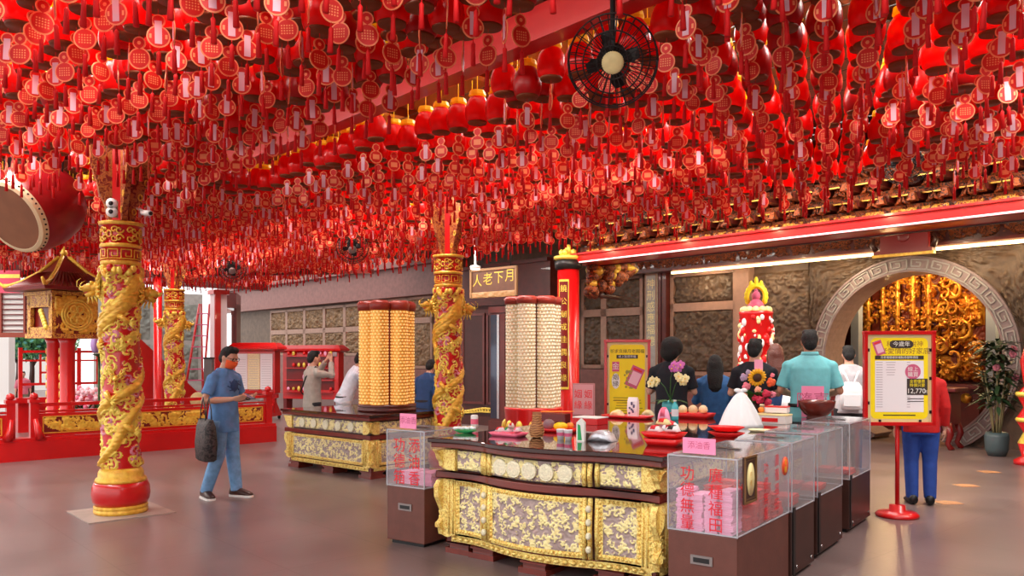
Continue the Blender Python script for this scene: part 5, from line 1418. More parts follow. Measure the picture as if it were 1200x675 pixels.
b.build('rim_stud', M['dark_metal'], hd)
b = MB()
for k in (-1, 1): b.tube([(0.3*k, 0, 0.3), (0.32*k, 0, 0.8), (0.32*k, 0, 4.5-DRUM.z)], 0.012, 6, 0)
b.build('hanging_rope', M['dark_metal'], dr)

# ================================================================ court outside: white sky side, louvres, trees, screen wall, stair
ls = thing('louvre_screen', 'white louvre screen with red slats hung at the open side of the hall', 'louvre', px(2, 362, 17))
b = MB()
for k in range(9): b.box((0, 0, -0.45+0.11*k), (1.6, 0.03, 0.022))
b.build('slat', M['red_dark'], ls)
b = MB(); b.box((0, 0.05, 0), (1.6, 0.02, 1.1)); b.build('louvre_sheet', M['white'], ls)
b = MB(); b.box((0, -0.01, -0.55), (1.66, 0.09, 0.1)); b.box((0, -0.01, 0.55), (1.66, 0.09, 0.06))
for x in (-0.8, 0.0, 0.5, 0.8): b.box((x, -0.02, 0), (0.04, 0.05, 1.1))
b.box((0, 0.0, 1.2), (0.04, 0.04, 1.3)); b.build('hanger_frame', mat('red_brown_rail', (150, 60, 36), 0.5), ls)
p = px(8, 330, 15.0); o = thing('hanging_banner', 'pink banner with yellow bands hanging under the lanterns above the louvre screen', 'banner', p)
b = MB(); b.box((0, 0, 0), (0.5, 0.02, 0.42)); b.build('banner_cloth', mat('pink_banner', (210, 60, 90), 0.6), o)
b = MB(); b.box((0, -0.012, 0.1), (0.5, 0.004, 0.07)); b.box((0, -0.012, -0.06), (0.5, 0.004, 0.03)); b.build('yellow_band', M['gold_hi'], o)
b = MB(); b.tube([(0, 0, 0.2), (0, 0, 1.5)], 0.012, 6, 0); b.build('hanging_cord', M['red_dark'], o)
# trees in the court
def tree(label, p, h, r, seed, m):
    o = thing('court_tree', label, 'tree', p, 0, 'trees in the court')
    rt = random.Random(seed)
    b = MB(); b.tube([(0, 0, 0), (0.05, 0, h*0.4), (-0.03, 0.05, h*0.75)], [0.1, 0.07, 0.03], 8, 0)
    for k in range(6): a = k*1.05; b.tube([(0.03, 0, h*0.4+0.06*k), (r*0.5*math.cos(a), r*0.5*math.sin(a), h*0.62+0.05*k)], [0.03, 0.012], 5, 0)
    b.build('trunk', M['dark_wood'], o)
    b = MB()
    for k in range(1500):
        d = Vector((rt.gauss(0, 1), rt.gauss(0, 1), rt.gauss(0, 0.9))).normalized()*(r*rt.uniform(0.4, 1.0))
        c = Vector((d.x, d.y, h*0.72+d.z*0.8)); a = Vector((rt.gauss(0, 1), rt.gauss(0, 1), rt.gauss(0, 1))).normalized()*0.09; e = a.cross(Vector((rt.random(), rt.random(), rt.random()))).normalized()*0.05
        b.add([c-a, c+e, c+a, c-e], [(0, 1, 2, 3)], 0 if rt.random() < 0.7 else 1, False)
    b.build('foliage', m, o)
gm = [mat('pale_green_foliage', (110, 170, 110), 0.5), mat('blue_green_foliage', (70, 140, 130), 0.5)]
tree('round pale green tree in the bright court beside the pavilion pillars', (px(36, 480, 25).x, 25, 0), 2.7, 0.75, 1, gm)
tree('smaller blue green tree in the court at the edge of the view', (px(20, 480, 27).x, 27, 0), 2.5, 0.5, 2, gm)
tree('tall pale tree behind the pavilion pillars in the court', (px(62, 480, 30).x, 30, 0), 2.8, 0.9, 3, gm)
b = MB(); p = px(8, 480, 22); b.box((0, 0, 1.5), (0.28, 0.28, 3.0)); b.box((0, 0, 0.1), (0.4, 0.4, 0.2)); struct(b.build('trim_11', M['white'], None, (p.x, 22, 0)), 'white post in the court')
# screen wall of carved stone beyond the stair
cw = MB(); cw.box((-26.5, 8.6, 1.75), (0.3, 3.2, 3.5)); wl_ = building('wall_court', cw, M['stone_pale'], 'pale stone screen wall of carved panels beside the stair')
for i in range(2):
    for j in range(2):
        t0, z0 = 7.2+i*1.5, 0.7+j*1.3
        relief_on(lambda x, z, f: (-26.345+f, t0+x, z0+z), 1.35, 1.15, 30, 30, 950+i*2+j, 46, 0.16, 0.09, (0, 0), 0.3, 0.03).build('relief_panel', mat('grey_green_stone', (150, 152, 142), 0.6, noise=0.4, nscale=6), wl_)
# white building face outside
cw = MB(); cw.box((-39.5, 3, 2.0), (0.3, 12, 4.0)); building('wall_far', cw, M['white'], 'bright white wall across the court')
# pink flowers, lantern ornament and lattice fence on a red platform
ps2, pt2 = st(*px(130, 470, 17)[:2])
pf = thing('red_platform', 'red stepped platform with lattice rails behind the pavilion', 'platform', st3(ps2, pt2), RB+PI/2)
b = MB(); b.box((-0.55, 0.6, 0.32), (2.3, 1.2, 0.64)); b.box((-0.55, -0.05, 0.64), (2.4, 0.14, 0.1)); b.build('platform_body', M['red'], pf)
for x0 in (-1.65, -0.6):
    b = MB()
    for c, s_ in (((x0+0.5, 0.06, 1.6), (1.05, 0.05, 0.05)), ((x0+0.5, 0.06, 1.42), (1.05, 0.035, 0.035)), ((x0+0.5, 0.06, 0.95), (1.05, 0.05, 0.05)), ((x0, 0.06, 1.18), (0.07, 0.07, 1.0)), ((x0+0.35, 0.06, 1.25), (0.04, 0.03, 0.6)), ((x0+0.68, 0.06, 1.25), (0.04, 0.03, 0.6)), ((x0+0.5, 0.06, 1.18), (0.34, 0.03, 0.04))): b.box(c, s_)
    b.build('lattice_rail', M['red'], pf)
fp_ = px(104, 455, 15.4); o = thing('flower_bed', 'pale pink flowers massed behind the railing beside the pavilion', 'flowers', (fp_.x, fp_.y, 0))
b = MB(); b.box((0, 0, 0.25), (1.3, 0.5, 0.5)); b.build('planter', M['red_dark'], o)
b = MB(); rf = random.Random(9)
for k in range(120): b.ell((rf.uniform(-0.62, 0.62), rf.uniform(-0.22, 0.22), 0.55+0.35*rf.random()), 0.05, 0 if rf.random() < 0.75 else 1, None, 6, 5)
b.build('blossoms', [mat('pale_pink_blossom', (244, 196, 206), 0.6), mat('rose_blossom', (226, 110, 140), 0.6)], o)
b = MB()
for k in range(60): a = rf.uniform(0, 6.28); leaf(b, (rf.uniform(-0.6, 0.6), rf.uniform(-0.2, 0.2), 0.5), (math.cos(a), math.sin(a), 1.5), 0.3, 0.03, 0.3)
b.build('leaves', M['green'], o)
fp_ = px(116, 400, 14.6); o = thing('lotus_lamp', 'purple lotus bud lamp with green leaves beside the pavilion', 'lotus lamp', (fp_.x, fp_.y, 0))
b = MB(); b.tube([(0, 0, 0), (0, 0, 1.5)], 0.02, 8, 0); b.lathe([(0.14, 0), (0.14, 0.04), (0.03, 0.07)], 16, 0); b.build('stand', M['green'], o)
b = MB()
for k in range(7): a = 2*PI*k/7; b.ell((0.07*math.cos(a), 0.07*math.sin(a), 1.72), (0.07, 0.07, 0.15), 0, None, 9, 7)
b.ell((0, 0, 1.78), (0.07, 0.07, 0.17), 0, None, 10, 8); b.build('lotus_bud', mat('lilac_bud', (190, 150, 214), 0.5), o)
b = MB()
for k in range(8): a = 2*PI*k/8; leaf(b, (0, 0, 1.5), (math.cos(a), math.sin(a), 0.7), 0.28, 0.07, 0.4)
for k in range(5): a = 2*PI*k/5; leaf(b, (0, 0, 1.92), (math.cos(a), math.sin(a), 1.2), 0.16, 0.03, 0.2)
b.build('leaves', M['green'], o)
# red stair with balustrade, red post
sp = px(200, 470, 19.6); o = thing('red_stair', 'steep red stair with solid red side rails beyond the railing', 'stair', (sp.x, sp.y, 0), RB+PI/2)
for k in range(6):
    b = MB(); b.box((-0.3+0.26*k*-1+0.6, 0.4, 0.11+0.2*k), (0.3, 0.8, 0.2)); b.build('tread', M['red_dark'], o)
for y in (0.0, 0.8):
    b = MB(); b.prism([(-1.0, 0), (0.7, 0), (0.7, 0.55), (-0.85, 2.05), (-1.0, 2.05)], y-0.04, y+0.04, 0); b.build('side_rail', M['red'], o)
b = MB(); b.lathe([(0.0, 0), (0.16, 0), (0.19, 0.03), (0.16, 0.06), (0.0, 0.06)], 20, 0, Matrix.Translation((0.62, -0.05, 0.42)) @ Matrix.Rotation(PI/2, 4, 'X')); b.build('drum_stone', M['gold_pale'], o)
sp = px(185, 470, 17.2); o = thing('red_post', 'slim round red post standing before the farthest dragon column', 'post', (sp.x, sp.y, 0))
b = MB(); b.lathe([(0.14, 0), (0.14, 0.1), (0.085, 0.16), (0.085, 3.2)], 16, 0); b.build('shaft', M['red'], o)
b = MB(); b.lathe([(0.1, 3.2), (0.16, 3.26), (0.16, 3.36)], 16, 0); b.build('capital', M['maroon'], o)
b = MB(); b.box((2.0, 0, 3.35), (5.4, 0.16, 0.24)); so = b.build('trim_12', M['maroon'], None, (sp.x, sp.y+0.4, 0), RB+PI/2-0.9); struct(so, 'dark red lintel between the far posts')
# ladder
lp = px(233, 470, 22.2); o = thing('step_ladder', 'tall red step ladder standing open by the pale pillar', 'ladder', (lp.x, lp.y, 0), 0.25)
H_ = 2.95
for k in (-1, 1):
    b = MB(); b.tube([(0.26*k-0.18, 0, 0), (0.13*k+0.12, 0.25, H_)], 0.032, 6, 0); b.build('front_rail', M['red'], o)
    b = MB(); b.tube([(0.26*k+0.28, 0.75, 0), (0.13*k+0.16, 0.3, H_)], 0.026, 6, 0); b.build('rear_rail', M['red'], o)
for q in range(9):
    t = (q+0.7)/9.6; b = MB(); b.box((-0.18+0.3*t, 0.25*t, H_*t), (0.5-0.22*t, 0.08, 0.03)); b.build('step', M['pink_print'], o)
lp = px(256, 470, 22.4); o = thing('pale_pillar', 'pale pink pillar with a red edge beside the step ladder', 'pillar', (lp.x, lp.y, 0), RB)
b = MB(); b.box((0, 0, 1.6), (0.34, 0.34, 3.2)); b.build('shaft', mat('pale_pink_paint', (232, 206, 206), 0.5), o)
b = MB(); b.box((0.19, -0.1, 1.6), (0.06, 0.16, 3.2)); b.box((0, 0, 3.26), (0.44, 0.44, 0.12)); b.build('edge_strip', M['red'], o)
lp = px(245, 470, 18); o = thing('grey_bollard', 'dark grey square post in front of the step ladder', 'post', (lp.x, lp.y, 0))
b = MB(); b.box((0, 0, 0.72), (0.18, 0.14, 1.44)); b.build('shaft', M['grey_print'] if False else mat('slate_paint', (92, 86, 88), 0.5), o); b = MB(); b.box((0, 0, 1.46), (0.2, 0.16, 0.04)); b.build('cap', M['dark_metal'], o)
# slatted shutter bay near the back corner
lp = px(276, 470, 27); o = struct(thing('window_1', 'slatted shutter window in the far corner', 'window', (lp.x, lp.y, 0), RB-0.5))
b = MB()
for k in range(10): b.box((0, -0.02, 1.72+0.11*k), (1.3, 0.05, 0.045))
b.build('slats', M['stone_frame'], o)
b = MB(); b.box((0, 0.06, 1.6), (1.4, 0.08, 3.2)); b.box((0, -0.02, 1.62), (1.5, 0.1, 0.1)); b.box((0, -0.02, 2.9), (1.5, 0.1, 0.14))
for x in (-0.7, 0, 0.7): b.box((x, -0.02, 2.2), (0.06, 0.08, 1.3))
b.box((0, -0.05, 3.3), (1.6, 0.3, 0.5)); b.build('window_frame', M['maroon'], o)
# red notice cabinets on wheels
def cabinet(label, u, v, Y, w_, h_, rz, sheets, grp='red wheeled cabinets'):
    p = px(u, v, Y); o = thing('notice_cabinet', label, 'cabinet', (p.x, p.y, 0), rz, grp)
    z0 = 0.62 if sheets else 0.3
    b = MB(); b.box((0, 0, (z0+h_)/2), (w_, 0.3, h_-z0)); b.build('cabinet_body', M['red'], o, bevel=0.01)
    b = MB(); b.rings([[(sx*(w_/2+e), sy*(0.15+e), z) for sx, sy in ((-1, -1), (1, -1), (1, 1), (-1, 1))] for e, z in ((0.03, h_), (0.12, h_+0.05), (0.1, h_+0.1), (0.0, h_+0.2))], 0, False); b.build('roof', M['red'], o)
    if sheets:
        for k, m in enumerate(('paper', 'rice', 'paper')):
            b = MB(); b.box((-w_*0.3+w_*0.3*k, -0.158, (z0+h_)/2+0.02), (w_*0.29, 0.006, (h_-z0)*0.84)); sh = b.build('notice_sheet', M[m], o)
            b = MB()
            for q in range(14): b.box((-w_*0.3+w_*0.3*k, -0.1625, h_-0.2-0.055*q), (w_*0.22, 0.002, 0.008))
            b.build('print_line', M['grey_print'], sh)
        for x in (-w_*0.42, w_*0.42):
            b = MB(); b.box((x, 0, 0.38), (0.07, 0.1, 0.5)); b.box((x, 0, 0.12), (0.08, 0.62, 0.08)); b.prism([(-0.3, 0.16), (0.3, 0.16), (0.0, 0.5)], x-0.02, x+0.02, 0, None, 'x'); b.build('stand_leg', M['red'], o)
            for y in (-0.26, 0.26):
                b = MB(); b.tube([(x-0.02, y, 0.045), (x+0.02, y, 0.045)], 0.045, 12, 0); b.build('caster', M['rubber'], o)
        b = MB(); b.box((0, 0, 0.56), (w_, 0.12, 0.1)); b.build('cross_rail', M['red'], o)
    else:
        b = MB(); b.box((0, -0.152, (z0+h_)/2+0.08), (w_*0.86, 0.01, (h_-z0)*0.72)); bk = b.build('cabinet_opening', M['red_dark'], o)
        rc = random.Random(4)
        for q in range(4):
            b = MB(); b.box((0, -0.2, z0+0.2+0.33*q), (w_*0.86, 0.12, 0.025)); b.build('shelf', M['red'], o)
        b = MB()
        for q in range(4):
            for k in range(9):
                if rc.random() < 0.8: b.ell((-w_*0.38+w_*0.095*k, -0.2, z0+0.29+0.33*q), (0.045, 0.035, 0.07*rc.uniform(0.6, 1.2)), rc.randrange(3), None, 8, 6)
        b.build('hanging_charm', [M['gold_hi'], M['paper_pink'], M['plastic_red']], bk)
        for sx in (-1, 1):
            b = MB(); b.box((sx*w_*0.46, 0, 0.15), (0.1, 0.3, 0.3)); b.build('cabinet_foot', M['red_dark'], o)
cabinet('red roofed notice cabinet on castors with pale printed sheets', 301, 470, 19.2, 1.05, 1.62, -0.15, True)
cabinet('wide red roofed cabinet of small charms behind the two men', 367, 470, 22.5, 1.75, 1.6, -0.3, False)
o = thing('round_pot', 'round silver pot under the notice cabinet', 'pot', (px(309, 480, 20.1).x, 20.1, 0))
b = MB(); b.lathe([(0.1, 0), (0.2, 0.1), (0.22, 0.22), (0.18, 0.32), (0.13, 0.36), (0.15, 0.38)], 20, 0); b.build('pot_body', M['steel'], o)
b = MB(); b.lathe([(0.15, 0.38), (0.06, 0.43), (0.02, 0.47)], 16, 0); b.build('lid', M['grey_metal'], o)
# ================================================================ things along the back wall
# plaque over the hall
p = px(579, 331, 16.2); o = thing('name_plaque', 'brown wooden plaque with four gold characters hanging over the dark cabinet', 'plaque', p, RB+0.12)
b = MB(); b.box((0, 0, 0), (1.22, 0.05, 0.56)); b.build('board', mat('plaque_brown', (112, 74, 56), 0.45, noise=0.2), o)
b = MB()
for c, s_ in (((0, -0.03, 0.27), (1.26, 0.04, 0.05)), ((0.61, -0.03, 0), (0.05, 0.04, 0.58)), ((-0.61, -0.03, 0), (0.05, 0.04, 0.58))): b.box(c, s_)
b.build('frame', mat('dull_gold_frame', (160, 118, 78), 0.5), o)
b = relief_on(lambda x, z, f: (-0.6+x, -0.03-f, -0.3+z), 1.2, 0.12, 60, 8, 71, 26, 0.05, 0.03, (0, 0), 0.3, 0.01); b.build('carved_foot', mat('dull_gold_carving', (176, 132, 84), 0.5), o)
b = MB()
for i, chh in enumerate('人老下月'): b.text(chh, 0.27, 0, Matrix.Translation((-0.44+0.295*i, -0.029, 0.04+0.02*i)))
b.build('gold_lettering', M['gold_hi'], o)
b = MB()
for x in (-0.4, 0.4): b.tube([(x, 0.03, 0.25), (x, 0.12, 0.9)], 0.01, 6, 0)
b.build('hanging_rod', M['dark_metal'], o)
p = px(557, 315, 15.2); o = thing('ceiling_spot', 'small round white ceiling light beside the name plaque', 'ceiling light', (p.x, p.y, p.z))
M['lit'] = mat('lit_lamp', (255, 240, 225), 0.5, emit=3, ecol=(255, 235, 215))
b = MB(); b.lathe([(0.1, 0.0), (0.1, 0.05), (0.02, 0.08), (0.02, 1.15)], 20, 0); b.build('housing', M['white'], o)
b = MB(); b.lathe([(0.0, -0.012), (0.085, -0.012), (0.09, 0.001)], 20, 0); b.build('lit_lens', M['lit'], o)
# dark wooden shrine cabinet behind the column
p = px(570, 430, 17.6); o = thing('shrine_cabinet', 'tall dark brown wooden cabinet with a gold scroll ornament at its foot', 'cabinet', (p.x, p.y, 0), RB+0.25)
b = MB(); b.box((0, 0.25, 1.3), (1.35, 0.5, 2.6)); b.box((0, 0.22, 0.1), (1.5, 0.6, 0.2)); b.box((0, 0.2, 2.66), (1.5, 0.6, 0.12)); b.build('cabinet_body', mat('deep_brown', (72, 28, 22), 0.4, noise=0.2), o)
for x in (-0.33, 0.33):
    b = MB(); b.box((x, -0.01, 1.45), (0.6, 0.04, 2.0)); d_ = b.build('door', mat('dark_door', (58, 24, 20), 0.35, noise=0.2), o)
    b = MB()
    for c, s_ in (((x, -0.035, 2.42), (0.6, 0.02, 0.05)), ((x, -0.035, 0.48), (0.6, 0.02, 0.05)), ((x-0.28, -0.035, 1.45), (0.05, 0.02, 2.0)), ((x+0.28, -0.035, 1.45), (0.05, 0.02, 2.0))): b.box(c, s_)
    b.build('door_frame', M['maroon'], d_)
b = MB()
for k in range(-8, 9):
    a = k/8; b.tube([(0.6*a+0.07*math.cos(g_), -0.04, 0.3+0.03*math.cos(a*3)+0.05*math.sin(g_)*(1-abs(a)*0.5)) for g_ in [2*PI*h/10 for h in range(11)]], 0.014, 5, 0)
b.build('gold_ornament', M['gold_hi'], o)
# mirror bright couplet post beside it
p = px(586, 430, 16.4); o = thing('glass_post', 'dark post with a bright reflecting face between the cabinet and the cream lamp tower', 'post', (p.x, p.y, 0), RB+0.3)
b = MB(); b.box((0, 0, 1.25), (0.34, 0.2, 2.5)); b.box((0, -0.01, 0.1), (0.4, 0.24, 0.2)); b.box((0, -0.01, 2.45), (0.4, 0.24, 0.12)); b.build('post_body', M['maroon'], o)
b = MB(); b.box((-0.06, -0.104, 1.3), (0.2, 0.01, 2.1)); b.build('glass_face', mat('dark_glass', (70, 74, 88), 0.08, metal=0.4), o)
b = MB(); b.box((0.02, -0.112, 1.3), (0.05, 0.008, 2.1)); b.build('chrome_strip', M['steel'], o)
# curved carved beam end over the pillar
o = struct(thing('carved_tie_beam', 'curved carved wooden beam running from the red pillar to the dragon column', 'beam', (0, 0, 0)))
A, B = Vector((PX, PY, 3.62)), Vector((-0.83, 10.5, 3.3))
b = MB()
pts = [A.lerp(B, k/16)+Vector((0, 0, 0.34*math.sin(PI*k/16)**0.8)) for k in range(1, 14)]
b.tube(pts, [0.1+0.03*math.sin(PI*k/14) for k in range(13)], 10, 0); b.build('curved_beam', M['carved_wood'], o)
# dark carved bracket between pillar and wall
o = struct(thing('carved_wall_bracket', 'dark carved wooden bracket under the red eave beam beside the couplet pillar', 'bracket', (0, 0, 0)))
b = MB(); rb_ = random.Random(6)
for k in range(150):
    u = rb_.uniform(690, 742); lo = 312; hi = 346-34*max(0, (u-700)/46)**1.3
    v = rb_.uniform(lo, max(lo+2, hi)); q = px(u, v, 14.6+rb_.uniform(-0.2, 0.2)+(u-678)*0.012)
    b.ell(q, (rb_.uniform(0.06, 0.13), 0.1, rb_.uniform(0.06, 0.12)), 0 if rb_.random() < 0.8 else 1, None, 8, 6)
b.build('carving', [M['carved_wood'], M['gold']], o)
b = MB(); q0, q1 = px(690, 310, 14.6), px(744, 312, 15.6); b.tube([q0, q1], 0.07, 8, 0); q0, q1 = px(704, 346, 14.7), px(745, 352, 17.5); b.tube([q0, q1], 0.05, 6, 0); b.build('bracket_beam', M['dark_wood'], o)
# yellow notice board at the far edge of the table
def board(label, p, rz, w_, h_, tilt=0.0):
    o = thing('notice_board', label, 'sign', p, rz, 'yellow notice boards')
    b = MB(); b.box((0, 0.012, h_/2), (w_, 0.02, h_)); b.build('backing', M['grey_print'], o)
    b = MB(); e = 0.035
    for c, s_ in (((0, 0, h_+e/2-0.005), (w_+2*e, 0.05, e)), ((0, 0, -e/2+0.005), (w_+2*e, 0.05, e)), ((w_/2+e/2-0.004, 0, h_/2), (e, 0.05, h_+e)), ((-w_/2-e/2+0.004, 0, h_/2), (e, 0.05, h_+e))): b.box(c, s_)
    b.build('frame', M['red'], o, bevel=0.004)
    b = MB(); b.box((0, -0.001, h_/2), (w_, 0.006, h_)); po = b.build('poster', mat('cream_margin', (226, 206, 150), 0.6), o)
    b = MB(); m_ = 0.035; r = 0.05
    pts = []
    for cx, cz, a0_ in ((w_/2-m_-r, h_-m_-r, 0), (-w_/2+m_+r, h_-m_-r, PI/2), (-w_/2+m_+r, m_+r, PI), (w_/2-m_-r, m_+r, 1.5*PI)):
        for k in range(6): a = a0_+k*PI/10; pts.append((cx+r*math.cos(a), cz+r*math.sin(a)))
    b.prism(pts, -0.0055, -0.004, 0); b.build('yellow_field', M['yellow'], po)
    b = MB()
    for x, z in ((-w_/2+0.012, h_*0.82), (-w_/2+0.012, h_*0.22), (w_/2-0.012, h_*0.82), (w_/2-0.012, h_*0.5), (w_/2-0.012, h_*0.12), (-w_*0.3, 0.012), (w_*0.32, 0.012)): b.box((x, -0.006, z), (0.022, 0.012, 0.03))
    b.build('clip', M['black'], o)
    return o, po
def booklet(po, x, z, w_, h_, a, y=-0.007):
    b = MB(); T_ = Matrix.Translation((x, y, z)) @ Matrix.Rotation(a, 4, 'Y')
    b.box((0, 0, 0), (w_, 0.002, h_), 0, T_); b.box((w_*0.05, -0.0015, -h_*0.05), (w_*0.7, 0.002, h_*0.6), 1, T_); b.box((0, -0.0022, h_*0.36), (w_*0.7, 0.002, h_*0.1), 2, T_)
    b.build('printed_booklet', [M['pink_print'], mat('light_pink_print', (238, 190, 206), 0.6), M['ink_red']], po)
pp = px(735, 486, 9.9)
o, po = board('yellow notice board with a pink booklet print behind the long red tray', (pp.x, pp.y, 0.72), RC*0.2, 0.50, 0.98)
w_, h_ = 0.50, 0.98
b = MB(); b.text('祈求良緣月老賜福', 0.052, 0, Matrix.Translation((0, -0.0065, h_*0.88))); 
for k in range(2): b.box((-0.02, -0.0065, h_*(0.3-0.033*k)), (0.3, 0.001, 0.006))
for k in range(6): b.box((0.02*(k % 2), -0.0065, h_*(0.27-0.033*k)), (0.33-0.03*(k % 3), 0.001, 0.006))
b.build('dark_lettering', M['ink_dark'], po)
b = MB(); b.box((0, -0.0068, h_*0.815), (0.26, 0.001, 0.045)); b.build('dark_strip', M['ink_dark'], po)
b = MB(); b.text('線上點燈祈福', 0.036, 0, Matrix.Translation((0, -0.0078, h_*0.815))); b.build('white_lettering', M['white'], po)
b = MB(); b.box((-0.14, -0.0068, h_*0.69), (0.085, 0.001, 0.12)); b.build('pink_square', M['pink_print'], po)
b = MB(); b.text('金', 0.09, 0, Matrix.Translation((-0.14, -0.0078, h_*0.69)))
b.prism([(-0.14+0.05*math.cos(a)*1.0, h_*0.51+0.095*math.sin(a)) for a in [2*PI*k/24 for k in range(24)]], -0.0075, -0.0065, 0)
b.build('white_lettering', M['white'], po)
b = MB()
for i, c_ in enumerate('姻緣'): b.text(c_, 0.075, 0, Matrix.Translation((-0.14, -0.0085, h_*0.555-0.08*i)))
b.build('dark_lettering', M['ink_dark'], po)
b = MB()
for k in range(26): b.ell((-0.03+0.09*ri.random(), -0.007, h_*(0.42+0.24*ri.random())), (0.014, 0.002, 0.014), 0, None, 7, 4)
b.build('flower_print', mat('olive_print', (170, 160, 70), 0.6), po)
booklet(po, 0.09, h_*0.56, 0.16, 0.26, 0.42)
b = MB()
for x in (-0.2, 0.2): b.box((x, 0.05, -0.36), (0.04, 0.04, 0.74)); b.box((x, 0.08, -0.705), (0.05, 0.4, 0.03))
b.build('stand_leg', M['red'], o)
# the tall sign on a pole by the aisle
sp = flat(1056, 606, 0)
o, po = board('yellow and white price notice on a red pole stand by the aisle boxes', (sp.x-0.02, sp.y, 0), -0.06, 0.60, 0.84)
ZB = 0.90
w_, h_ = 0.60, 0.84
for ch_ in o.children: ch_.location.z = ZB
b = MB(); b.prism([(-0.225, 0.1), (0.225, 0.1), (0.225, h_*0.7), (-0.225, h_*0.7)], -0.0072, -0.0058, 0); b.build('white_field', M['paper'], po)
b = MB(); b.box((0.0, -0.0075, h_*0.735), (0.45, 0.0016, 0.036)); b.build('dark_strip', M['ink_dark'], po)
b = MB(); b.text('月老廟姻緣祈福點燈服務項目', 0.027, 0, Matrix.Translation((0, -0.0086, h_*0.735))); b.build('white_lettering', M['white'], po)
b = MB(); b.text('和', 0.062, 0, Matrix.Translation((-0.09, -0.0065, h_*0.885))); b.text('說神', 0.062, 0, Matrix.Translation((0.16, -0.0065, h_*0.885))); b.text('老愛情的好家底', 0.066, 0, Matrix.Translation((0.055, -0.0065, h_*0.805)))
b.build('brown_lettering', mat('brown_print', (150, 100, 50), 0.6), po)
b = MB(); b.prism([(0.02+(0.07 if math.cos(a) > 0 else -0.07)+0.04*math.cos(a), h_*0.885+0.038*math.sin(a)) for a in [2*PI*(k+0.5)/20 for k in range(20)]], -0.0068, -0.006, 0); b.build('dark_pill', M['ink_dark'], po)
b = MB(); b.text('今歲年', 0.054, 0, Matrix.Translation((0.02, -0.0078, h_*0.885))); b.build('white_lettering', M['white'], po)
booklet(po, -0.19, h_*0.845, 0.085, 0.14, -0.35)
b = MB()
for k in range(19):
    z = h_*0.68-0.0235*k
    b.box((-0.185, -0.0078, z), (0.06, 0.001, 0.007)); b.box((0.085, -0.0078, z), (0.03, 0.001, 0.007))
    if k < 6: b.box((-0.08, -0.0078, z), (0.09-0.01*(k % 3), 0.001, 0.006))
b.build('print_line', M['grey_print'], po)
b = MB(); b.prism([(0.125+0.072*math.cos(a), h_*0.575+0.072*math.sin(a)) for a in [2*PI*k/28 for k in range(28)]], -0.009, -0.0075, 0); b.build('pink_seal', M['pink_print'], po)
b = MB(); b.text('線上', 0.05, 0, Matrix.Translation((0.125, -0.0105, h_*0.6))); b.text('購買', 0.05, 0, Matrix.Translation((0.125, -0.0105, h_*0.54))); b.build('white_lettering', M['white'], po)
b = MB(); b.box((0.165, -0.0085, h_*0.405), (0.19, 0.002, 0.155)); b.build('dark_block', M['ink_dark'], po)
b = MB(); b.text('12,770', 0.064, 0, Matrix.Translation((0.155, -0.0105, h_*0.355))); b.text('元', 0.03, 0, Matrix.Translation((0.247, -0.0105, h_*0.35))); b.build('white_lettering', M['white'], po)
b = MB(); b.text('全套優惠', 0.036, 0, Matrix.Translation((0.165, -0.0105, h_*0.465))); b.text('特價只要', 0.036, 0, Matrix.Translation((0.165, -0.0105, h_*0.42))); b.build('yellow_lettering', M['yellow'], po)
b = MB()
for k in range(2): b.box((0.15, -0.0078, h_*0.27-0.025*k), (0.15, 0.001, 0.008))
b.box((0.0, -0.0065, 0.07), (0.3, 0.001, 0.01)); b.build('print_line', M['ink_dark'], po)
for ch_ in po.children: pass
b = MB(); b.lathe([(0.0, 0.0), (0.19, 0.0), (0.195, 0.02), (0.17, 0.045), (0.075, 0.06), (0.07, 0.11), (0.025, 0.115)], 32, 0, Matrix.Translation((0, 0.04, 0))); b.build('stand_base', M['red'], o)
b = MB(); b.tube([(0, 0.04, 0.1), (0, 0.04, ZB+0.2)], 0.02, 12, 0); b.build('stand_pole', M['red'], o)

# red floral lamp with lotus crown by the wall
q = px(886, 430, 13.2); o = thing('lotus_shrine_lamp', 'red floral cylinder lamp with a gold flame crown and seated figure on top', 'shrine lamp', (q.x, q.y, 0), RB)
b = MB(); b.lathe([(0.3, 0), (0.32, 0.05), (0.2, 0.15), (0.18, 0.7), (0.28, 0.9), (0.3, 0.95)], 28, 0); b.build('pedestal', M['red'], o)
b = MB(); b.lathe([(0.25, 0.95), (0.26, 1.0), (0.26, 2.18), (0.27, 2.2), (0.27, 2.24), (0.2, 2.26)], 32, 0); cy_ = b.build('cylinder', M['red'], o)
b = MB(); rf2 = random.Random(5)
for k in range(200):
    a = rf2.uniform(0, 2*PI); z = rf2.uniform(1.05, 2.15); r = rf2.uniform(0.015, 0.045)
    b.ell((0.26*math.cos(a), 0.26*math.sin(a), z), (r, r, r*rf2.uniform(0.8, 2.0)), rf2.randrange(3), None, 8, 5)
b.build('floral_print', [M['paper'], M['plastic_red'], M['gold_pale']], cy_)
b = MB()
for k in range(12): a = 2*PI*k/12; b.ell((0.2*math.cos(a), 0.2*math.sin(a), 2.27), (0.06, 0.06, 0.06), 0, None, 9, 6)
b.build('lotus_petal', M['gold_pale'], o)
b = MB(); b.lathe([(0.13, 2.26), (0.14, 2.33), (0.1, 2.4), (0.05, 2.45)], 18, 0); b.ell((0, 0, 2.5), (0.07, 0.07, 0.085), 0); b.ell((0, 0, 2.59), 0.03, 0); b.build('seated_figure', M['pink_print'], o)
b = MB()
T_ = Matrix.Rotation(-RB-0.3, 4, 'Z')
for k in range(13):
    a = -0.45+PI*1.28*k/12; r = 0.15
    b.ell((r*math.cos(a), 0.08, 2.5+r*math.sin(a)*1.2), (0.045, 0.02, 0.055), 0, T_, 9, 6)
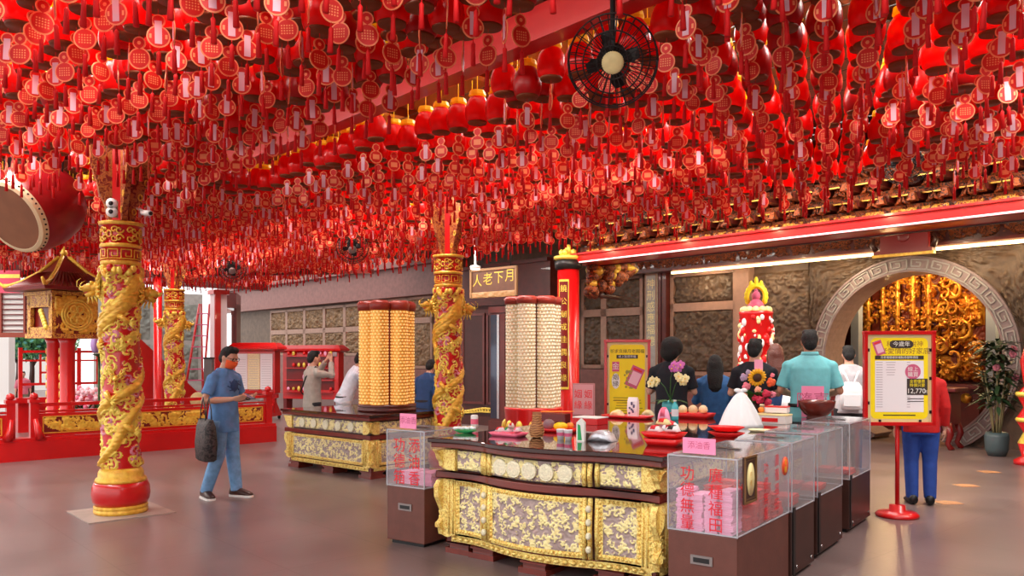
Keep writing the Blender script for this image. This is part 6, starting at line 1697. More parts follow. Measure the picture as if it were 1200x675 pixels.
b.tube([(0.135*math.cos(-0.5+PI*1.32*k/20), 0.08, 2.5+0.17*math.sin(-0.5+PI*1.32*k/20)) for k in range(21)], 0.03, 7, 0, T_)
for x, z in ((0, 2.75), (-0.08, 2.69), (0.08, 2.69)): b.ell((x, 0.08, z), (0.035, 0.02, 0.075), 0, T_, 9, 6)
b.build('flame_halo', mat('bright_yellow_gilt', (252, 226, 40), 0.4), o)

# lamp bars under the wall frieze
M['bar'] = mat('lit_bar', (255, 226, 170), 0.5, emit=3.2, ecol=(255, 214, 150)); M['bar_pink'] = mat('lit_pink_bar', (255, 190, 190), 0.5, emit=1.6, ecol=(255, 176, 176))
for i, (u0, u1, l) in enumerate(((788, 1033, 'long warm lit lamp bar on the stone wall beside the moon gate'), (1091, 1230, 'warm lit lamp bar on the stone wall past the red gate plaque'))):
    s0, z0 = bw(u0, 322, 14.25); s1, z1 = bw(u1, 295, 14.25)
    o = thing('lamp_bar', l, 'lamp', (0, 0, 0), RB, 'warm lamp bars on the stone wall')
    n = 4 if i == 0 else 2
    for k in range(n):
        a, b_ = s0+(s1-s0)*k/n, s0+(s1-s0)*(k+1)/n
        b = MB(); b.box(((a+b_)/2, 14.22, 3.3), (b_-a-0.02, 0.06, 0.05)); b.build('lit_tube', M['bar'], o)
    b = MB(); b.box(((s0+s1)/2, 14.3, 3.335), (s1-s0, 0.14, 0.05)); b.build('lamp_housing', M['stone_frame'], o)
o = thing('lamp_bar', 'thin pink lit strip along the lower edge of the red eave beam', 'lamp', (0, 0, 0), RB)
b = MB(); b.box(((BS0+BS1)/2+0.2, 10.375, 3.165), (BS1-BS0-0.4, 0.03, 0.022)); b.build('lit_tube', M['bar_pink'], o)
b = MB(); b.box(((BS0+BS1)/2+0.2, 10.4, 3.15), (BS1-BS0-0.4, 0.06, 0.008)); b.build('lamp_housing', M['red_dark'], o)
# red plaque over the gate
s, z = bw(1063, 290, 14.1)
o = thing('gate_plaque', 'dark red carved plaque over the crown of the moon gate', 'plaque', xy(s, 14.0)+(3.37,), RB)
b = MB(); b.box((0, 0, 0.14), (0.78, 0.1, 0.42)); b.box((0, -0.03, -0.1), (0.95, 0.16, 0.06)); b.box((0, -0.03, 0.36), (0.95, 0.16, 0.06)); b.build('board', mat('plaque_red', (122, 18, 18), 0.35), o)
b = MB(); b.box((0, -0.06, -0.15), (1.0, 0.1, 0.05)); b.build('gilt_ledge', M['gold'], o)
b = MB(); b.ell((0.0, -0.055, 0.16), (0.1, 0.02, 0.1), 0); b.build('carved_boss', M['red_dark'], o)
for k in (-1, 1):
    b = MB(); b.tube([(0.46*k, -0.02, -0.05), (0.52*k, -0.06, 0.05), (0.48*k, -0.06, 0.16)], [0.05, 0.04, 0.02], 8, 0); b.build('side_scroll', M['dark_wood'], o)

# golden altar inside the gate
al = thing('golden_altar', 'huge carved golden altar wall glowing behind the moon gate', 'altar', (0, 0, 0), RB)
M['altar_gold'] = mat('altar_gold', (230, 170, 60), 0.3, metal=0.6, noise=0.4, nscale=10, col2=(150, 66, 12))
M['altar_dark'] = mat('altar_dark_red', (90, 26, 10), 0.5)  # deep red ground colour of the altar carving
AT = 17.4
s0, _ = bw(1010, 400, AT); s1, _ = bw(1157, 400, AT)
wA = s1-s0
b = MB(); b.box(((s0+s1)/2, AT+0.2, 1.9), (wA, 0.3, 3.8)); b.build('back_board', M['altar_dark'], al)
cols = ((0.0, 0.08, 40), (0.09, 0.20, 26), (0.21, 0.33, 34), (0.34, 0.5, 52), (0.51, 0.66, 60))
for i, (a, c, n) in enumerate(cols):
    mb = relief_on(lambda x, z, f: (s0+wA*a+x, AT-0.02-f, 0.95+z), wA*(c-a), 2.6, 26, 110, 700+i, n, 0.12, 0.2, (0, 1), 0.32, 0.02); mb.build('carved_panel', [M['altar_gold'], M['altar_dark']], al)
for k in range(5):
    b = MB(); x = s0+wA*(0.085+0.125*k); b.lathe([(0.05, 0.95), (0.06, 1.1), (0.045, 1.3), (0.05, 3.4), (0.07, 3.55)], 12, 0, Matrix.Translation((x, AT-0.16, 0)))
    for q in range(26): b.ell((x+0.05*math.cos(q), AT-0.2, 1.1+0.09*q), (0.03, 0.025, 0.035), 0, None, 7, 5)
    b.build('gilt_post', M['altar_gold'], al)
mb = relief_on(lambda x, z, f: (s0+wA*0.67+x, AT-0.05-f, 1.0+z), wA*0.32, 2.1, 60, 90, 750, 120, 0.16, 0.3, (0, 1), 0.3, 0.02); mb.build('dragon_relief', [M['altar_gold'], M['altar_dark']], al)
b = MB(); rg = random.Random(8)
for k in range(14):
    x0 = s0+wA*rg.uniform(0.7, 0.97); z0 = rg.uniform(1.2, 2.9)
    b.tube([(x0+0.16*math.cos(t*0.7+k)*(1-t/14), AT-0.3-0.01*t, z0+0.02*t+0.16*math.sin(t*0.7+k)*(1-t/14)) for t in range(12)], [0.045*(1-t/16) for t in range(12)], 7, 0)
b.build('dragon_coil', M['altar_gold'], al)
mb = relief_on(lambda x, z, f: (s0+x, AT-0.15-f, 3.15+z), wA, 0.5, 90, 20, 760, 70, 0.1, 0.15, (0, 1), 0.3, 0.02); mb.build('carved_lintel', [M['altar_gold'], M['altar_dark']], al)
b = MB(); b.box(((s0+s1)/2, AT-0.2, 0.45), (wA, 0.5, 0.9)); b.box(((s0+s1)/2, AT-0.28, 0.93), (wA+0.1, 0.7, 0.08)); b.build('altar_table', M['maroon'], al)
for k in range(8):
    b = MB(); b.lathe([(0.0, 0), (0.1, 0), (0.1, 0.02)], 16, 0, Matrix.Translation((s0+wA*(0.07+0.12*k), AT-0.46, 0.7)) @ Matrix.Rotation(PI/2, 4, 'X')); b.build('gilt_rosette', M['altar_gold'], al)
# blue grey inner posts of the chamber
for i, u in enumerate((1004, 1163)):
    s, _ = bw(u, 400, 16.6); o = struct(thing('chamber_post', 'grey blue painted post inside the moon gate', 'post', xy(s, 16.6)+(0,), RB))
    b = MB(); b.box((0, 0, 2.0), (0.16, 0.2, 4.0)); b.box((0, 0, 0.1), (0.24, 0.28, 0.2)); b.build('shaft', mat('grey_blue_paint', (128, 136, 150), 0.5), o)
mb = relief_on(lambda x, z, f: (GS-4.25+f, 15.5+x, 0.5+z), 3.4, 3.0, 50, 50, 770, 90, 0.2, 0.08, (0, 0), 0.3, 0.03); mb.build('carved_stone', M['stone_relief'], None, (0, 0, 0), RB)['kind'] = 'structure'
# red altar table with gold script ornament in front of the gate
s, _ = bw(1108, 470, 14.3)
o = thing('altar_desk', 'dark red altar desk with gold scroll ornament in the moon gate', 'desk', xy(-5.9, 14.2)+(0,), RB)
b = MB(); b.box((0, 0, 0.97), (2.2, 0.6, 0.06)); b.box((0, 0, 0.66), (2.0, 0.48, 0.52)); b.build('desk_body', mat('desk_red', (112, 22, 20), 0.35, noise=0.2), o, bevel=0.01)
for sx in (-1, 1):
    for sy in (-1, 1):
        b = MB(); b.tube([(sx*0.95, sy*0.2, 0.42), (sx*1.0, sy*0.22, 0.25), (sx*0.95, sy*0.2, 0.1), (sx*1.02, sy*0.22, 0.0)], [0.06, 0.055, 0.04, 0.05], 8, 0); b.build('leg', M['red_dark'], o)
b = MB()
for k in range(9): b.tube([(-0.9+0.22*k+0.09*math.cos(g_), -0.25, 0.66+0.05*math.sin(g_*2)) for g_ in [2*PI*h/16 for h in range(17)]], 0.016, 6, 0)
b.build('gold_scroll', M['gold_hi'], o)
# tall flower stand at the gate side
q = px(1168, 530, 12.3); q.z = 0; o = thing('tall_floral_stand', 'tall leafy flower arrangement in a dark pot at the side of the moon gate', 'flower arrangement', (q.x, q.y, 0))
b = MB(); b.lathe([(0.12, 0), (0.16, 0.1), (0.17, 0.3), (0.15, 0.36), (0.14, 0.34)], 18, 0); b.build('pot', mat('blue_grey_pot', (70, 84, 88), 0.4), o)
b = MB()
for k in range(12): a = k*2.4; b.tube([(0.04*math.cos(a), 0.04*math.sin(a), 0.3), (0.09*math.cos(a), 0.09*math.sin(a), 0.7), (0.22*math.cos(a), 0.2*math.sin(a), 1.3)], 0.012, 5, 0)
b.build('stem', mat('pale_stem', (150, 140, 100), 0.5), o)
b = MB(); rf3 = random.Random(13)
for k in range(340):
    a = rf3.uniform(0, 6.28); z = rf3.uniform(0.75, 1.75); r = 0.22*rf3.random(); leaf(b, (r*math.cos(a), r*math.sin(a), z), (math.cos(a), math.sin(a), rf3.uniform(-0.2, 1.0)), 0.24, 0.03, 0.35)
b.build('leaves', M['leaf_dark'], o)
b = MB()
for c in ((-0.12, -0.2, 1.35), (0.1, -0.24, 1.55), (0.18, -0.12, 1.62), (0.22, -0.1, 1.2)):
    for q_ in range(7): b.ell((c[0]+0.03*math.cos(q_), c[1], c[2]+0.03*math.sin(q_)), 0.032, 0, None, 7, 5)
b.build('blossom', M['flower_pink'], o)
q = px(1207, 532, 11.3); o = thing('red_candle_stand', 'red and gold turned stand at the edge of the view by the flower stand', 'candle stand', (q.x, q.y, 0))
b = MB(); b.lathe([(0.2, 0), (0.2, 0.06), (0.1, 0.12), (0.15, 0.3), (0.08, 0.45), (0.16, 0.6), (0.16, 0.66), (0.08, 0.8), (0.15, 0.95), (0.15, 1.0), (0.07, 1.1), (0.12, 1.45), (0.04, 1.75)], 20, [0, 0, 0, 1, 0, 1, 0, 0, 1, 0, 0, 0]); b.build('turned_post', [M['red'], M['gold_hi']], o)
for k in range(2):
    b = MB(); b.lathe([(0.165, 0.6+0.36*k), (0.18, 0.63+0.36*k), (0.165, 0.66+0.36*k)], 20, 0); b.build('gilt_band', M['gold_hi'], o)
# pale sign board and red box at the table's far end
q = px(684, 480, 12.4); o = thing('red_lettered_board', 'pale board with red lettering standing beside the couplet pillar', 'board', (q.x, q.y, 0), RB+0.3)
b = MB(); b.box((0, 0, 0.55), (0.36, 0.04, 1.1)); b.build('board', mat('mauve_board', (176, 120, 124), 0.5), o)
b = MB(); b.box((0, -0.025, 0.85), (0.34, 0.004, 0.46)); b.build('pale_field', mat('mauve_field', (196, 140, 146), 0.5), o)
b = MB()
for x in (-0.08, 0.09):
    for i, c_ in enumerate('姻緣'): b.text(c_, 0.14, 0, Matrix.Translation((x, -0.029, 0.93-0.17*i)))
b.build('red_lettering', M['ink_red'], o)
b = MB(); b.box((0, 0.05, 0.02), (0.4, 0.3, 0.04)); b.build('foot', M['dark_wood'], o)
# floor marks
M['mark'] = mat('worn_tan_paint', (190, 132, 88), 0.6, noise=0.3, nscale=20)
for i, (u, v, rz) in enumerate(((1110, 589, 0.2), (1131, 569, 0.2), (1158, 553, 0.2))):
    q = flat(u, v, 0); 
    b = MB(); b.prism([(-0.12, -0.1), (0.1, -0.12), (0.13, 0.02), (0.05, 0.1), (-0.1, 0.09)], 0.001, 0.004, 0, None, 'z'); ob = b.build('floor_sticker', M['mark'], None, (q.x, q.y, 0), rz)
    tag(ob, ('worn tan mark on the floor nearest the red pole stand', 'middle of three worn tan marks on the floor', 'worn tan mark on the floor nearest the moon gate')[i], 'floor mark', 'tan floor marks')
# ================================================================ people
def loft(mb, P, R, seg=14):
    """round ended limb through joints P with radii R (each a number or (across, fore) pair in x / y)"""
    mb.tube(P, R, seg, 0)
    for p, r in ((P[0], R[0]), (P[-1], R[-1])): mb.ell(p, r, 0, None, 12, 8)
def ring(z, rx, ry, cx=0, cy=0, n=24, p=2.4):
    out = []
    for k in range(n):
        a = 2*PI*k/n; c, s_ = math.cos(a), math.sin(a)
        out.append((cx+rx*math.copysign(abs(c)**(2/p), c), cy+ry*math.copysign(abs(s_)**(2/p), s_), z))
    return out
def cap_rings(mb, rs): mb.rings(rs, 0)
def hand(mb, wrist, d, n, side, sc=1.0, curl=0.5):
    """palm, four unequal bent fingers and a thumb; d: forearm direction, n: palm normal, side: +1/-1 thumb side"""
    d = Vector(d).normalized(); n = Vector(n); n = (n-d*n.dot(d)).normalized(); a = d.cross(n)*side
    w = Vector(wrist)
    def at(x, y, z): return w+a*(x*sc)+d*(y*sc)+n*(z*sc)
    mb.tube([w, at(0, 0.03, 0), at(0.002, 0.06, 0), at(0.0, 0.088, 0)], [0.023*sc, 0.032*sc, 0.038*sc, 0.034*sc], 12, 0, None, True, 0.5) if False else None
    for x in (-0.027, -0.009, 0.009, 0.026):
        mb.tube([w, at(x*0.8, 0.04, 0), at(x, 0.088, 0)], [0.018*sc, 0.0165*sc, 0.0115*sc], 8, 0)
    for x, L_ in ((-0.029, 0.058), (-0.01, 0.072), (0.01, 0.078), (0.029, 0.07)):
        p0 = at(x, 0.085, 0); ang = 0; pts = [p0]; cur = p0
        for seg_, k in ((0.42, 0.35), (0.32, 1.0), (0.26, 1.5)):
            dd = d*math.cos(curl*k)+n*math.sin(curl*k); cur = cur+dd*(L_*seg_*sc); pts.append(cur)
        mb.tube(pts, [0.0105*sc, 0.0095*sc, 0.0088*sc, 0.0072*sc], 8, 0); mb.ell(pts[-1], 0.0075*sc, 0, None, 7, 5)
    t0 = at(0.024, 0.022, 0.004); t1 = at(0.05, 0.05, 0.014); t2 = at(0.052, 0.078, 0.026)
    mb.tube([t0, t1, t2], [0.015*sc, 0.0115*sc, 0.009*sc], 8, 0); mb.ell(t2, 0.009*sc, 0, None, 7, 5)

def person(label, x, y, rz, H, shirt, pants, skin='skin', hairm='hair', hair='short', sleeve=0.5, arms=None, lean=0.0, head=(0, 0), legs=None, z=0.0, build_w=1.0, shoe='black', vox=0.011, collar=False, skirt=None, longtop=0.0, sole=None, face=True, feet=True):
    o = thing('person', label, 'person', (x, y, z), rz)
    h = H; B = build_w
    cl, sl = math.cos(lean), math.sin(lean)
    hip = Vector((0, 0, 0.52*h))
    def up(p):
        p = Vector(p)-hip; return hip+Vector((p.x, p.y*cl-p.z*sl, p.z*cl+p.y*sl))
    # head frame
    neck = Vector((0, 0.0, 0.845*h)); hc = Vector((0, -0.012*h, 0.928*h))
    HM = Matrix.Translation(up(neck)) @ Matrix.Rotation(-0*lean, 4, 'X') @ Matrix.Rotation(head[0], 4, 'Z') @ Matrix.Rotation(head[1], 4, 'X')
    hd = lambda p: HM @ (Vector(p)-Vector((0, 0, 0.0)))
    S = h/1.7
    body = MB()
    rs = [(0.475, 0.098, 0.07), (0.53, 0.098*1.02, 0.068), (0.6, 0.082, 0.058), (0.7, 0.092, 0.062), (0.765, 0.096, 0.06), (0.8, 0.074, 0.05), (0.838, 0.04, 0.038)]
    body.rings([[tuple(up(q)) for q in ring(a*h, b*h*B, c*h*B)] for a, b, c in rs], 0)
    loft(body, [up((0, 0.004*h, 0.82*h)), hd((0, -0.01, 0.05*S))], [0.037*h, 0.033*h])
    hcx = Vector((0, -0.02*S, 0.135*S))
    body.ell(hcx, (0.076*S, 0.094*S, 0.105*S), 0, HM, 18, 14)
    body.ell((0, -0.045*S, 0.075*S), (0.056*S, 0.06*S, 0.058*S), 0, HM, 14, 10)
    if face:
        body.tube([(0, -0.108*S, 0.148*S), (0, -0.122*S, 0.12*S), (0, -0.13*S, 0.102*S)], [0.008*S, 0.011*S, 0.015*S], 8, 0, HM)
        body.ell((0, -0.102*S, 0.066*S), (0.024*S, 0.012*S, 0.009*S), 0, HM, 10, 6)
        for k in (-1, 1): body.ell((0.03*k*S, -0.1*S, 0.158*S), (0.024*S, 0.012*S, 0.007*S), 0, HM, 8, 6)
    for k in (-1, 1): body.ell((0.077*k*S, -0.008*S, 0.122*S), (0.011*S, 0.02*S, 0.032*S), 0, HM, 10, 8)
    A = {}
    for nm, k in (('L', 1), ('R', -1)):
        sh = up((k*0.108*h*B, 0.0, 0.772*h))
        el, wr, hn = (arms or {}).get(nm, ((k*0.14*h, 0.01*h, 0.63*h), (k*0.145*h, -0.03*h, 0.49*h), None))
        el, wr = Vector(el), Vector(wr); A[nm] = (sh, el, wr, hn, k)
        body.tube([up((k*0.05*h, 0, 0.785*h)), sh, sh.lerp(el, 0.5), el, el.lerp(wr, 0.35), wr], [0.033*h, 0.031*h, 0.028*h, 0.024*h, 0.0235*h, 0.0155*h], 12, 0)
        body.ell(el, 0.024*h, 0, None, 10, 8)
        d = wr-el
        hand(body, wr, d if hn is None else hn[0], (-k, -0.3, 0) if hn is None else hn[1], k if hn is None else hn[2]*1, S*1.0, 0.45 if hn is None else hn[3])
    L = {}
    for nm, k in (('L', 1), ('R', -1)):
        kn, an, toe = (legs or {}).get(nm, ((k*0.054*h, -0.012*h, 0.28*h), (k*0.052*h, 0.012*h, 0.05*h), (0.12*k, -1)))
        hp = Vector((k*0.052*h, 0, 0.5*h)); kn, an = Vector(kn), Vector(an); L[nm] = (hp, kn, an, toe, k)
        body.tube([hp, hp.lerp(kn, 0.5), kn, kn.lerp(an, 0.35), an], [0.055*h, 0.046*h, 0.035*h, 0.034*h, 0.021*h], 12, 0)
        t = Vector((toe[0], toe[1], 0)).normalized()
        body.tube([an, an+Vector((0, 0, -0.03*h))+t*0.03*h, an+Vector((0, 0, -0.036*h))+t*0.09*h], [0.022*h, 0.022*h, 0.016*h], 10, 0)
    remeshed(body, 'body', M[skin], o, vox, 5)
    # shirt
    s = MB(); e = 0.012*h
    low = 0.465-longtop
    rs = [(low, 0.104+0.02*longtop*5, 0.076+0.02*longtop*5), (0.53, 0.104, 0.074), (0.6, 0.094, 0.068), (0.7, 0.1, 0.071), (0.765, 0.104, 0.068), (0.8, 0.082, 0.058), (0.825, 0.058, 0.049), (0.843, 0.046, 0.044)]
    s.rings([[tuple(up(q)) for q in ring(a*h, b*h*B+0.004, c*h*B+0.004)] for a, b, c in rs], 0)
    for nm in 'LR':
        sh, el, wr, hn, k = A[nm]
        pts = [up((k*0.05*h, 0, 0.785*h)), sh, sh.lerp(el, 0.5)]; rr = [0.04*h, 0.038*h, 0.036*h]; s.tube([up((k*0.03*h, 0.004*h, 0.825*h)), up((k*0.08*h, 0.002*h, 0.802*h)), up((k*0.118*h*B, 0, 0.772*h))], [0.026*h, 0.026*h, 0.026*h], 12, 0)
        if sleeve <= 0.5: pts.append(sh.lerp(el, sleeve*1.7)); rr.append(0.038*h)
        else: pts += [el, el.lerp(wr, min(1, (sleeve-0.5)*2)*0.97)]; rr += [0.034*h, 0.026*h]
        s.tube(pts, rr, 14, 0); s.ell(sh, 0.039*h, 0, None, 12, 8)
        if sleeve > 0.5: s.ell(el, 0.034*h, 0, None, 12, 8)
    so_ = remeshed(s, 'shirt', M[shirt] if isinstance(shirt, str) else shirt, o, vox, 4)
    if collar:
        c = MB(); c.rings([[tuple(up(q)) for q in ring(a*h, b*h, d_*h, 0, 0.002*h)] for a, b, d_ in ((0.838, 0.055, 0.05), (0.862, 0.046, 0.046), (0.862, 0.04, 0.04), (0.838, 0.045, 0.042))], 0); c.build('collar', M[shirt] if isinstance(shirt, str) else shirt, so_)
    # trousers
    if pants:
        t = MB()
        t.rings([ring(a*h, b*h*B, c*h*B) for a, b, c in ((0.45, 0.1, 0.074), (0.5, 0.104, 0.077), (0.545, 0.1, 0.072), (0.575, 0.09, 0.066))], 0)
        for nm in 'LR':
            hp, kn, an, toe, k = L[nm]
            t.tube([hp, hp.lerp(kn, 0.5), kn, kn.lerp(an, 0.5), an+Vector((0, 0, -0.012*h))], [0.064*h, 0.055*h, 0.045*h, 0.042*h, 0.037*h], 16, 0); t.ell(kn, 0.045*h, 0, None, 12, 8)
        remeshed(t, 'trousers', M[pants] if isinstance(pants, str) else pants, o, vox, 4)
    if feet:
        for nm in 'LR':
            hp, kn, an, toe, k = L[nm]; t = Vector((toe[0], toe[1], 0)).normalized(); n_ = Vector((-t.y, t.x, 0))
            base = Vector((an.x, an.y, 0)); b = MB(); rs = []
            zl = an.z-0.05*h
            for q, hw, hh in ((-0.045, 0.02, 0.055), (-0.035, 0.027, 0.062), (0.0, 0.029, 0.066), (0.04, 0.03, 0.052), (0.08, 0.031, 0.038), (0.105, 0.026, 0.03), (0.118, 0.014, 0.022)):
                c = base+t*(q*h); w_ = hw*h
                rs.append([tuple(c+n_*(w_*math.cos(a))+Vector((0, 0, max(0.0, zl)+(hh*h*0.5+0.004)+hh*h*0.5*math.sin(a)))) for a in [2*PI*g_/14 for g_ in range(14)]])
            b.rings(rs, 0); so2 = b.build('shoe', M[shoe], o)
            if sole:
                b = MB(); rs = []
                for q, hw in ((-0.048, 0.018), (-0.036, 0.029), (0.0, 0.031), (0.04, 0.032), (0.085, 0.033), (0.108, 0.027), (0.121, 0.014)):
                    c = base+t*(q*h); rs.append([tuple(c+n_*(hw*h*sx)+Vector((0, 0, max(0.0, zl)+zz))) for sx, zz in ((-1, 0.0), (1, 0.0), (1, 0.022), (-1, 0.022))])
                b.rings(rs, 0, False); b.build('sole', M[sole], so2)
    # hair
    hm = MB()
    if hair == 'short':
        hm.ell((0, 0.0, 0.152*S), (0.083*S, 0.098*S, 0.098*S), 0, HM, 18, 12); hm.ell((0, 0.045*S, 0.105*S), (0.068*S, 0.058*S, 0.07*S), 0, HM, 14, 10)
        for k in range(9): a = k*0.7; hm.ell((0.045*S*math.cos(a), -0.03*S+0.05*S*math.sin(a), 0.225*S), 0.03*S, 0, HM, 8, 6)
    elif hair == 'puffy':
        hm.ell((0, 0.005*S, 0.158*S), (0.128*S, 0.128*S, 0.122*S), 0, HM, 18, 12); hm.ell((0, 0.05*S, 0.1*S), (0.118*S, 0.075*S, 0.1*S), 0, HM, 14, 10); hm.ell((0, 0.055*S, 0.05*S), (0.08*S, 0.045*S, 0.06*S), 0, HM, 14, 10)
    else:
        hm.ell((0, 0.0, 0.15*S), (0.088*S, 0.103*S, 0.102*S), 0, HM, 18, 12); hm.ell((0, 0.045*S, 0.1*S), (0.088*S, 0.07*S, 0.1*S), 0, HM, 14, 10)
        Ln = 0.3*S if hair == 'long' else 0.2*S
        hm.rings([[tuple(HM @ Vector(q)) for q in ring(z_, a*S, b*S, 0, c*S)] for z_, a, b, c in ((0.14*S, 0.088, 0.07, 0.03), (0.06*S, 0.094, 0.06, 0.045), (0.0, 0.096, 0.05, 0.062), (-0.06*S, 0.1, 0.05, 0.07), (0.1*S-Ln, 0.085, 0.04, 0.078), (0.05*S-Ln, 0.035, 0.02, 0.08))], 0)
        for k in (-1, 1): hm.tube([(0.075*k*S, -0.03*S, 0.16*S), (0.088*k*S, -0.02*S, 0.06*S), (0.085*k*S, 0.0, -0.05*S)], [0.025*S, 0.024*S, 0.016*S], 8, 0, HM)
    hb = remeshed(hm, 'hair', M[hairm], o, 0.009, 3)
    if face:
        for k in (-1, 1):
            b = MB(); b.ell((0.031*k*S, -0.099*S, 0.137*S), (0.013*S, 0.01*S, 0.008*S), 0, HM, 10, 7); b.ell((0.031*k*S, -0.107*S, 0.137*S), (0.006*S, 0.004*S, 0.006*S), 1, HM, 8, 6); b.build('eye', [M['white'], M['black']], o)
    return o, HM, S, A, L, up

def cloth(name, col, n=0.18): return mat(name, col, 0.85, noise=n, nscale=14, bump=0.25, bscale=18)
FB = {'blue_tee': cloth('blue_cotton', (104, 154, 214)), 'jeans': cloth('light_denim', (124, 172, 220), 0.3), 'grey_shirt': cloth('beige_grey_cotton', (176, 166, 156)), 'white_shirt': cloth('white_cotton', (226, 230, 244)),
      'dark_trousers': cloth('dark_cotton', (40, 38, 44)), 'black_tee': cloth('black_cotton', (24, 26, 36)), 'denim_shirt': cloth('blue_denim', (54, 110, 170), 0.3), 'cyan': cloth('turquoise_cotton', (120, 206, 214), 0.1), 'cyan_t': cloth('turquoise_trousers', (118, 200, 208), 0.1),
      'navy': cloth('navy_cotton', (38, 70, 120)), 'blue_pants': cloth('strong_blue_cotton', (38, 74, 160)), 'red_vest': cloth('red_cotton', (200, 24, 24)), 'pale_grey': cloth('pale_grey_cotton', (204, 200, 206)), 'pink': cloth('pink_cotton', (236, 130, 150)), 'khaki': cloth('khaki_cotton', (150, 140, 120))}
# --- man looking at his phone
Y = 8.75; X = (262-600)/F*Y; hh = 1.66
rz = math.atan2(1.0, 0.42)     # turned towards the counter, a little to the entrance
arm = {'R': ((-0.17*hh, 0.0, 0.635*hh), (-0.09*hh, -0.155*hh, 0.648*hh), ((0.25, -1, 0.12), (0.75, 0, 0.65), -1, 0.8)), 'L': ((0.155*hh, -0.01*hh, 0.635*hh), (0.05*hh, -0.165*hh, 0.655*hh), ((-0.2, -1, 0.1), (-0.6, 0, 0.8), 1, 0.8))}
lg = {'R': ((-0.06*hh, -0.01*hh, 0.28*hh), (-0.085*hh, 0.07*hh, 0.05*hh), (-0.5, -1)), 'L': ((0.05*hh, -0.03*hh, 0.28*hh), (0.055*hh, -0.06*hh, 0.05*hh), (0.1, -1))}
o, HM, S, A, L, up = person('standing man in a blue tee and jeans looking at his phone, wearing an orange mask', X, Y, rz, hh, FB['blue_tee'], FB['jeans'], 'skin', 'hair', 'short', 0.42, arm, 0.03, (0.0, 0.36), lg, shoe='dark_wood', sole='white', vox=0.009, longtop=0.035)
b = MB(); b.rings([[(0.072*S*math.sin(a)*w_, -0.02*S-0.102*S*math.cos(a)*dd, zz*S) for a in [(-1.25+2.5*k/12) for k in range(13)]]+[(0.066*S*math.sin(a)*w_, -0.015*S-0.09*S*math.cos(a)*dd, zz*S) for a in [(1.25-2.5*k/12) for k in range(13)]] for zz, w_, dd in ((0.018, 0.7, 0.82), (0.05, 0.98, 1.06), (0.085, 1.1, 1.2), (0.118, 1.1, 1.1))], 0, True, HM); b.build('face_mask', mat('orange_mask', (246, 96, 40), 0.7), o)
b = MB()
for k in (-1, 1): b.tube([(0.03*k*S+0.026*S*math.cos(a), -0.118*S, 0.138*S+0.019*S*math.sin(a)) for a in [2*PI*q/16 for q in range(17)]], 0.0028, 5, 0, HM); b.tube([(0.056*k*S, -0.116*S, 0.142*S), (0.078*k*S, -0.01*S, 0.14*S)], 0.0025, 5, 0, HM)
b.tube([(-0.006*S, -0.12*S, 0.142*S), (0.006*S, -0.12*S, 0.142*S)], 0.0025, 5, 0, HM); b.build('glasses', M['black'], o)
b = MB(); w_ = A['L'][2]; e_ = A['L'][1]; q = w_.lerp(e_, 0.1); d = (w_-e_).normalized(); b.tube([q-d*0.012, q+d*0.012], 0.034, 14, 0); b.build('wristband', M['black'], o)
b = MB(); b.lathe([(0.0, 0), (0.06, 0), (0.055, 0.004)], 20, 0, Matrix.Translation(up((0.02, -0.071*hh-0.004, 0.73*hh))) @ Matrix.Rotation(PI/2, 4, 'X')); 
for k in range(8): b.tube([tuple(up((0.02+0.1*math.cos(k*0.785), -0.07*hh-0.002, 0.73*hh+0.07*math.sin(k*0.785)))), tuple(up((0.02+0.05*math.cos(k*0.785+0.5), -0.073*hh-0.002, 0.73*hh+0.05*math.sin(k*0.785+0.5))))], 0.006, 5, 0)
b.build('shirt_print', mat('dark_blue_print', (44, 78, 130), 0.8), o)
Rz = Matrix.Translation((X, Y, 0)) @ Matrix.Rotation(rz, 4, 'Z')
hm_ = (A['R'][2]+A['L'][2])/2+Vector((0, -0.10, 0.018))
q = Rz @ hm_; ph = thing('phone', 'dark phone held in both hands of the man in blue', 'phone', q, rz)
b = MB(); b.box((0, 0, 0), (0.074, 0.15, 0.008), 0, Matrix.Rotation(0.35, 4, 'X')); b.build('phone_case', M['black'], ph, bevel=0.004)
b = MB(); b.box((0, 0, 0.005), (0.066, 0.138, 0.001), 0, Matrix.Rotation(0.35, 4, 'X')); b.build('screen', mat('phone_screen', (120, 140, 170), 0.2), ph)
q = Rz @ (A['R'][1]+Vector((-0.1, 0.01, -0.03)))
q.x += 0.11; q.y -= 0.03
bg = thing('tote_bag', 'black patterned tote bag hanging from the arm of the man in blue', 'bag', (q.x, q.y, q.z), rz+PI/2-0.5)
b = MB(); b.rings([ring(z_, a, c, 0, 0, 24, 4) for z_, a, c in ((-0.58, 0.15, 0.05), (-0.56, 0.18, 0.07), (-0.4, 0.185, 0.08), (-0.22, 0.18, 0.06), (-0.15, 0.175, 0.03), (-0.15, 0.165, 0.022), (-0.25, 0.16, 0.04))], 0); b.build('bag_body', carved('black_pattern_fabric', (70, 60, 60), (22, 19, 21), 16, 0.6, 0.2), bg)
for y_ in (-0.03, 0.03):
    b = MB(); b.tube([(-0.09, y_, -0.22), (-0.07, y_, -0.06), (0.0, y_, 0.075), (0.07, y_, -0.06), (0.09, y_, -0.22)], 0.011, 7, 0, None, True, 0.5); b.build('strap', M['black'], bg)
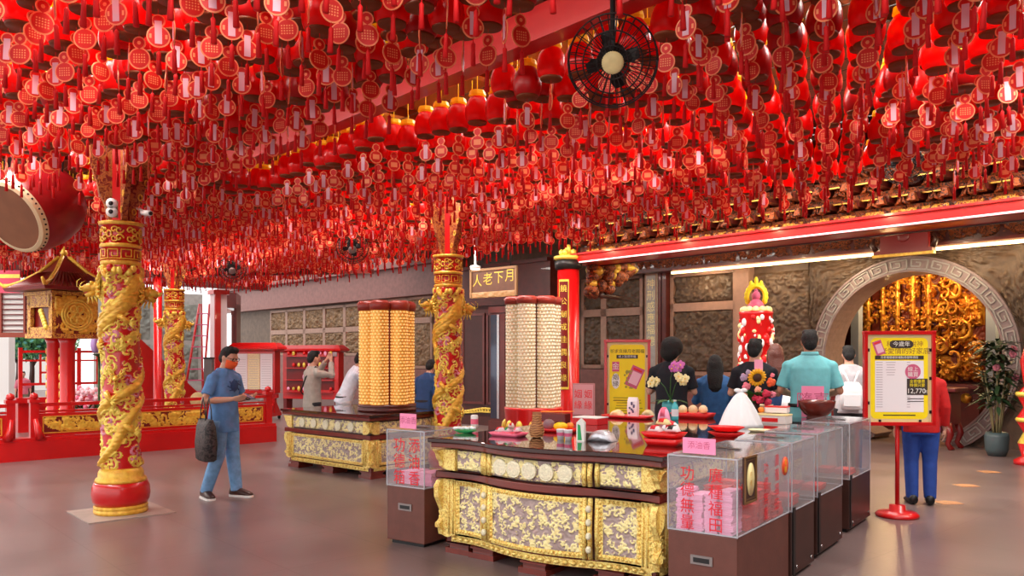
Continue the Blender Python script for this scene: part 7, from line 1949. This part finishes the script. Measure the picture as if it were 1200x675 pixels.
# --- two men at the far table
Y = 12.4; X = (366-600)/F*Y; hh = 1.62
arm = {'R': ((-0.16*hh, -0.12*hh, 0.76*hh), (-0.05*hh, -0.17*hh, 0.89*hh), ((0.5, -0.3, 1), (0, 1, 0), -1, 0.7)), 'L': ((0.16*hh, -0.13*hh, 0.76*hh), (0.05*hh, -0.17*hh, 0.9*hh), ((-0.5, -0.3, 1), (0, 1, 0), 1, 0.7))}
o, HM, S, A, L, up = person('man in a beige grey shirt raising a phone in front of the small charm cabinet', X, Y, 2.25, hh, FB['grey_shirt'], FB['dark_trousers'], 'skin', 'hair', 'short', 0.95, arm, 0.0, (0.0, 0.1), None, longtop=0.03)
b = MB(); b.tube([tuple(up((-0.08*hh, 0.0, 0.84*hh))), tuple(up((-0.02*hh, 0.075*hh, 0.74*hh))), tuple(up((0.09*hh, 0.075*hh, 0.6*hh))), tuple(up((0.11*hh, 0.02*hh, 0.55*hh)))], 0.012, 6, 0); b.build('shoulder_strap', M['black'], o)
q = Matrix.Translation((X, Y, 0)) @ Matrix.Rotation(2.25, 4, 'Z') @ Vector((0.0, -0.235*hh, 0.955*hh)); ph = thing('phone', 'phone raised in front of the face of the man in beige grey', 'phone', q, 2.25)
b = MB(); b.box((0, 0, 0), (0.15, 0.009, 0.075)); b.build('phone_case', M['black'], ph, bevel=0.004)
b = MB(); b.box((0, 0.006, 0), (0.138, 0.002, 0.066)); b.build('screen', M['grey_print'], ph)
Y = 12.3; X = (403-600)/F*Y; hh = 1.66
arm = {'R': ((-0.13*hh, -0.2*hh, 0.68*hh), (-0.06*hh, -0.33*hh, 0.66*hh), ((0.2, -1, 0), (0, 0, -1), -1, 0.6)), 'L': ((0.13*hh, -0.2*hh, 0.68*hh), (0.06*hh, -0.33*hh, 0.66*hh), ((-0.2, -1, 0), (0, 0, -1), 1, 0.6))}
o, HM, S, A, L, up = person('man in a white shirt and dark belt bending towards the gold lamp tower', X, Y, 1.9, hh, FB['white_shirt'], FB['pale_grey'], 'skin_tan', 'hair', 'short', 0.95, arm, 0.42, (0.0, 0.3), None)
b = MB(); b.rings([ring(a*hh, 0.104*hh, 0.077*hh) for a in (0.525, 0.55)], 0); b.build('belt', M['black'], o)
# --- person in dark blue behind the dragon column
Y = 12.0; X = (497-600)/F*Y
person('person in a dark blue top half hidden behind the dragon column at the table', X, Y, 2.7, 1.52, FB['navy'], FB['dark_trousers'], 'skin', 'hair', 'short', 0.95, None, 0.3, (0, 0.4))
# --- people at the far side of the long table, backs turned
def back(label, u, Y, H, **k):
    X = (u-600)/F*Y; fx = k.pop('turn', 0.0)
    return person(label, X, Y, PI+fx-0.25, H, k.pop('shirt'), k.pop('pants'), **k)+((X, Y, PI+fx-0.25),)
def clasp(hh): return {'R': ((-0.145*hh, -0.02*hh, 0.64*hh), (-0.03*hh, -0.15*hh, 0.72*hh), ((0.3, -0.4, 1), (1, 0, 0), -1, 0.2)), 'L': ((0.145*hh, -0.02*hh, 0.64*hh), (0.03*hh, -0.15*hh, 0.72*hh), ((-0.3, -0.4, 1), (-1, 0, 0), 1, 0.2))}
back('person with bushy black hair in a black tee praying behind the orchids', 787, 9.3, 1.74, shirt=FB['black_tee'], pants=FB['dark_trousers'], hair='puffy', sleeve=0.48, arms=clasp(1.74), head=(-0.5, 0.05), build_w=1.05)
back('woman with long dark hair in a blue denim shirt standing at the table', 838, 9.55, 1.56, shirt=FB['denim_shirt'], pants=FB['dark_trousers'], hair='long', sleeve=0.9, arms=clasp(1.555), head=(0.0, 0.15), build_w=1.05)
back('man with cropped black hair in a black top behind the bouquet', 884, 9.0, 1.74, shirt=FB['black_tee'], pants=FB['dark_trousers'], hair='short', sleeve=0.45, arms=clasp(1.74), head=(-0.3, 0.1))
r_ = back('woman with red brown hair and a dark top carrying a white shoulder bag', 909, 10.1, 1.70, shirt=FB['navy'], pants=FB['pale_grey'], hair='long', hairm='hair_brown', sleeve=0.6, arms=clasp(1.68), head=(0.1, 0.1))
X, Y, rz = r_[6]
q = Matrix.Translation((X, Y, 0)) @ Matrix.Rotation(rz, 4, 'Z') @ Vector((-0.2, 0.22, 0.93))
bg = thing('shoulder_bag', 'white cloth shoulder bag hanging behind the woman with red brown hair', 'bag', q, rz)
b = MB(); b.rings([ring(z_, a, c, 0, 0, 20, 3.5) for z_, a, c in ((-0.2, 0.12, 0.03), (-0.18, 0.15, 0.05), (0.0, 0.15, 0.05), (0.12, 0.13, 0.02))], 0); b.build('bag_body', M['cloth_white'], bg)
b = MB(); b.tube([(-0.1, 0, 0.1), (-0.02, 0.0, 0.3), (0.05, -0.05, 0.48), (0.06, -0.13, 0.52)], 0.014, 6, 0); b.tube([(0.1, 0, 0.1), (0.08, 0.0, 0.3), (0.07, -0.05, 0.48), (0.06, -0.13, 0.52)], 0.014, 6, 0); b.build('strap', M['cloth_white'], bg)
hh = 1.83
r_ = back('broad man in a turquoise polo shirt and turquoise trousers with a dark belt', 949, 8.75, hh, shirt=FB['cyan'], pants=FB['cyan_t'], hair='short', sleeve=0.5, skin='skin_tan', arms={'R': ((-0.165*hh, 0.0, 0.63*hh), (-0.09*hh, -0.12*hh, 0.6*hh), None), 'L': ((0.165*hh, 0.0, 0.63*hh), (0.09*hh, -0.12*hh, 0.6*hh), None)}, head=(0.0, 0.08), build_w=1.12, collar=True)
b = MB(); b.rings([ring(a*hh, 0.123*hh, 0.092*hh) for a in (0.535, 0.555)], 0); b.build('belt', M['black'], r_[0])
q = px(882, 432, 9.1); o = thing('hanging_paper', 'pale pink prayer paper on a thin stick standing in the bouquet vase', 'paper', (tp(889, 491).x, tp(889, 491).y+0.0, CH+0.2))
b = MB(); b.box((0, 0, 0.33), (0.085, 0.002, 0.13)); b.build('paper_sheet', M['paper_pink'], o)
b = MB(); b.tube([(0, 0.004, -0.03), (0, 0.004, 0.3)], 0.004, 5, 0); b.build('stick', M['orange'], o)
hh = 1.68
r_ = back('person in a pale grey shirt wearing a white backpack near the moon gate', 995, 10.5, hh, shirt=FB['pale_grey'], pants=FB['dark_trousers'], hair='short', sleeve=0.5, arms=clasp(hh), head=(0.0, 0.2))
X, Y, rz = r_[6]
q = Matrix.Translation((X, Y, 0)) @ Matrix.Rotation(rz, 4, 'Z') @ Vector((0, 0.075*hh+0.075, 0.62*hh))
bp = thing('backpack', 'white backpack with an oval badge worn by the person in pale grey', 'backpack', q, rz)
b = MB(); b.rings([ring(z_, a, c, 0, 0, 24, 4) for z_, a, c in ((-0.2, 0.11, 0.05), (-0.18, 0.135, 0.065), (0.0, 0.135, 0.07), (0.1, 0.12, 0.06), (0.15, 0.08, 0.04))], 0); b.build('pack_body', M['pale_grey'] if 'pale_grey' in M else M['cloth_white'], bp)
b = MB(); b.lathe([(0.0, 0), (0.045, 0), (0.04, 0.006)], 20, 0, Matrix.Translation((0, 0.072, -0.1)) @ Matrix.Rotation(-PI/2, 4, 'X'), True, True, 1.2, 0.8); b.build('badge', M['maroon'], bp)
b = MB(); b.box((0, 0.068, -0.08), (0.2, 0.03, 0.16)); b.build('front_pocket', M['cloth_white'], bp, bevel=0.01)
for k in (-1, 1):
    b = MB(); b.tube([(0.03*k, 0.02, 0.13), (0.07*k, -0.02, 0.24), (0.1*k, -0.06, 0.29)], 0.016, 7, 0); b.build('strap', M['cloth_white'], bp)
# --- steward behind the sign
Y = 8.35; X = (1079-600)/F*Y
person('steward in a red vest and strong blue trousers standing behind the price notice', X, Y, PI*0.9, 1.6, FB['red_vest'], FB['blue_pants'], 'skin', 'hair', 'short', 0.95, None, 0.0, (0.0, 0.1), build_w=1.05)
# --- seated visitor in pink outside
Y = 20.5; X = (27-600)/F*Y
person('distant visitor in pink beyond the railing in the court', X, Y, 0.6, 1.12, FB['pink'], FB['khaki'], 'skin', 'hair', 'short', 0.6, vox=0.014)
# ================================================================ camera, light
cam = bpy.data.cameras.new('camera'); co = bpy.data.objects.new('camera', cam); COL.objects.link(co)
co.location = (0, 0, CAMH); co.rotation_euler = (PI/2, 0, 0)
cam.sensor_width = 36; cam.lens = 36*F/1200; cam.shift_y = (HZ-337.5)/1200; cam.clip_end = 200
SC.camera = co
SC.view_settings.view_transform = 'Standard'; SC.view_settings.look = 'None'; SC.view_settings.gamma = 1; SC.view_settings.use_curve_mapping = False
SC.view_settings.exposure = 0.68
SC.cycles.use_denoising = True; SC.cycles.max_bounces = 8; SC.cycles.diffuse_bounces = 4; SC.cycles.transparent_max_bounces = 16
SC.cycles.sample_clamp_indirect = 6
wd = bpy.data.worlds.new('sky'); SC.world = wd; wd.use_nodes = True
bg = wd.node_tree.nodes['Background']; bg.inputs[0].default_value = (1.0, 0.97, 0.95, 1); bg.inputs[1].default_value = 1.35
def area(name, loc, size, power, col=(1, 1, 1), rot=(0, 0, 0), sy=None):
    l = bpy.data.lights.new(name, 'AREA'); l.energy = power; l.color = col; l.size = size
    if sy: l.shape = 'RECTANGLE'; l.size_y = sy
    o = bpy.data.objects.new(name, l); COL.objects.link(o); o.location = loc; o.rotation_euler = rot
    return o
def point(name, loc, power, col=(1, 1, 1), r=0.08):
    l = bpy.data.lights.new(name, 'POINT'); l.energy = power; l.color = col; l.shadow_soft_size = r
    o = bpy.data.objects.new(name, l); COL.objects.link(o); o.location = loc
    return o
# ceiling light battens above the lanterns
for s in (-17, -13, -9, -5, -1):
    for t in (1.2, 5.6, 8.6):
        x, y = xy(s, t); area('ceiling_lamp', (x, y, 4.3), 3.2, 130, (1, 0.95, 0.88), (0, 0, RB), 0.5)
# gold chamber lamps
for s, t, z, p in ((GS+0.2, 16.2, 3.3, 90), (GS+1.2, 16.4, 2.6, 60), (GS-1.0, 16.3, 2.8, 40)):
    x, y = xy(s, t); point('chamber_lamp', (x, y, z), p, (1, 0.68, 0.32), 0.1)
# wash of the lamp bars on the stone wall
for u in (820, 900, 980):
    s, z = bw(u, 300, 14.2); x, y = xy(s, 14.2); point('bar_lamp', (x, y, 3.2), 12, (1, 0.8, 0.52), 0.1)
for u in (1120, 1190):
    s, z = bw(u, 300, 14.2); x, y = xy(s, 14.2); point('bar_lamp', (x, y, 3.2), 10, (1, 0.8, 0.52), 0.1)

# fill lights added under the eave to brighten the back of the hall, and a warm strip behind the beam that lights the brackets
for s in (-8.6, -6.0, -3.2):
    x, y = xy(s, 11.6); area('eave_fill', (x, y, 3.3), 1.2, 26, (1, 0.88, 0.72), (0.25, 0, RB), 0.3)
for k in range(7):
    x, y = xy(-9.3+1.6*k, 10.0); point('bracket_lamp', (x, y, 3.4), 5, (1, 0.72, 0.4), 0.06)

for k in range(5):  # fill lights added to brighten the dark wall frieze
    x, y = xy(-9.6+1.5*k, 13.2); point('frieze_fill', (x, y, 3.45), 7, (1, 0.78, 0.5), 0.06)
